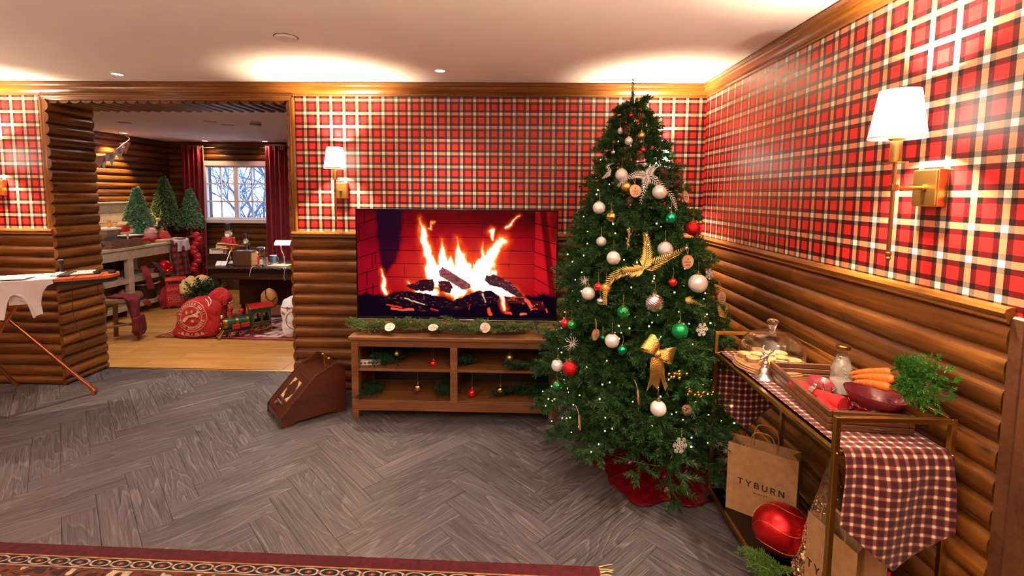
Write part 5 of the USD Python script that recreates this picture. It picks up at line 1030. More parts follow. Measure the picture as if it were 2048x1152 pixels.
obj('foot', lathe([(.060, 0), (.062, .004), (.040, .016), (.032, .028), (.028, .028), (.036, .014), (.056, .002)], 40), 'ruby_glass', t)
for k in range(20):
    a = k * 2 * math.pi / 20; c = np.array([.072 * math.cos(a), .072 * math.sin(a), .036]); tg = np.array([-math.sin(a), math.cos(a), 0]); up_ = np.array([.5 * math.cos(a), .5 * math.sin(a), .86])
    obj('loop', tube([c + .0105 * (math.cos(b) * tg + math.sin(b) * up_) for b in np.linspace(0, 2 * np.pi, 13)], .0028, 6), 'ruby_glass', t)
mat('carrot_skin', {'tc': ('texture_coordinate', {}), 'mp': ('mapping', {'scale': (90, 6, 6)}), 'n': ('noise_texture', {'scale': 1.0, 'detail': 3}), 'r': ('rgb_ramp', {'ramp': [(.3, (.55, .11, .012)), (.6, (.82, .21, .03))]}), 'b': ('bump', {'strength': .35, 'distance': .002}), 'p': ('principled_bsdf', {'roughness': .42})}, [('tc.object', 'mp.vector'), ('mp.vector', 'n.vector'), ('n.fac', 'r.fac'), ('r.color', 'p.base_color'), ('n.fac', 'b.height'), ('b.normal', 'p.normal')])
cr = np.random.default_rng(3)
def carrot(lab, tip, top, r, leaves):
    tip, top = np.array(tip), np.array(top); d = top - tip; L = np.linalg.norm(d); m = np.eye(4); ax = d / L; sd = np.cross([0, 0, 1], ax); sd /= np.linalg.norm(sd); m[:3, 0], m[:3, 1], m[:3, 2] = ax, sd, np.cross(ax, sd); m[:3, 3] = tip
    t = thing('carrot', lab, 'carrot', m=m, group='carrots in the ruby bowl'); u = np.linspace(0, 1, 18); rad = r * np.minimum(.12 + .95 * u ** .55, 1) * np.where(u > .94, .86, 1) * (1 + .02 * np.sin(u * 40)); rad[-1] *= .6
    obj('root', tube(np.stack([u * L, .004 * np.sin(u * 3), .003 * np.sin(u * 5)], 1), rad, 18), 'carrot_skin', t, smooth=50)
    for k, (gx, gy, gz) in enumerate(leaves):
        g = np.linalg.inv(m) @ np.array([gx, gy, gz, 1]); e_ = g[:3]; s0 = np.array([L, 0, 0]); mid_ = s0 + (e_ - s0) * .5 + np.array([0, 0, .012]); st = curve([s0, s0 + (e_ - s0) * .2 + np.array([0, 0, .006]), mid_, e_], 5)
        obj('stalk', tube(st, np.linspace(.0026, .0008, len(st)), 6), 'carrot_leaf', t)
        ms = []
        for w in np.linspace(.32, 1, 9):
            i_ = int(w * (len(st) - 1)); tn = st[min(i_ + 1, len(st) - 1)] - st[max(i_ - 1, 0)]; tn /= np.linalg.norm(tn)
            for s in (-1, 1):
                pd = np.cross(tn, cr.normal(size=3)); pd /= np.linalg.norm(pd); q = tn * .8 + pd * .9 * s; l = .042 * (1.2 - w * .6); sub = st[i_] + np.outer(np.linspace(0, 1, 4) * l, q / np.linalg.norm(q)); ms += [needles(sub, 34, .014, cr, .8, .0013), tube(sub, .0006, 3)]
        obj('leaf', cat(ms), 'carrot_leaf', t, smooth=False)
CZ = ZTR + .092
lf = lambda px, py, x: tuple(at_x(px, py, x))
carrot('hindmost carrot lying in the ruby bowl', at_y(1697, 748, 1.66), at_y(1782, 741, 1.56), .0145, [lf(1872, 722, 1.285), lf(1890, 740, 1.295), lf(1845, 735, 1.26)])
carrot('middle carrot lying in the ruby bowl', at_y(1703, 755, 1.645), at_y(1789, 756, 1.535), .0155, [lf(1905, 765, 1.30), lf(1895, 780, 1.295), lf(1880, 750, 1.29)])
carrot('foremost carrot lying in the ruby bowl', at_y(1706, 764, 1.63), at_y(1781, 773, 1.525), .016, [lf(1868, 800, 1.27), lf(1862, 822, 1.26), lf(1888, 792, 1.285), lf(1845, 775, 1.25)])
# napkin and ring, servers, mat
noisy('napkin_red', (.46, .010, .012), (.56, .016, .018), 6, .85)
p0, p1, p2 = at_y(1582, 752, 1.80), at_y(1622, 766, 1.72), at_y(1688, 800, 1.60)
t = thing('napkin', 'rolled bright red napkin in a silver ring', 'napkin', (0, 0, 0)); c_ = curve([p0, p1, (p1 + p2) / 2, p2], 8); c_[:, 2] = np.maximum(c_[:, 2] * 0 + ZTR + .036, ZTR + .02)
obj('cloth', tube(c_, np.interp(np.linspace(0, 1, len(c_)), [0, .15, .38, .7, 1], [.010, .022, .017, .024, .030]), 14), 'napkin_red', t, smooth=50)
def flap(u, v): a = c_[len(c_) // 2 + 2]; return np.stack([a[0] - .015 - .02 * v + .05 * (u - .5), a[1] - .03 - .06 * v - .02 * u, ZTR + .046 - .036 * v + .008 * np.sin(u * 7)], -1)
obj('corner', sheet(flap, 16, 12, .003)[0], 'napkin_red', t, smooth=True)
i_ = int(len(c_) * .40); rm = look(c_[i_ + 1] - c_[i_ - 1]); rm[:3, 3] = c_[i_]; t = thing('napkin_ring', 'broad silver ring around the red napkin', 'napkin ring', m=rm); obj('band', lathe([(.024, -.009), (.0255, -.009), (.0255, .009), (.024, .009), (.024, -.009)], 36), 'silver', t)
obj('stag_ornament', [ball((.0, .031, 0), .006, 10, (1, 1, 1.4))] + [tube(curve([(s * .003, .034, 0), (s * .012, .042, .002), (s * .014, .052, .006)], 4), .0018, 6) for s in (-1, 1)], 'silver', t)
for (a, b, lab) in (((1652, 793), (1668, 770), 'upper dark stag-head salad server beside the napkin'), ((1660, 812), (1680, 795), 'lower dark stag-head salad server near the tray corner')):
    pa = at_z(*a, ZTR + .02); pa = np.array([min(pa[0], 1.12), pa[1], pa[2]]); t = thing('stag_server', lab, 'serving utensil', (pa[0], pa[1] - .0, ZTR + .014), .4, 'dark stag-head servers')
    obj('head', [ball((0, 0, .004), .013, 14, (1.5, .75, .8)), ball((-.020, 0, 0), .008, 12, (1.5, .8, .8)), ball((.012, .01, .009), .005, 8, (1.6, .6, .5)), ball((.012, -.01, .009), .005, 8, (1.6, .6, .5))], 'pewter', t); obj('shaft', tube([(.01, 0, .0), (.05, .01, -.004), (.11, .03, -.004)], [.006, .005, .004], 8), 'pewter', t)
    for s in (-1, 1): obj('antler', [tube(curve([(.006, s * .006, .01), (.014, s * .014, .028), (.012, s * .016, .046)], 5), np.linspace(.004, .0016, 11), 7), tube([(.012, s * .013, .024), (.026, s * .018, .036)], [.003, .0012], 6)], 'pewter', t)
noisy('wicker_dark', (.02, .01, .006), (.07, .032, .015), 60, .6); t = thing('woven_mat', 'round dark woven mat under the ruby bowl', 'table mat', (bc[0] - .03, bc[1] - .01, ZTR - .001))
for k in range(9): obj('coil', tube([(.008 + (.008 + .0095 * k) * math.cos(a), (.008 + .0095 * k) * math.sin(a), .003 + .0012 * math.sin(a * (9 + 3 * k))) for a in np.linspace(0, 2 * np.pi, 14 + 6 * k)], .0036, 5), 'wicker_dark', t)
# lower tier
ZL = ZB + .0075
noisy('kraft', (.30, .155, .062), (.37, .20, .085), 30, .8, bump=.05)
def carrier(lab, m, w, h, d, lean=0):
    t = thing('paper_bag', lab, 'paper bag', m=m, group='brown paper carrier bags'); q = .0012
    fold = lambda y0, y1: None
    obj('front', box((0, -d / 2, h / 2), (w, q, h)), 'kraft', t); obj('back', box((0, d / 2, h / 2), (w, q, h)), 'kraft', t); obj('base', box((0, 0, q), (w, d, q)), 'kraft', t)
    for s in (-1, 1):
        g = trimesh.Trimesh(np.array([(s * w / 2, -d / 2, 0), (s * (w / 2 - .012), 0, .0), (s * w / 2, d / 2, 0), (s * w / 2, -d / 2, h), (s * (w / 2 - d * .28), 0, h), (s * w / 2, d / 2, h)]), [[0, 1, 4], [0, 4, 3], [1, 2, 5], [1, 5, 4]], process=False); obj('gusset', g, 'kraft', t, smooth=False)
    obj('crease', box((0, -d / 2 - .0008, h * .42), (w, .0008, .0022)), 'kraft', t)
    for s in (-1, 1): obj('handle', tube(curve([(-.05, s * d / 2 - s * .004, h - .03), (-.05, s * d / 2 - s * .004, h + .03), (-.03, s * d / 2 - s * .004, h + .075), (.03, s * d / 2 - s * .004, h + .075), (.05, s * d / 2 - s * .004, h + .03), (.05, s * d / 2 - s * .004, h - .03)], 6), .0026, 7), 'kraft', t)
    for s_, hh, z in (('TYBURN', .027, h * .43), ('MARKET', .0085, h * .345)):
        x0 = 0; ms = []
        for chh in s_:
            g = meshkit.text_mesh(chh, hh, .0006, bold=hh > .02); g.apply_translation((x0 - g.bounds[0][0], 0, 0)); x0 += (g.bounds[1][0] - g.bounds[0][0]) + hh * .42; ms.append(g)
        g = cat(ms); g.apply_translation((-(x0 - hh * .42) / 2, 0, 0)); g.apply_transform(T(0, -d / 2 - .0009, z, rx=math.pi / 2)); obj('lettering', g, 'black_ink', t, smooth=False)
carrier('brown paper bag standing open at the far end of the lower tier', T(1.125, 2.115, ZL, rz=-.62), .285, .325, .10)
carrier('brown paper bag nearest the viewer on the lower tier', T(1.112, 1.545, ZL, rz=-1.42), .21, .345, .11)
ballmat('ball_red_satin', (.60, .012, .016), .30, .75)
t = thing('giant_bauble', 'big red satin bauble lying on the lower tier', 'bauble', m=T(1.078, 1.862, ZL + .112, ry=1.25, rz=-.5)); bmesh_ = trimesh.creation.uv_sphere(.098, count=[32, 48]); bmesh_.apply_scale((1, 1, 1.12)); obj('ball', bmesh_, 'ball_red_satin' if 'ball_red_satin' in M else 'ball_red', t, smooth=60)
for k in range(6):
    a = np.linspace(-1.1, 1.1, 22); ph = k * 1.05 + .35 * np.sin(a * 2.2); obj('glitter_line', tube(np.stack([.0985 * np.cos(a) * np.cos(ph), .0985 * np.cos(a) * np.sin(ph), .1103 * np.sin(a)], 1), .0011, 5), 'glitter_gold', t)
obj('cap', lathe([(.022, .108), (.022, .128), (.012, .131), (0, .131)], 20), 'gold_cap', t); obj('loop', tube([(.008 * math.cos(q), 0, .138 + .008 * math.sin(q)) for q in np.linspace(0, 2 * np.pi, 12)], .0014, 5), 'gold_cap', t)
t = thing('sequin_cone', 'bronze sequinned cone tree standing behind the big red bauble', 'cone tree', (1.185, 1.735, ZL)); CH, CR_ = .52, .115
obj('cone', lathe([(0, 0), (CR_, 0), (CR_, .01), (.006, CH), (0, CH + .004)], 32), 'cone_brown', t); sq_ = []; sr = np.random.default_rng(8)
for k in range(3400):
    z = .012 + (CH - .02) * (1 - math.sqrt(sr.random())); a = sr.uniform(0, 2 * np.pi); R = CR_ * (1 - z / CH) + .003; c = np.array([R * math.cos(a), R * math.sin(a), z]); n = np.array([math.cos(a), math.sin(a), .2]) + sr.normal(0, .45, 3); m = look(n); rr = sr.uniform(.003, .0055); aa = np.linspace(0, 2 * np.pi, 6, endpoint=False) + sr.random(); v = (m[:3, :3] @ np.stack([rr * np.cos(aa), rr * np.sin(aa), 0 * aa])).T + c; sq_.append((v, np.array([[0, 1, 2], [0, 2, 3], [0, 3, 4], [0, 4, 5]])))
ballmat('sequin', (.90, .60, .34), .3, .55); tag(obj('sequins', cat(sq_), 'sequin', t, smooth=False), kind='stuff')
t = thing('fir_sprig', 'bushy green fir sprig spilling over the edge of the lower tier', 'fir sprig', (0, 0, 0), 0, 'greenery on the trolley'); sr = np.random.default_rng(21)
for k in range(16):
    a = 2.3 + sr.uniform(-.3, 2.2); p = np.array([.985 + sr.uniform(0, .04), 1.74 + sr.uniform(-.06, .05), ZL + .02]); st, nd = frond(p, (math.cos(a), math.sin(a), sr.uniform(.0, .8)), sr.uniform(.10, .16), sr, 6, 20, .017, .3, w=.0013); m_ = cat(st + nd); v_ = m_.vertices; v_[:, 2] = np.maximum(v_[:, 2], ZB + .012); obj('spray', trimesh.Trimesh(v_, m_.faces, process=False), 'moss_green', t, smooth=False)
t = thing('fir_sprig', 'darker fir sprig under the big red bauble', 'fir sprig', (0, 0, 0), 0, 'greenery on the trolley')
for k in range(7):
    a = -2.2 + sr.uniform(-.9, .9); p = np.array([1.06, 1.68, ZL + .015]); st, nd = frond(p, (math.cos(a), math.sin(a), .15), .10, sr, 5, 30, .016, .3); m_ = cat(st + nd); v_ = m_.vertices; v_[:, 2] = np.maximum(v_[:, 2], ZL + .001); obj('spray', trimesh.Trimesh(v_, m_.faces, process=False), 'fir_green', t, smooth=False)
t = thing('wooden_disc', 'round wooden lid lying on the lower tier below the bauble', 'wooden lid', (1.075, 1.575 + .06, ZL)); obj('disc', lathe([(0, 0), (.056, 0), (.058, .008), (.054, .020), (.046, .020), (.044, .014), (0, .014)], 36), 'board_wood', t)
# ------------------------------------------------------------------ the folding table with copper legs at the left
noisy('orange_cloth', (.42, .075, .018), (.56, .12, .03), 12, .8); noisy('white_cotton', (.66, .63, .64), (.74, .71, .72), 8, .9); pbr('dark_felt', (.03, .025, .028), .95); pbr('paper', (.72, .70, .70), .6); pbr('pink_paper', (.64, .46, .42), .7)
TZ = .935; HWB = .17; BA = .51; BR = np.array([-3.03, 3.46]); bu, bw_ = np.array([-math.cos(BA), -math.sin(BA)]), np.array([math.sin(BA), -math.cos(BA)])
BM = np.eye(4); BM[:2, 0] = bu; BM[:2, 1] = bw_; BM[:2, 3] = BR            # x along the board from its rounded tip, y towards the room
def on_plane(px, py, off):
    r = ray(px, py); F = BR + bw_ * off; k = (F @ bw_) / (r[:2] @ bw_); p = np.array([0, 0, EYE]) + k * r; return np.array([(p[:2] - F) @ bu, off, p[2]])
t = thing('ironing_table', 'narrow board with orange cover on crossed copper legs', 'ironing board', m=BM)
BP = Polygon([(1.35, -HWB), (1.35, HWB), (.34, HWB), (.2, HWB * .94)] + [(.09 - .09 * math.cos(a), HWB * .78 * math.sin(a)) for a in np.linspace(1.3, -1.3, 13)] + [(.2, -HWB * .94), (.34, -HWB)])
obj('cover', extrude(BP, .020, T(0, 0, TZ - .020)), 'orange_cloth', t, smooth=40); obj('board', extrude(BP.buffer(-.012), .030, T(0, 0, TZ - .050)), 'dark_felt', t)
f1, f2 = on_plane(189, 781, -.108), on_plane(20, 641, -.108); d1 = (f2 - f1) / (f2 - f1)[2]; top1 = f1 + d1 * (TZ - .05 - f1[2])
obj('leg', tube([f1, top1], .0125, 14), 'copper', t); g1, g2 = on_plane(0, 662, -.05), on_plane(32, 612, -.05); e1 = (g1 - g2) / (g2 - g1)[2]; obj('leg', tube([g2 + e1 * (g2[2] - TZ + .05), g2 + e1 * (g2[2] - .025)], .0125, 14), 'copper', t)
q1 = np.linalg.inv(BM) @ [-3.93, 3.50, .02, 1]; q2 = np.array([1.05, -.10, TZ - .05]); obj('leg', tube([q1[:3], q2], .0125, 12), 'copper', t)
obj('foot', [tube([f1 + (0, -.035, -.004), f1 + (0, .05, -.004)], .0125, 12), lathe([(.013, -.02), (.0165, -.02), (.0165, .02), (.013, .02)], 14, T(*(f1 + (f2 - f1) * .03)) @ look(f2 - f1)), tube([f1 + (f2 - f1) * .05, f1 + (f2 - f1) * .05 + (.0, .0, .035)], .010, 10)], 'copper', t)
# white vest draped over the board
t = thing('white_vest', 'white cotton vest draped over the board, shoulder straps hanging down', 'vest', m=BM)
obj('back_panel', extrude(Polygon([(.335, -HWB + .03), (.315, HWB + .004), (1.2, HWB + .004), (1.2, -HWB + .03)]), .004, T(0, 0, TZ + .001)), 'white_cotton', t)
px_ = [(104.2, 567.3), (96, 570), (91, 574), (83, 584), (79, 598.5), (78, 611.5), (83, 629), (66.4, 636.3), (62.5, 627), (56, 609), (45.6, 594.6), (31, 589), (19.5, 592), (12.4, 603.8), (9.8, 618), (6.5, 640), (-8, 645), (-14, 615)]
V0 = [(q[0], q[2] - TZ) for q in (on_plane(x_, y_, HWB + .02) for x_, y_ in px_)]
V_ = Polygon([(1.2, 0), (V0[0][0] - .002, 0)] + V0 + [(.70, -.09), (.80, -.05), (1.2, -.09)]).buffer(0)
def drape(m):
    mm_ = trimesh.Trimesh(*trimesh.remesh.subdivide_to_size(m.vertices, m.faces, .03), process=False); v = mm_.vertices; x, z, th = v[:, 0].copy(), v[:, 1].copy(), v[:, 2].copy()
    v[:, 0] = x; v[:, 1] = HWB + .012 + th + .010 * np.sin(x * 30 + z * 8) * np.minimum(-z / .15, 1) + .006 * np.sin(x * 11) * np.minimum(-z / .1, 1); v[:, 2] = TZ + .003 + z; return mm_
obj('front_panel', drape(extrude(V_, .004)), 'white_cotton', t, smooth=50)
neck = LineString(V0[7:16]).buffer(.006); arm = LineString(V0[0:7]).buffer(.005)
obj('binding', drape(extrude(shapely.union_all([neck, arm]), .007)), 'white_cotton', t, smooth=50)
obj('back_neck', extrude(Polygon([(V0[8][0] + .01, -.10), (V0[14][0] - .01, -.10), (V0[14][0] - .01, 0), (V0[8][0] + .01, 0)]), .003, np.array([[1, 0, 0, 0], [0, 0, 1, HWB - .012], [0, 1, 0, TZ - .06], [0, 0, 0, 1.]])), 'white_cotton', t)
def onb(px, py, z=0): p = at_z(px, py, TZ + z); return (np.linalg.inv(BM) @ [*p, 1])[:3]
for nm_, lab, (px, py), w, h, rz in (('clipboard', 'white printed card on an orange-edged clipboard on the board', (150, 545), .22, .19, .16), ('printed_card', 'white printed card lying on the vest at the left edge', (14, 560), .20, .16, -.12)):
    q = onb(px, py, .012); q[1] = np.clip(q[1], -.07, .08); t = thing(nm_, lab, 'card', m=BM @ T(q[0], q[1], TZ + (.007 if w > .21 else .011), rz=math.pi + rz))
    obj('card', box((0, 0, .004), (w, h, .003), .001), 'paper', t)
    if w > .21: obj('backing', box((-.006, .004, 0), (w + .012, h + .012, .004), .001), 'orange_cloth', t)
    pr_ = np.random.default_rng(5)
    for k in range(2): obj('print_line', cat([box((x, -.03 + k * .05, .0058), (.004 + .010 * pr_.random(), .012, .0006)) for x in np.arange(-w * .36, w * .36, .017)]), 'black_ink', t)
t = thing('dark_pad', 'dark grey pad between the vest and the clipboard', 'pad', m=BM @ T(.300, -.02, TZ + .003)); obj('pad', box((0, 0, .006), (.07, .20, .012), .005), 'dark_felt', t)
t = thing('card_holder', 'small black metal holder standing behind the pad', 'holder', m=BM @ T(.36, -.125, TZ + .006)); obj('post', [lathe([(0, 0), (.022, 0), (.022, .006), (.010, .012), (.009, .065), (.018, .07), (.018, .082), (0, .085)], 18)], 'black_plastic', t); obj('clip', box((0, 0, .092), (.035, .012, .012), .003), 'pewter', t)
t = thing('headset', 'dark headset with thin black cables hanging off the orange board', 'headset', m=BM @ T(.085, -.0, TZ + .002)); obj('band', tube([(.05 * math.cos(a), .055 * math.sin(a), .012) for a in np.linspace(math.pi, 2 * math.pi, 16)], .007, 8), 'black_plastic', t)
for s in (-1, 1): obj('ear_pad', lathe([(0, 0), (.022, 0), (.026, .008), (.022, .018), (0, .020)], 20, T(s * .045, 0, 0)), 'black_plastic', t)
for x0, ln in ((-.01, .20), (.13, .46)):
    obj('cable', tube(curve([(x0, .05, .008), (x0, .12, .004), (x0, HWB + .012, .0), (x0 + .004, HWB + .016, -.04), (x0 + .01, HWB + .012, -ln * .6), (x0 - .035, HWB + .016, -ln)], 8), .0018, 5), 'black_plastic', t)
# ------------------------------------------------------------------ the room behind
# outside the window: bare trees against the sky
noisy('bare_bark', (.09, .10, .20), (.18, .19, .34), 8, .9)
def bare_tree(lab, x, y, h, seed):
    r = np.random.default_rng(seed); t = thing('bare_tree', lab, 'tree', (x, y, -1.2)); segs = []
    def grow(p, d, L, rad, lev):
        pts = [p]; q = np.array(p, float); dd = np.array(d, float)
        for k in range(4): dd = dd + r.normal(0, .13, 3) * [1, .5, .6]; dd /= np.linalg.norm(dd); q = q + dd * L / 4; pts.append(q.copy())
        segs.append(tube(pts, np.linspace(rad, rad * .55, 5), 6 if lev < 3 else 4, False))
        if lev < 5:
            for k in range(3 if lev < 2 else (3 if lev < 4 else 2)):
                i_ = r.integers(2, 5); nd = dd + r.normal(0, .62, 3) * [1, .5, .45] + np.array([0, 0, .18]); nd /= np.linalg.norm(nd); grow(pts[i_], nd, L * r.uniform(.6, .8), rad * .56, lev + 1)
    grow((0, 0, 0), (r.normal(0, .1), 0, 1), h * .5, h * .022, 0); obj('trunk', segs[0], 'bare_bark', t); obj('branches', cat(segs[1:]), 'bare_bark', t)
for k, (x, y, h, s) in enumerate(((-6.1, 9.6, 3.4, 1), (-5.55, 9.2, 3.3, 2), (-4.75, 9.4, 3.0, 4), (-5.05, 10.4, 3.6, 6))):
    bare_tree(('bare tree outside, at the left pane edge', 'bare forked tree outside, left of the centre mullion', 'bare tree outside, at the lower right panes', 'bare tree outside, behind the right panes')[k], x, y, h, s)
# curtains
noisy('velvet', (.20, .004, .012), (.30, .008, .02), 40, .8, sheen_weight=.5, sheen_roughness=.4)
YC = 7.16; zr = at_y(470, 296, YC)[2]
t = thing('curtain_rod', 'black curtain rod with ball end above the window', 'curtain rod', (0, 0, 0)); xa, xb = at_y(352, 296, YC)[0], -2.7
obj('rod', tube([(xa, YC, zr), (xb, YC, zr)], .011, 10), 'black_plastic', t); obj('finial', ball((xa - .02, YC, zr), .028, 14), 'black_plastic', t)
for lab, a, b, ph in (('dark red velvet curtain left of the window', 368, 413, 0), ('dark red velvet curtain right of the window', 532, 590, 2)):
    xa_, xb_ = at_y(a, 380, YC)[0], at_y(b, 380, YC)[0]
    def cf(u, v): x = xa_ + (xb_ - xa_) * u; fo = u * (xb_ - xa_) / .072 * 2 * np.pi + ph; return np.stack([x + .01 * np.sin(fo * .5 + v * 3), YC - .02 + (.028 + .012 * v) * np.sin(fo) - .01 * v, zr + .03 - v * (zr - .05)], -1)
    t = thing('curtain', lab, 'curtain', (0, 0, 0)); obj('cloth', sheet(cf, 90, 24, .004)[0], 'velvet', t, smooth=60)
    for k in range(4): obj('eyelet', lathe([(.018, -.003), (.027, -.003), (.027, .003), (.018, .003)], 16, T(xa_ + (xb_ - xa_) * (k + .5) / 4, YC - .035, zr, rx=math.pi / 2)), 'silver', t)
# workbench
BXF, BZ, B0, B1 = -4.78, .862, 4.95, 6.47
t = thing('workbench', 'whitewashed wooden workbench with shelves along the left log wall', 'workbench', (0, 0, 0))
obj('top', box(((BXF - 5.46) / 2, (B0 + B1) / 2, BZ - .016), (BXF + 5.46, B1 - B0, .032), .004), 'pale_wood', t, xf=None)
obj('apron', box((BXF - .03, (B0 + B1) / 2, BZ - .09), (.026, B1 - B0 - .04, .115), .002), 'pale_wood', t)
for y in (B0 + .06, 5.66, B1 - .06): obj('leg', box((BXF - .05, y, (BZ - .03) / 2), (.062, .075, BZ - .03), .003), 'pale_wood', t)
for y in (B0 + .06, B1 - .06): obj('leg', box((-5.40, y, (BZ - .03) / 2), (.06, .07, BZ - .03), .003), 'pale_wood', t)
for z, xo in ((.46, 0), (.135, 0)): obj('shelf', box(((BXF - 5.46) / 2 - .02, (B0 + B1) / 2, z), (BXF + 5.46 - .06, B1 - B0 - .03, .024), .002), 'pale_wood', t); obj('shelf_edge', box((BXF - .035, (B0 + B1) / 2, z - .015), (.022, B1 - B0 - .05, .055), .002), 'pale_wood', t)
zb_ = at_x(200, 407, -5.43)[2]
for k in range(4): h = (zb_ - BZ) / 4; obj('backboard_plank', box((-5.44, (B0 + B1) / 2 - .1, BZ + h * (k + .5)), (.02, B1 - B0 + .2, h - .004), .003), 'pale_wood', t)
obj('backboard_cap', box((-5.43, (B0 + B1) / 2 - .1, zb_ + .008), (.05, B1 - B0 + .2, .02), .003), 'pale_wood', t)
leafmat('olive_fir', (.08, .15, .06), (.28, .40, .18))
# three little trees on it
def little_tree(lab, px, ptop, pbase, xw, wpx, seed, mt):
    top = at_x(px, ptop, xw); y = top[1]; sc = y / 947 * 1.02; H = top[2] - BZ; r = np.random.default_rng(seed); t = thing('miniature_tree', lab, 'small tree', (xw, y, BZ), 0, 'little fir trees on the workbench'); zf = .24 * H
    obj('trunk', tube([(0, 0, .02), (0, 0, H * .9)], [.018, .008], 8), 'stool_wood', t); obj('base', lathe([(0, 0), (.05, 0), (.05, .018), (.018, .03), (0, .03)], 18), 'stool_wood', t); R0 = wpx * sc / 2
    bls = []
    for k in range(230):
        u = k / 230; z = H * .98 - (H * .98 - zf) * u ** .75; R = R0 * min(1, (H - z) / (H - zf)) ** .75 * r.uniform(.75, 1.08) + .01; a = k * 2.39996; d = np.array([math.cos(a), math.sin(a), 0]); pts = np.array([[0, 0, z + .02], d * R * .6 + [0, 0, z + .01], d * R + [0, 0, z - .05 * R / R0 - .01]])
        bls.append(needles(curve(pts, 3), 46, .040, r, .8, .0065, taper=.1))
    obj('foliage', cat(bls), mt, t, smooth=False)
little_tree('left small pale green fir tree on the workbench, nearest the opening', 272, 374, 440, -5.12, 58, 31, 'blue_fir'); little_tree('tallest small fir tree, in the middle of the workbench', 327, 352, 440, -5.16, 60, 32, 'olive_fir'); little_tree('right small fir tree by the red curtain', 379, 377, 440, -5.0, 50, 33, 'blue_fir')
pbr('toy_red', (.42, .012, .015), .35); pbr('toy_green', (.01, .11, .06), .35); pbr('toy_tan', (.50, .33, .19), .5); pbr('toy_white', (.72, .68, .64), .5); pbr('toy_pink', (.55, .25, .24), .6); pbr('toy_black', (.012, .01, .012), .4); pbr('toy_yellow', (.75, .38, .05), .4); noisy('brown_card', (.13, .055, .028), (.19, .085, .042), 20, .8); noisy('white_fur', (.62, .58, .58), (.78, .74, .74), 60, .95, bump=.6); noisy('red_felt', (.22, .008, .012), (.32, .014, .018), 20, .9)
BO = -4.86
def bench_y(px, py, x): return at_x(px, py, x)
def bt(name, lab, catg, px, py, x=BO, **k):
    p = at_x(px, py, x); p[1] = min(max(p[1], B0 + .05), B1 - .08); return thing(name, lab, catg, (x, p[1], BZ), **k)
t = bt('cardboard_tray', 'brown box with dark toy train pieces on the workbench front', 'box', 232, 498, -4.93)
obj('wall', box((.13, 0, .05), (.008, .42, .10), .002), 'brown_card', t); obj('wall', box((-.13, 0, .05), (.008, .42, .10), .002), 'brown_card', t); obj('wall', box((0, .21, .05), (.26, .008, .10), .002), 'brown_card', t); obj('wall', box((0, -.21, .05), (.26, .008, .10), .002), 'brown_card', t); obj('base', box((0, 0, .004), (.26, .42, .008)), 'brown_card', t)
t = thing('black_cloth', 'bundle of black cloth heaped in the brown box', 'cloth', (-4.93, bench_y(225, 490, -4.93)[1], BZ + .009)); bm = trimesh.creation.icosphere(4, 1.0); v = bm.vertices; v *= (.85 + .4 * meshkit.fbm(v * 2.2, 3, 5))[:, None]; bm.apply_scale((.105, .17, .075)); bm.vertices[:, 2] = np.maximum(bm.vertices[:, 2] + .04, 0); obj('heap', bm, 'dark_felt', t, smooth=True)
t = bt('gift_box', 'wooden chest with white lid and orange toy at the bench left', 'box', 217, 490, -5.2); obj('body', box((0, 0, .10), (.2, .26, .2), .004), 'stool_wood', t); obj('lid', box((0, 0, .21), (.22, .28, .025), .004), 'toy_white', t)
t = thing('toy_duck', 'tiny orange toy figure on the white-lidded chest', 'toy', (-5.17, bench_y(219, 455, -5.17)[1], BZ + .225)); obj('body', ball((0, 0, .035), .035, 12, (.9, .9, 1)), 'toy_yellow', t); obj('head', ball((0, 0, .085), .022, 12), 'toy_tan', t)
t = bt('toy_tower', 'red toy box tower with slanting wooden lid on the bench', 'toy', 246, 466, -5.12); obj('block', box((0, 0, .06), (.11, .11, .12), .004), 'toy_red', t); obj('block', box((0, 0, .15), (.12, .12, .03), .004), 'toy_tan', t); obj('block', box((0, 0, .20), (.10, .10, .07), .004), 'toy_red', t); obj('lid', box((0, 0, .27), (.12, .06, .012), .002, T(rx=.7)), 'toy_tan', t)
t = bt('drawer_tower', 'pale wooden drawer tower with knob on the workbench', 'box', 264, 466, -5.1)
for k in range(3): obj('drawer', box((0, 0, .04 + k * .065), (.12, .12, .058), .005), 'toy_tan', t)
obj('knob', ball((0, 0, .225), .028, 12), 'toy_tan', t)
t = bt('crate', 'dark crate with white rim beside the green box', 'box', 262, 488, -4.98); obj('body', box((0, 0, .06), (.16, .2, .12), .003), 'dark_wood', t); obj('rim', box((0, 0, .125), (.17, .21, .014), .002), 'toy_white', t)
t = bt('peppermint_toy', 'pink and white striped candy stick toy before the crate', 'toy', 256, 484, -4.84); obj('stick', tube([(0, 0, .0), (0, 0, .17)], .011, 10), 'toy_pink', t); obj('wheel', lathe([(0, -.01), (.03, -.01), (.035, 0), (.03, .01), (0, .01)], 18, T(0, 0, .06, ry=math.pi / 2)), 'toy_white', t)
t = bt('green_box', 'dark green toy box standing behind a red box', 'box', 281, 478, -5.05); obj('body', box((0, 0, .11), (.15, .17, .22), .004), 'toy_green', t); obj('lid', box((0, 0, .222), (.156, .176, .01), .002), 'toy_green', t)
t = bt('red_box', 'small bright red box in front of the green one', 'box', 284, 484, -4.93); obj('body', box((0, 0, .04), (.10, .15, .08), .004), 'toy_red', t); obj('ribbon', box((0, 0, .0815), (.1, .02, .003)), 'toy_tan', t)
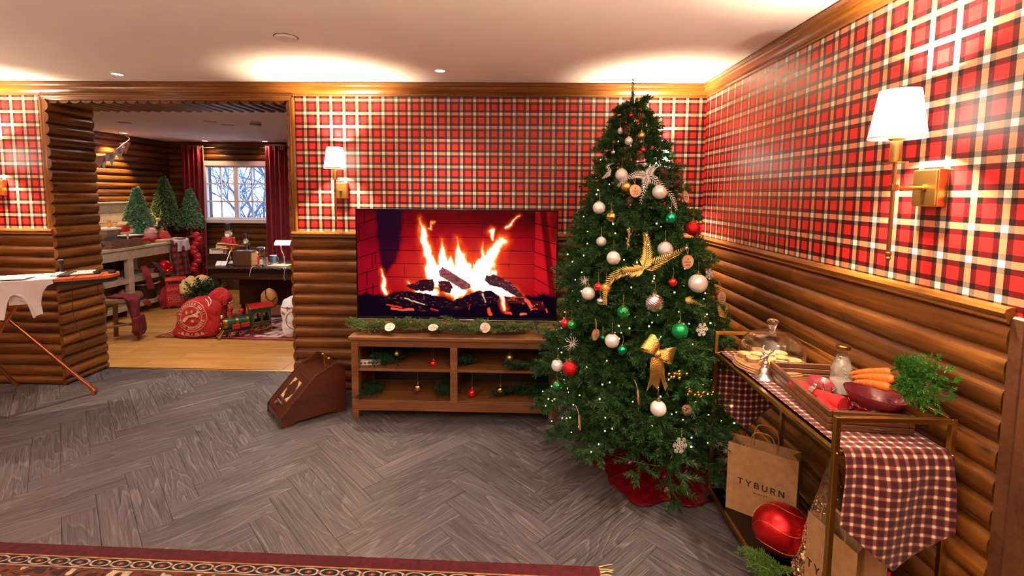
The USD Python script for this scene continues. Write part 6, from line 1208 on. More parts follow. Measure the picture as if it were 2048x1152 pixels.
t = bt('moss_tuft', 'bright green moss tuft at the bench edge', 'moss', 284, 489, -4.84); mr0 = np.random.default_rng(4); obj('moss', cat([needles([(mr0.normal(0, .03), mr0.normal(0, .09), 0), (mr0.normal(0, .03), mr0.normal(0, .09), .03)], 40, .03, mr0, .9, .002) for _ in range(14)]), 'moss_green', t, smooth=False)
t = bt('doll', 'doll with pink cap lying on the workbench', 'doll', 300, 476, -4.96); obj('head', ball((0, 0, .12), .085, 18, (.9, 1, 1)), 'toy_pink', t); obj('cap', lathe([(.088, .13), (.07, .18), (.03, .205), (0, .21)], 20), 'toy_pink', t); obj('body', ball((0, .06, .05), .06, 14, (.9, 1.6, .8)), 'toy_red', t)
t = bt('santa_hat', 'patterned red fabric hat with pale brim on the workbench', 'hat', 325, 482, -4.92); hm = lathe([(.11, 0), (.115, .03), (.10, .06), (.06, .11), (.015, .16), (0, .165)], 24, T(0, 0, .0, rx=-.5)); obj('crown', hm, 'red_felt', t); obj('brim', tube([(.115 * math.cos(a), .115 * math.sin(a), .022) for a in np.linspace(0, 2 * np.pi, 24)], .022, 8), 'toy_tan', t)
t = bt('twig_reindeer', 'pale twig reindeer figure standing among the toys', 'reindeer figure', 312, 462, -5.1); obj('body', [ball((0, 0, .17), .045, 12, (1, 2, 1))] + [tube([(0, s * .06, .15), (0, s * .065, 0)], .008, 6) for s in (-1, 1)] + [tube([(0, .08, .19), (0, .11, .28)], .012, 6), ball((0, .125, .29), .025, 10, (1, 1.5, 1))], 'twine', t); obj('antlers', [tube(curve([(s * .01, .11, .30), (s * .05, .10, .36), (s * .07, .09, .44)], 4), .005, 5) for s in (-1, 1)] + [tube([(s * .05, .10, .36), (s * .09, .1, .38)], .004, 5) for s in (-1, 1)], 'twine', t)
for k, (px, lab) in enumerate(((304, 'left of two black toy boots behind the doll'), (309, 'right of two black toy boots behind the doll'))):
    t = bt('toy_boot', lab, 'boot', px, 470, -5.02, group='black toy boots'); obj('shaft', lathe([(0, 0), (.035, 0), (.035, .2), (.03, .21), (0, .205)], 16), 'toy_black', t); obj('foot', ball((.03, 0, .025), .032, 12, (1.5, 1, .8)), 'toy_black', t)
t = bt('serving_dish', 'silver dish on a stand behind the toys on the workbench', 'dish', 333, 470, -5.14); obj('foot', lathe([(0, 0), (.07, 0), (.06, .01), (.02, .03), (.018, .15), (.05, .17), (0, .17)], 24), 'pewter', t); obj('dish', lathe([(0, .17), (.16, .178), (.21, .195), (.21, .20), (.15, .184), (0, .178)], 36), 'silver', t)
t = bt('teddy_bear', 'small brown teddy bear sitting below the silver dish', 'teddy bear', 338, 474, -4.99); obj('body', [ball((0, 0, .06), .055, 14, (1, 1, 1.1)), ball((0, 0, .15), .045, 14), ball((.0, -.035, .185), .017, 10), ball((.0, .035, .185), .017, 10), ball((.05, -.04, .03), .025, 10, (1.5, 1, 1)), ball((.05, .04, .03), .025, 10, (1.5, 1, 1)), ball((.03, .06, .08), .02, 10, (1.6, 1, 1)), ball((.03, -.06, .08), .02, 10, (1.6, 1, 1))], 'brown_card', t); obj('muzzle', ball((.04, 0, .14), .018, 10), 'toy_tan', t)
def cloth_over(name, lab, catg, ya, yb, drop, mt, top=.16, out=.012, seed=0):
    def f(u, v):
        y = ya + (yb - ya) * u; s = v * (top + drop); x = np.where(s < top, BXF - top + s + .004, BXF + out); z = np.where(s < top, BZ + .012 + .012 * np.sin(u * 7 + seed), BZ - (s - top) + .012); return np.stack([x + .010 * np.sin(u * 13 + v * 5 + seed) * np.minimum(np.maximum(s - top + .05, 0) / .1, 1), y + .02 * np.sin(v * 6 + seed), z], -1)
    t = thing(name, lab, catg, (0, 0, 0)); m_, uv_ = sheet(f, 30, 40, .008); obj('cloth', m_, mt, t, uv=uv_ * [abs(yb - ya), top + drop], smooth=True); return t
gingham('scarf_check', .09, ((.36, .012, .014), (.10, .006, .008), (.10, .006, .008), (.012, .006, .006), (.02, .008, .008), (.03, .01, .01)), (.24, .12))
yl_ = lambda px, py: at_x(px, py, BXF)[1]
cloth_over('fur_stocking', 'white fur stocking draped over the bench corner', 'stocking', yl_(348, 480), yl_(372, 480) + .05, .16, 'white_fur', .22, .022, 1)
cloth_over('plaid_scarf', 'red and black plaid scarf hanging down from the bench end', 'scarf', 6.30, 6.62, .50, 'scarf_check', .12, .015, 2)
t = thing('wooden_finial', 'turned wooden finial post at the end of the bench', 'finial', (-4.95, 6.38, BZ)); obj('post', lathe([(0, 0), (.06, 0), (.06, .05), (.035, .07), (.05, .09), (.05, .12), (.02, .15), (.025, .18), (0, .21)], 22), 'board_wood', t)
t = thing('red_plush', 'string of shiny red plush hearts hanging by the curtain', 'red garland', (0, 0, 0)); pr = np.random.default_rng(2)
for k in range(9): q = at_y(392 + 5 * math.sin(k * 1.4), 470 + k * 8.5, 6.62); obj('heart', ball(q, .052, 14, (1, .8, .9)), 'toy_red', t)
obj('cord', tube([at_y(392, 462, 6.62), at_y(394, 545, 6.62)], .006, 6), 'red_felt', t)
# on the shelves underneath
t = thing('giant_red_bauble', 'big cracked-open shiny red bauble on the upper bench shelf', 'bauble', (*at_z(327, 524, .60)[:2], .472)); t_ = t; obj('ball', ball((0, 0, .085), .085, 24, (1, 1, .9)), 'ball_red', t); obj('petals', [tube([(.09 * math.cos(a), .09 * math.sin(a), .03 + .02 * math.sin(3 * a)) for a in np.linspace(0, 2 * np.pi, 24)], .022, 8)], 'ball_red', t)
def ribbon(lab, pts, w, mt, wd=(0, 1, 0)):
    t = thing('ribbon', lab, 'ribbon', (0, 0, 0), 0, 'ribbons under the workbench'); obj('band', strip(pts, [w, w], 0, .004, 8, wd), mt, t, smooth=60); return t
qq = lambda px, py, x: at_x(px, py, x)
ribbon('broad red ribbon hanging over the upper bench shelf', [qq(287, 532, -4.81), qq(293, 545, -4.74), qq(298, 560, -4.73), qq(303, 578, -4.74)], .10, 'red_felt'); ribbon('checked ribbon arched over the upper bench shelf', [qq(293, 530, -4.82), qq(307, 525, -4.76), qq(318, 535, -4.74), qq(326, 548, -4.73), qq(328, 556, -4.74)], .06, 'scarf_check'); ribbon('red ribbon trailing from the lower bench shelf', [qq(287, 598, -4.80), qq(296, 602, -4.73), qq(300, 612, -4.72)], .05, 'red_felt')
t = thing('wicker_basket', 'dark wicker basket with pale rim on the lower bench shelf', 'basket', (-4.93, 6.02, .148)); obj('basket', lathe([(0, 0), (.11, 0), (.15, .20), (.145, .20), (.105, .012), (0, .012)], 28), 'wicker_dark', t); obj('rim', tube([(.15 * math.cos(a), .15 * math.sin(a), .2) for a in np.linspace(0, 2 * np.pi, 30)], .012, 8), 'toy_tan', t)
t = thing('wooden_duck', 'carved wooden duck head toy on the lower bench shelf', 'toy', (-4.92, 5.74, .148)); obj('body', ball((0, .08, .07), .08, 16, (.8, 1.7, .85)), 'board_wood', t); obj('head', ball((0, -.08, .15), .045, 14, (.9, 1.4, .9)), 'board_wood', t); obj('eye', ball((.035, -.09, .165), .01, 8), 'toy_black', t)
t = thing('toy_box', 'dark toy crate deep in the lower bench shelf', 'box', (-5.1, 5.4, .148)); obj('body', box((0, 0, .11), (.3, .4, .22), .004), 'dark_wood', t); obj('rim', box((0, 0, .225), (.31, .41, .016), .003), 'brown_card', t)
t = thing('holly_bundle', 'dark bundle with red bows on the bench floor front', 'bundle', (-4.70, 6.12, 0)); bm = trimesh.creation.icosphere(3, 1.0); bm.vertices *= (.8 + .5 * meshkit.fbm(bm.vertices * 2.5, 3, 8))[:, None]; bm.apply_scale((.05, .16, .16)); bm.vertices[:, 2] = np.maximum(bm.vertices[:, 2] + .14, 0); obj('bundle', bm, 'red_felt', t, smooth=True); obj('bow', [ball((.06, -.03, .20), .022, 10), ball((.06, .03, .2), .022, 10)], 'ball_gold', t)
noisy('maroon_felt', (.10, .006, .010), (.16, .010, .014), 20, .95)
# stool with stocking
t = thing('log_stool', 'rough wooden log stool beside the opening', 'stool', (-4.18, 4.72, 0)); obj('seat', lathe([(0, .40), (.155, .40), (.165, .42), (.16, .45), (0, .452)], 28), 'stool_wood', t)
for k, a in enumerate((.3, 2.4, 4.5)): obj('leg', tube([(.10 * math.cos(a), .10 * math.sin(a), .41), (.19 * math.cos(a), .19 * math.sin(a), .0)], [.022, .020], 10), 'stool_wood', t)
obj('stretcher', tube([(.16 * math.cos(.3), .16 * math.sin(.3), .15), (.16 * math.cos(2.4), .16 * math.sin(2.4), .15)], .012, 8), 'stool_wood', t); obj('stretcher', tube([(.16 * math.cos(.3), .16 * math.sin(.3), .17), (.16 * math.cos(4.5), .16 * math.sin(4.5), .17)], .012, 8), 'stool_wood', t)
t = thing('red_stocking', 'dark red felt stocking slung over the log stool', 'stocking', (-4.18, 4.72, 0)); obj('leg', sheet(lambda u, v: np.stack([np.interp(u, [0, .25, .4, 1], [-.06, .12, .185, .20]) + .01 * np.sin(v * 6 + u * 9), (v - .5) * (.13 + .03 * np.sin(u * 7)) + .01, np.interp(u, [0, .25, .4, 1], [.462, .466, .43, .10]) + .006 * np.sin(v * 9)], -1), 40, 12, .016)[0], 'maroon_felt', t, smooth=True); obj('foot', extrude(Polygon([(-.065, .14), (-.07, .02), (-.03, -.03), (.05, -.04), (.10, -.01), (.10, .04), (.07, .14)]).buffer(.012), .05, T(.18, .01, .10, rz=math.pi / 2 + .3, rx=math.pi / 2)), 'maroon_felt', t, smooth=50)
# post box
pm_ = at_z(372, 604, .04); t = thing('post_box', 'red metal letter box with the words santa post', 'post box', m=T(-4.60, 6.12, 0, rz=.62, s=.93))
obj('body', box((0, 0, .22), (.235, .17, .36), .006), 'toy_red', t); obj('roof', extrude(Polygon([(-.105, .40), (.105, .40), (.105, .415), (.06, .445), (-.06, .445), (-.105, .415)]), .25, np.array([[0, 0, 1, -.125], [1, 0, 0, 0], [0, 1, 0, 0], [0, 0, 0, 1.]])), 'toy_red', t); obj('slot', box((0, -.0865, .375), (.17, .004, .03), .002), 'toy_black', t)
for x in (-.09, .09):
    for y in (-.06, .06): obj('foot', box((x, y, .02), (.025, .025, .045), .003), 'toy_red', t)
def words(s, h, parent, mt, m, gap=.0):
    g = meshkit.text_mesh(s, h, .0015); b = g.bounds; g.apply_translation((-(b[0][0] + b[1][0]) / 2, 0, 0)); g.apply_transform(m); return obj('lettering', g, mt, parent, smooth=False)
words('SANTA', .045, t, 'toy_pink', T(0, -.0855, .265, rx=math.pi / 2)); words('POST', .055, t, 'toy_pink', T(0, -.0855, .125, rx=math.pi / 2)); obj('frame_line', [box((0, -.0858, z), (.18, .0012, .005)) for z in (.105, .20)], 'toy_pink', t)
# basket of pale flowers
t = thing('flower_bucket', 'wrapped bucket of pale yellow dried flowers beside the letter box', 'flowers', (-4.30, 6.10, 0)); obj('bucket', lathe([(0, 0), (.11, 0), (.135, .22), (.13, .22), (.10, .01), (0, .01)], 28), 'old_brass', t); noisy('pale_flower', (.66, .42, .14), (.82, .62, .28), 20, .8); fr0 = np.random.default_rng(12)
for k in range(42): a, z_ = fr0.uniform(0, 2 * np.pi), fr0.uniform(0, 1); R = .16 * math.sqrt(1 - z_ ** 2 * .8); b = trimesh.creation.icosphere(2, 1); b.vertices *= (.75 + .5 * meshkit.fbm(b.vertices * 3, 2, k))[:, None]; b.apply_scale(.052); b.apply_translation((R * math.cos(a), R * math.sin(a), .25 + .14 * z_)); obj('flower', b, 'pale_flower', t, smooth=40)
# rug, sacks, train
def rug2(U, V):
    c = np.zeros(U.shape + (3,)); c[:] = srgb((170, 120, 120)); n = meshkit.noise(np.stack([U * 22, V * 22, U * 0], -1), 3); c[n > .55] = srgb((200, 170, 170)); c[n < .35] = srgb((110, 22, 34)); e_ = np.minimum(np.minimum(U, 1.7 - U), np.minimum(V, 1.0 - V)); c[e_ < .09] = srgb((122, 18, 30)); c[(e_ > .035) & (e_ < .05)] = srgb((210, 180, 160)); return c
t = thing('small_rug', 'worn red and pink patterned rug on the oak floor', 'rug', (-3.90, 4.83, 0), -.03); U, V = np.meshgrid(np.linspace(0, 1.7, 200), np.linspace(0, 1.0, 120), indexing='ij'); g, _ = grid(lambda u, v: np.stack([U + V * .22, V, U * 0 + .006 + .0015 * np.sin(U * 9)], -1), 200, 120); obj('pile', g, 'rug_pile', t, color=rug2(U, V).reshape(-1, 3), smooth=True)
def sack_surface(w, d, h, seed, lean=0.0):
    b = trimesh.creation.icosphere(5, 1.0); v = b.vertices; n = meshkit.fbm(v * 1.7 + seed, 4, seed); wr = meshkit.fbm(v * np.array([5, 5, 2.2]) + seed, 3, seed + 3); k = np.abs(v) ** np.array([1, 1, 1.0]); sq = (np.abs(v[:, 0]) ** 3 + np.abs(v[:, 1]) ** 3 + np.abs(v[:, 2]) ** 3) ** (-1 / 3); v *= (sq * (.82 + .25 * n + .10 * wr))[:, None]; v *= [w / 2, d / 2, h / 2]; v[:, 2] += h * .43; z = v[:, 2] / h; v[:, 0] *= 1 + .12 * (1 - z) - .18 * np.clip(z - .6, 0, 1); v[:, 0] += lean * np.clip(z, 0, 1) ** 1.5; v[:, 2] = np.maximum(v[:, 2], 0); return b
def on_sack(shape, th, body, m2):
    """lays a flat drawing on the front (-y) of a sack"""
    g = extrude(shape, th) if not isinstance(shape, trimesh.Trimesh) else shape; g = trimesh.Trimesh(*trimesh.remesh.subdivide_to_size(g.vertices, g.faces, .025), process=False); v = g.vertices; x, z = v[:, 0] + m2[0], v[:, 1] + m2[1]; bv = body.vertices; front = bv[:, 1] < np.median(bv[:, 1]); from_ = bv[front]
    from scipy.spatial import cKDTree
    dd, ii = cKDTree(from_[:, [0, 2]]).query(np.stack([x, z], 1), k=6); wq = 1 / (dd + 1e-4); y = (from_[ii, 1] * wq).sum(1) / wq.sum(1); out = np.stack([x, y - .0035 - (v[:, 2] - v[:, 2].min()), z], 1); return trimesh.Trimesh(out, g.faces, process=False)
def arc_text(s, h, R, a0, a1, flip=False):
    out = []
    for k, ch in enumerate(s):
        if ch == ' ': continue
        a = a0 + (a1 - a0) * k / max(1, len(s) - 1); g = meshkit.text_mesh(ch, h, .001, bold=True); b = g.bounds; g.apply_translation((-(b[0][0] + b[1][0]) / 2, 0 if not flip else 0, 0)); m = T(R * math.cos(a), R * math.sin(a), 0, rz=a - math.pi / 2 + (math.pi if flip else 0)); g.apply_transform(m); out.append(g)
    return cat(out)
sb = sack_surface(.44, .34, .44, 3, .03); v = sb.vertices; k = (v[:, 0] < -.10) & (v[:, 2] < .10); v[k, 0] -= (.10 - v[k, 2]) * .9 * ((-.10 - v[k, 0]) / .15).clip(0, 1)
noisy('sack_red', (.36, .010, .012), (.46, .016, .018), 30, .9, bump=.12); pbr('sack_print', (.66, .46, .30), .8)
t = thing('red_sack', 'red cloth sack printed with reindeer mail emblem on the small rug', 'sack', (-3.44, 4.94, .008), .06); obj('bag', sb, 'sack_red', t, smooth=True)
mt_ = cat([sack_surface(.20, .16, .20, 9)]); mt_.apply_transform(T(.12, .03, .33, ry=.75)); obj('gathered_neck', mt_, 'sack_red', t, smooth=True); obj('drawstring', tube(curve([(.10, -.10, .41), (.14, -.12, .38), (.15, -.13, .34), (.17, -.12, .39), (.12, -.08, .43)], 6), .005, 6), 'toy_white', t)
ring = lambda r, w: Point(0, 0).buffer(r, 48).difference(Point(0, 0).buffer(r - w, 48)); deer = shapely.union_all([LineString([(-.075, -.035), (-.045, -.005), (.0, .010), (.045, .025), (.062, .035)]).buffer(.012), LineString([(-.045, -.008), (-.085, -.045)]).buffer(.005), LineString([(-.03, -.008), (-.07, -.055)]).buffer(.005), LineString([(.035, .018), (.075, .012)]).buffer(.005), LineString([(.03, .012), (.07, -.002)]).buffer(.005), LineString([(.055, .03), (.072, .052), (.085, .048)]).buffer(.008), LineString([(.068, .055), (.06, .075)]).buffer(.003), LineString([(.072, .055), (.08, .078)]).buffer(.003)])
def flake2(x, y, r): return shapely.union_all([LineString([(x - r * math.cos(a), y - r * math.sin(a)), (x + r * math.cos(a), y + r * math.sin(a))]).buffer(r * .17) for a in (0, math.pi / 3, 2 * math.pi / 3)])
spiral = lambda x, y, r, s, a0: LineString([(x + s * r * (1 - u * .85) * math.cos(a0 + u * 9), y + r * (1 - u * .85) * math.sin(a0 + u * 9)) for u in np.linspace(0, 1, 30)]).buffer(.0035)
emb = shapely.union_all([ring(.112, .005), ring(.162, .005), deer, flake2(-.045, .045, .018), flake2(.01, .058, .015), flake2(.02, -.045, .018)] + [spiral(s * .05, -.195, .022, s, 0) for s in (-1, 1)] + [spiral(s * .10, -.185, .016, -s, 1) for s in (-1, 1)] + [LineString([(-.15, -.175), (-.1, -.2), (0, -.215), (.1, -.2), (.15, -.175)]).buffer(.003), Point(0, -.195).buffer(.008)])
emb = affinity.scale(emb, .98, .98, origin=(0, 0)); EC = (-.015, .235)
obj('printed_emblem', on_sack(emb, .0012, sb, EC), 'sack_print', t, smooth=False)
obj('printed_words', [on_sack(arc_text('REINDEER MAIL', .026, .118, math.radians(168), math.radians(12)), 0, sb, EC), on_sack(arc_text('24TH DECEMBER', .026, .140, math.radians(198), math.radians(342), True), 0, sb, EC)], 'sack_print', t, smooth=False)
ws = sack_surface(.36, .30, .46, 6, -.05); t = thing('white_sack', 'white cloth sack with red print leaning behind the log jamb', 'sack', (-2.36, 4.98, .008), .1); obj('bag', ws, 'white_cotton', t, smooth=True); obj('red_bobble', ball((-.04, -.02, .47), .03, 12), 'red_felt', t)
obj('printed_emblem', on_sack(shapely.union_all([ring(.10, .006), LineString([(-.15, .13), (.15, .13)]).buffer(.004)]), .0012, ws, (-.03, .20)), 'red_felt', t, smooth=False); obj('printed_words', on_sack(arc_text('SANTA', .04, .125, math.radians(150), math.radians(30)), 0, ws, (-.03, .20)), 'red_felt', t, smooth=False)
# toy locomotive: x forward
pbr('loco_green', (.008, .07, .028), .3); pbr('loco_dark', (.015, .03, .018), .4); pbr('loco_red', (.42, .012, .012), .3)
t = thing('toy_locomotive', 'green and red tin toy locomotive with gold trim on the rug', 'toy train', (-3.0, 4.98, .008), -2.38)
YM = T(0, 0, 0, ry=math.pi / 2); XW = T(rx=math.pi / 2)
obj('boiler', lathe([(0, -.03), (.062, -.03), (.062, .20), (0, .20)], 32, T(.0, 0, .145) @ YM), 'loco_green', t); obj('boiler_band', cat([lathe([(.0635, z - .012), (.0655, z - .012), (.0655, z + .012), (.0635, z + .012)], 32, T(0, 0, .145) @ YM) for z in (-.015, .085, .19)]), 'gold_frame', t); obj('smokebox_door', lathe([(.06, .2), (.05, .215), (.02, .222), (.012, .235), (0, .236)], 28, T(0, 0, .145) @ YM), 'old_brass', t)
obj('frame', box((-.02, 0, .072), (.46, .10, .03), .004), 'loco_dark', t)
for s in (-1, 1):
    obj('side_tank', box((.10, s * .072, .115), (.075, .03, .05), .004), 'loco_red', t); obj('side_tank', box((.012, s * .072, .120), (.085, .03, .045), .004), 'loco_red', t)
    for x, r in ((.15, .032), (.05, .032), (-.08, .048), (-.20, .048)):
        w_m = T(x, s * .078, r + .002) @ XW; wl_ = [lathe([(r * .86, -.006), (r, -.006), (r, .006), (r * .86, .006), (r * .86, -.006)], 24, w_m), lathe([(0, -.008), (r * .2, -.008), (r * .2, .008), (0, .008)], 12, w_m)]; obj('wheel', wl_, 'loco_red', t)
        st_ = [bar((x, s * .086, r + .002), (x + r * .84 * math.cos(a), s * .086, r + .002 + r * .84 * math.sin(a)), .006, .004, .001) for a in np.linspace(0, 2 * np.pi, 8, endpoint=False)]; obj('spokes', st_, 'gold_frame', t)
    obj('coupling_rod', bar((-.20, s * .094, .045), (-.08, s * .094, .045), .010, .006), 'gold_frame', t)
obj('funnel', lathe([(0, 0), (.022, 0), (.018, .012), (.018, .05), (.024, .056), (.018, .062), (.03, .095), (.034, .10), (.028, .10), (0, .098)], 22, T(.135, 0, .20)), 'loco_red', t); obj('steam_dome', lathe([(0, 0), (.010, 0), (.010, .05), (.026, .055), (.028, .068), (.018, .085), (0, .09)], 20, T(.03, 0, .20)), 'loco_red', t)
obj('bell', ball((.215, 0, .225), .024, 16), 'silver', t)
for k, (a, L) in enumerate(((-.9, .07), (-.25, .105), (.35, .11), (.9, .09))): q = np.array([.135 + .05 * math.cos(k * 2.1), a * .07, .30 + L]); obj('smoke_curl', [tube(curve([(.135, 0, .29), (.135 + .01, a * .04, .30 + L * .5), q - (0, 0, .022)], 5), .002, 5), tube([(q[0], q[1] + .022 * (1 - u * .75) * math.cos(u * 12), q[2] + .022 * (1 - u * .75) * math.sin(u * 12)) for u in np.linspace(0, 1, 34)], .0022, 5)], 'silver', t)
cb = box((-.145, 0, .185), (.19, .165, .20), .003); cut = [Polygon([(x - .034, .13), (x + .034, .13), (x + .034, .20)] + [(x + .034 * math.cos(a), .20 + .034 * math.sin(a)) for a in np.linspace(.2, math.pi - .2, 9)] + [(x - .034, .20)]) for x in (-.19, -.105)]
wallp = shapely.box(-.24, .085, -.05, .285).difference(shapely.union_all(cut)); mw = lambda y: np.array([[1, 0, 0, 0], [0, 0, -1, y], [0, 1, 0, 0], [0, 0, 0, 1.]])
for s in (-1, 1):
    obj('cab_side', extrude(wallp, .005, mw(s * .08)), 'loco_green', t); obj('window_trim', extrude(shapely.union_all([c.buffer(.005).difference(c) for c in cut] + [shapely.box(-.24, .122, -.05, .126)]), .003, mw(s * .083 + (.003 if s > 0 else 0))), 'gold_frame', t)
obj('cab_front', box((-.052, 0, .185), (.005, .155, .20)), 'loco_green', t); obj('cab_back', box((-.238, 0, .14), (.005, .155, .11)), 'loco_green', t); obj('cab_floor', box((-.145, 0, .09), (.19, .155, .01)), 'loco_dark', t)
rf = extrude(Polygon([(-.105, .283), (.105, .283), (.09, .30), (.045, .318), (-.045, .318), (-.09, .30)]), .235, np.array([[0, 0, 1, -.265], [1, 0, 0, 0], [0, 1, 0, 0], [0, 0, 0, 1.]])); obj('roof', rf, 'loco_red', t); obj('roof_edge', [tube([(-.265, s * .105, .284), (-.03, s * .105, .284)], .004, 6) for s in (-1, 1)] + [tube([(-.03, -.105, .284), (-.03, -.09, .30), (-.03, -.045, .318), (-.03, .045, .318), (-.03, .09, .30), (-.03, .105, .284)], .004, 6)], 'gold_frame', t)
obj('cow_catcher', [bar((.205, y * .4, .085), (.265, y, .006), .006, .005, .001) for y in np.linspace(-.07, .07, 9)] + [tube([(.265, -.072, .008), (.265, .072, .008)], .004, 6)], 'gold_frame', t); obj('lamp', ball((.235, 0, .10), .012, 10), 'silver', t)
# desk
DZ, DY0, DY1, DX0, DX1 = .685, 5.30, 5.92, -3.62, -2.45
t = thing('writing_desk', 'dark carved wooden writing desk in front of the window', 'desk', (0, 0, 0)); obj('top', box(((DX0 + DX1) / 2, (DY0 + DY1) / 2, DZ - .012), (DX1 - DX0, DY1 - DY0, .024), .004), 'dark_wood', t)
obj('carved_edge', [ball((x, DY0 - .002, DZ - .014), .0085, 6) for x in np.arange(DX0, DX1, .016)], 'dark_wood', t)
obj('frieze', box(((DX0 + DX1) / 2, (DY0 + DY1) / 2, DZ - .085), (DX1 - DX0 - .08, DY1 - DY0 - .06, .12), .004), 'dark_wood', t)
for x in (DX0 + .08, DX1 - .08):
    for y in (DY0 + .07, DY1 - .07): obj('leg', lathe([(0, 0), (.022, 0), (.03, .05), (.022, .12), (.034, .2), (.026, .35), (.036, .45), (.036, .56), (0, .56)], 16, T(x, y, 0)), 'dark_wood', t)
obj('modesty_panel', box(((DX0 + DX1) / 2 - .1, DY1 - .1, .33), (.85, .02, .40), .003), 'dark_wood', t)
def dk(px, Y): return at_y(px, 500, Y)[0]
def dt(name, lab, catg, px, Y, rz=0, z=DZ, **k): return thing(name, lab, catg, (dk(px, Y), Y, z), rz, **k)
t = dt('telescope', 'brass telescope on a wooden tripod on the desk', 'telescope', 462, 5.52, .0)
obj('tube', [lathe([(0, -.155), (.020, -.155), (.020, .02), (.017, .024), (.017, .10), (.013, .104), (.013, .16), (.017, .164), (.017, .175), (0, .175)], 20, T(0, 0, .235) @ T(0, 0, 0, ry=math.pi / 2 + .07))], 'copper', t); obj('finder', [lathe([(0, -.10), (.009, -.10), (.009, .04), (0, .04)], 12, T(-.06, -.01, .19) @ T(ry=math.pi / 2 + .07))], 'copper', t); obj('pivot', [tube([(0, 0, .15), (0, 0, .225)], .014, 10)], 'brass', t)
for a in (.4, 2.5, 4.6): obj('tripod_leg', tube([(.01 * math.cos(a), .01 * math.sin(a), .165), (.10 * math.cos(a), .10 * math.sin(a), 0)], [.009, .007], 8), 'copper', t)
def nutcracker(t, s, coat, hat):
    o = lambda n, m, k: obj(n, (m.apply_scale(s), m)[1] if not isinstance(m, list) else (lambda c: (c.apply_scale(s), c)[1])(cat(m)), k, t)
    o('base', box((0, 0, .012), (.11, .08, .024), .003), 'toy_black'); o('legs', [tube([(q * .022, 0, .024), (q * .022, 0, .15)], [.019, .017], 12) for q in (-1, 1)], 'toy_white'); o('coat', lathe([(0, .14), (.052, .14), (.045, .19), (.05, .25), (.042, .275), (.018, .285), (0, .285)], 22), coat); o('belt', lathe([(.047, .185), (.050, .185), (.050, .20), (.047, .20)], 22), 'gold_frame')
    for q in (-1, 1): o('arm', [tube([(q * .05, 0, .265), (q * .068, -.005, .21), (q * .058, -.02, .165)], [.016, .015, .012], 10), ball((q * .058, -.02, .158), .014, 10)], coat); o('epaulette', ball((q * .052, 0, .272), .018, 10, (1, 1, .5)), 'gold_frame')
    o('head', lathe([(0, .283), (.026, .285), (.031, .30), (.031, .345), (0, .35)], 20), 'toy_tan'); o('beard', ball((0, -.022, .298), .022, 12, (1.1, .6, 1.1)), 'toy_white'); [o('hair', ball((q * .03, .005, .315), .014, 10, (.7, 1, 1.6)), 'toy_white') for q in (-1, 1)]; o('hat_band', lathe([(.031, .345), (.036, .347), (.036, .356), (.031, .358)], 20), 'gold_frame'); o('hat', lathe([(.030, .355), (.033, .42), (.028, .43), (0, .432)], 20), hat); o('eyes', [ball((q * .011, -.029, .328), .004, 6) for q in (-1, 1)], 'toy_black')
t = dt('nutcracker', 'large red-coated nutcracker figure behind the telescope', 'nutcracker', 458, 5.66, .1); nutcracker(t, 1.12, 'toy_red', 'toy_black'); t = dt('nutcracker', 'small black nutcracker figure beside the book box', 'nutcracker', 492, 5.78, .1); nutcracker(t, .80, 'toy_black', 'toy_black')
t = dt('book_box', 'dark leather box with tan end on the desk', 'box', 488, 5.46, .05); obj('body', box((0, 0, .085), (.21, .12, .17), .005), 'frame_wood', t); obj('end', box((.112, 0, .075), (.014, .122, .15), .003), 'board_wood', t); obj('lid_edge', box((0, 0, .172), (.215, .125, .008), .002), 'pewter', t)
t = dt('letter_rack', 'dark wooden letter rack on the left end of the desk', 'letter rack', 440, 5.60, .0); obj('front', box((.0, -.05, .06), (.26, .012, .12), .003), 'dark_wood', t); obj('back', box((.0, .05, .085), (.26, .012, .17), .003), 'dark_wood', t); obj('base', box((0, 0, .006), (.26, .11, .012)), 'dark_wood', t)
t = dt('envelope', 'tan envelope standing in the letter rack', 'envelope', 441, 5.60, .0, DZ + .013); obj('sheet', box((0, 0, .11), (.13, .006, .20), .001, T(ry=.15)), 'toy_tan', t); t = dt('greeting_card', 'pink and green card lying across the letter rack', 'card', 436, 5.585, .0, DZ + .013); obj('card', box((-.02, 0, .085), (.17, .005, .16), .001), 'pink_paper', t); obj('stripe', box((-.03, -.004, .155), (.10, .003, .012)), 'toy_green', t)
for px, lab in ((436, 'left white note card leaning on the desk edge'), (447, 'right white note card leaning on the desk edge'), (462, 'white note card under the telescope')):
    t = dt('note_card', lab, 'card', px, 5.40 if px < 460 else 5.50, .1); obj('card', box((0, 0, .030), (.058, .003, .065), .001, T(rx=-.75 if px < 460 else -1.2)), 'paper', t)
t = dt('hourglass', 'glass hourglass with pale sand and metal end plates', 'hourglass', 522, 5.42); obj('glass', lathe([(.022, .022), (.028, .05), (.024, .085), (.005, .112), (.024, .14), (.028, .175), (.022, .205)], 24), 'clear_glass', t); obj('sand', lathe([(0, .02), (.024, .022), (.026, .05), (.014, .075), (0, .08)], 20), 'toy_white', t)
for z in (.010, .215): obj('end_plate', lathe([(0, z - .008), (.045, z - .008), (.045, z + .008), (0, z + .008)], 24), 'silver', t)
for a in (.5, 2.6, 4.7): obj('pillar', tube([(.038 * math.cos(a), .038 * math.sin(a), .015), (.038 * math.cos(a), .038 * math.sin(a), .21)], .004, 8), 'silver', t)
t = dt('wooden_soldier', 'small red toy soldier between the box and the hourglass', 'toy', 512, 5.55); obj('body', lathe([(0, 0), (.03, 0), (.032, .09), (.018, .12), (0, .12)], 16), 'toy_red', t); obj('head', ball((0, 0, .14), .024, 12), 'toy_tan', t)
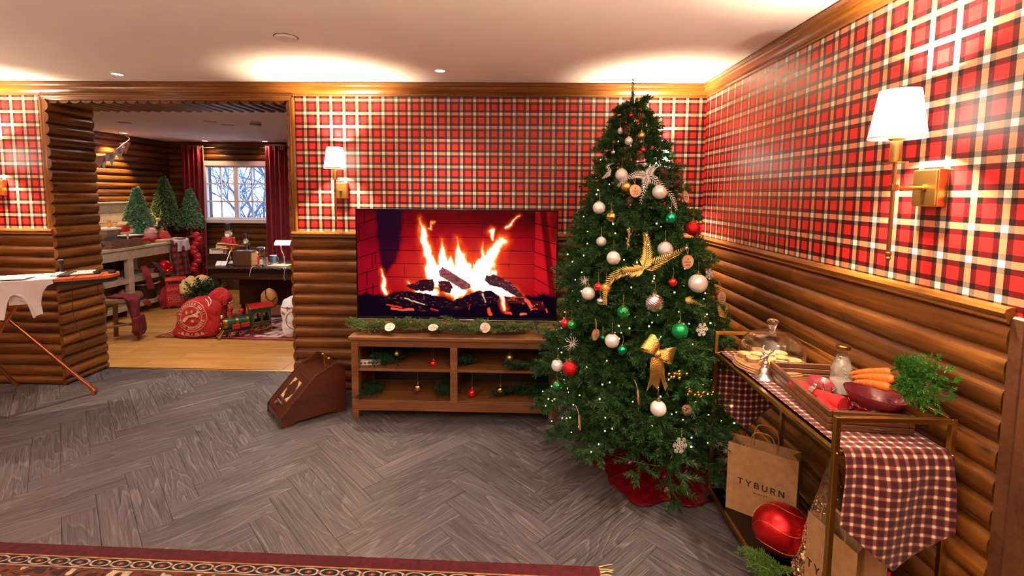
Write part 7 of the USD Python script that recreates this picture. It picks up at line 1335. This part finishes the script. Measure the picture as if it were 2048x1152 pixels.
t = dt('turned_pawn', 'turned honey-coloured wooden pawn right of the hourglass', 'pawn', 533, 5.44); obj('pawn', lathe([(0, 0), (.016, 0), (.016, .01), (.007, .03), (.009, .06), (.006, .075), (.011, .085), (.008, .10), (0, .105)], 16), 'board_wood', t)
pbr('mug_blue', (.06, .10, .17), .3); t = dt('mug', 'blue enamel mug on the desk beside the lamp', 'mug', 546, 5.62); obj('cup', lathe([(0, .012), (.038, .012), (.040, .10), (.037, .10), (.035, .018), (0, .018)], 28), 'mug_blue', t); obj('rim', tube([(.0385 * math.cos(a), .0385 * math.sin(a), .1) for a in np.linspace(0, 2 * np.pi, 24)], .0025, 6), 'toy_white', t); obj('handle', tube([(.04 + .022 * math.sin(u), 0, .055 + .03 * math.cos(u)) for u in np.linspace(0, np.pi, 12)], .005, 7), 'mug_blue', t); obj('saucer', lathe([(0, 0), (.05, .001), (.058, .009), (.05, .008), (0, .01)], 28), 'toy_white', t)
t = dt('desk_blotter', 'tan leather blotter pad at the right end of the desk', 'blotter', 560, 5.48); obj('pad', box((0, 0, .004), (.24, .16, .008), .002), 'toy_tan', t)
t = dt('bankers_lamp', 'desk lamp with glowing white half-round shade', 'desk lamp', 570, 5.58); obj('shade', grid(lambda u, v: np.stack([(u - .5) * .20, -.055 * np.cos(v * np.pi) , .235 + .055 * np.sin(v * np.pi)], -1), 20, 16)[0], 'lamp_lit', t, smooth=60); obj('stem', tube(curve([(-.01, 0, .01), (-.02, .01, .10), (-.055, .02, .17), (-.05, .0, .24)], 6), .006, 8), 'silver', t); obj('base', lathe([(0, 0), (.06, 0), (.06, .01), (.02, .02), (0, .02)], 24), 'silver', t)
l = UsdLux.SphereLight.Define(stage, str(t.GetPath()) + '/lamp_glow'); l.CreateRadiusAttr(.02); l.CreateNormalizeAttr(True); l.CreateIntensityAttr(1.6); l.CreateColorAttr(Gf.Vec3f(1, .82, .6)); l.AddTranslateOp().Set((0, 0, .215))
t = dt('lamp_cable', 'pale cable hanging over the desk front edge', 'cable', 571, 5.29); obj('cable', tube(curve([(0, .12, .004), (0, .02, .006), (-.008, -.014, -.02), (-.02, -.014, -.10), (-.01, -.014, -.14)], 6), .0035, 6), 'toy_tan', t); t = dt('white_ribbon', 'thin white ribbon hanging over the desk front edge', 'ribbon', 502, 5.29); obj('ribbon', tube(curve([(.0, .06, .004), (0, .01, .005), (-.004, -.013, -.02), (-.022, -.014, -.10)], 6), .0035, 5), 'toy_white', t)
# plants and the rest around the desk
def bush(lab, loc, R, h, n, mt, seed, nl=.05, w=.005, pot=True):
    r = np.random.default_rng(seed); t = thing('potted_plant', lab, 'plant', loc); ms = []; st = []
    for k in range(n): a, e_ = r.uniform(0, 2 * np.pi), r.uniform(.2, 1.4); d = np.array([math.cos(a) * math.cos(e_), math.sin(a) * math.cos(e_), math.sin(e_)]); L = R * r.uniform(.7, 1.1); pts = np.array([0, 0, h]) + np.outer(np.linspace(0, 1, 4) * L, d); ms.append(needles(pts, 46, nl, r, 1.0, w)); st.append(tube(pts, .002, 4))
    obj('foliage', cat(ms), mt, t, smooth=False); obj('stems', cat(st), 'twig', t)
    if pot: obj('pot', lathe([(0, 0), (.07, 0), (.09, h), (.08, h), (.06, .01), (0, .01)], 22), 'toy_black', t)
bush('dark green fir plant between flower bucket and desk', (-3.56, 5.15, 0), .23, .36, 60, 'olive_fir' if False else 'fir_dark', 41); bush('bright green bushy plant behind the log jamb', (-2.42, 5.20 - .02, 0), .16, .30, 46, 'box_green', 42, .03, .003)
t = thing('leather_pouf', 'small tan leather cushion hanging under the desk', 'leather bag', (dk(545, 5.5) + .02, 5.36, .28)); bm = trimesh.creation.icosphere(4, 1.0); bm.vertices *= (.9 + .2 * meshkit.fbm(bm.vertices * 2, 3, 4))[:, None]; bm.apply_scale((.10, .06, .12)); bm.apply_translation((0, 0, .03)); noisy('tan_leather', (.36, .14, .035), (.46, .20, .06), 10, .5); obj('bag', bm, 'tan_leather', t, smooth=True); obj('strap', tube(curve([(-.03, -.03, .14), (.0, -.066, .06), (.05, -.06, .02), (.09, -.03, .06)], 6), .006, 6), 'dark_wood', t); obj('hanging_strap', tube([(0, 0, .13), (0, .0, .345)], .005, 6), 'dark_wood', t)
# bunting
t = thing('bunting', 'string of small printed pennant flags on the log wall', 'bunting', (0, 0, 0)); bq_ = [at_x(px, py, -5.24) for px, py in ((192, 314), (200, 313), (214, 309), (230, 301), (246, 288), (259, 277))]; bq_ = [np.array([BX + .03, bq_[0][1] - .3, bq_[0][2] + .02])] + bq_ + [np.array([BX + .03, bq_[-1][1] + .15, bq_[-1][2] + .08])]; cb_ = curve(bq_, 6); obj('cord', tube(cb_, .004, 5), 'toy_pink', t)
for k, (px, py, hh, mt) in enumerate(((197, 313, .15, 'toy_pink'), (206, 311, .17, 'toy_white'), (222, 305, .17, 'toy_white'), (238, 295, .17, 'toy_white'), (250, 285, .15, 'toy_pink'))):
    q = at_x(px, py, -5.24); f = extrude(Polygon([(-.07, 0), (.07, 0), (0, -hh)]), .004); m = np.eye(4); m[:3, 0] = (.25, .95, .18); m[:3, 1] = (0, 0, 1); m[:3, 2] = (.97, -.25, 0); m[:3, 3] = q; f.apply_transform(m); pn = obj('pennant', f, mt, t, smooth=False)
    if k in (1, 2, 3, 4): g = meshkit.text_mesh('S', .05, .002); g.apply_translation((-.02, -.075, .005)); g.apply_transform(m); obj('letter', g, 'toy_red', pn, smooth=False)
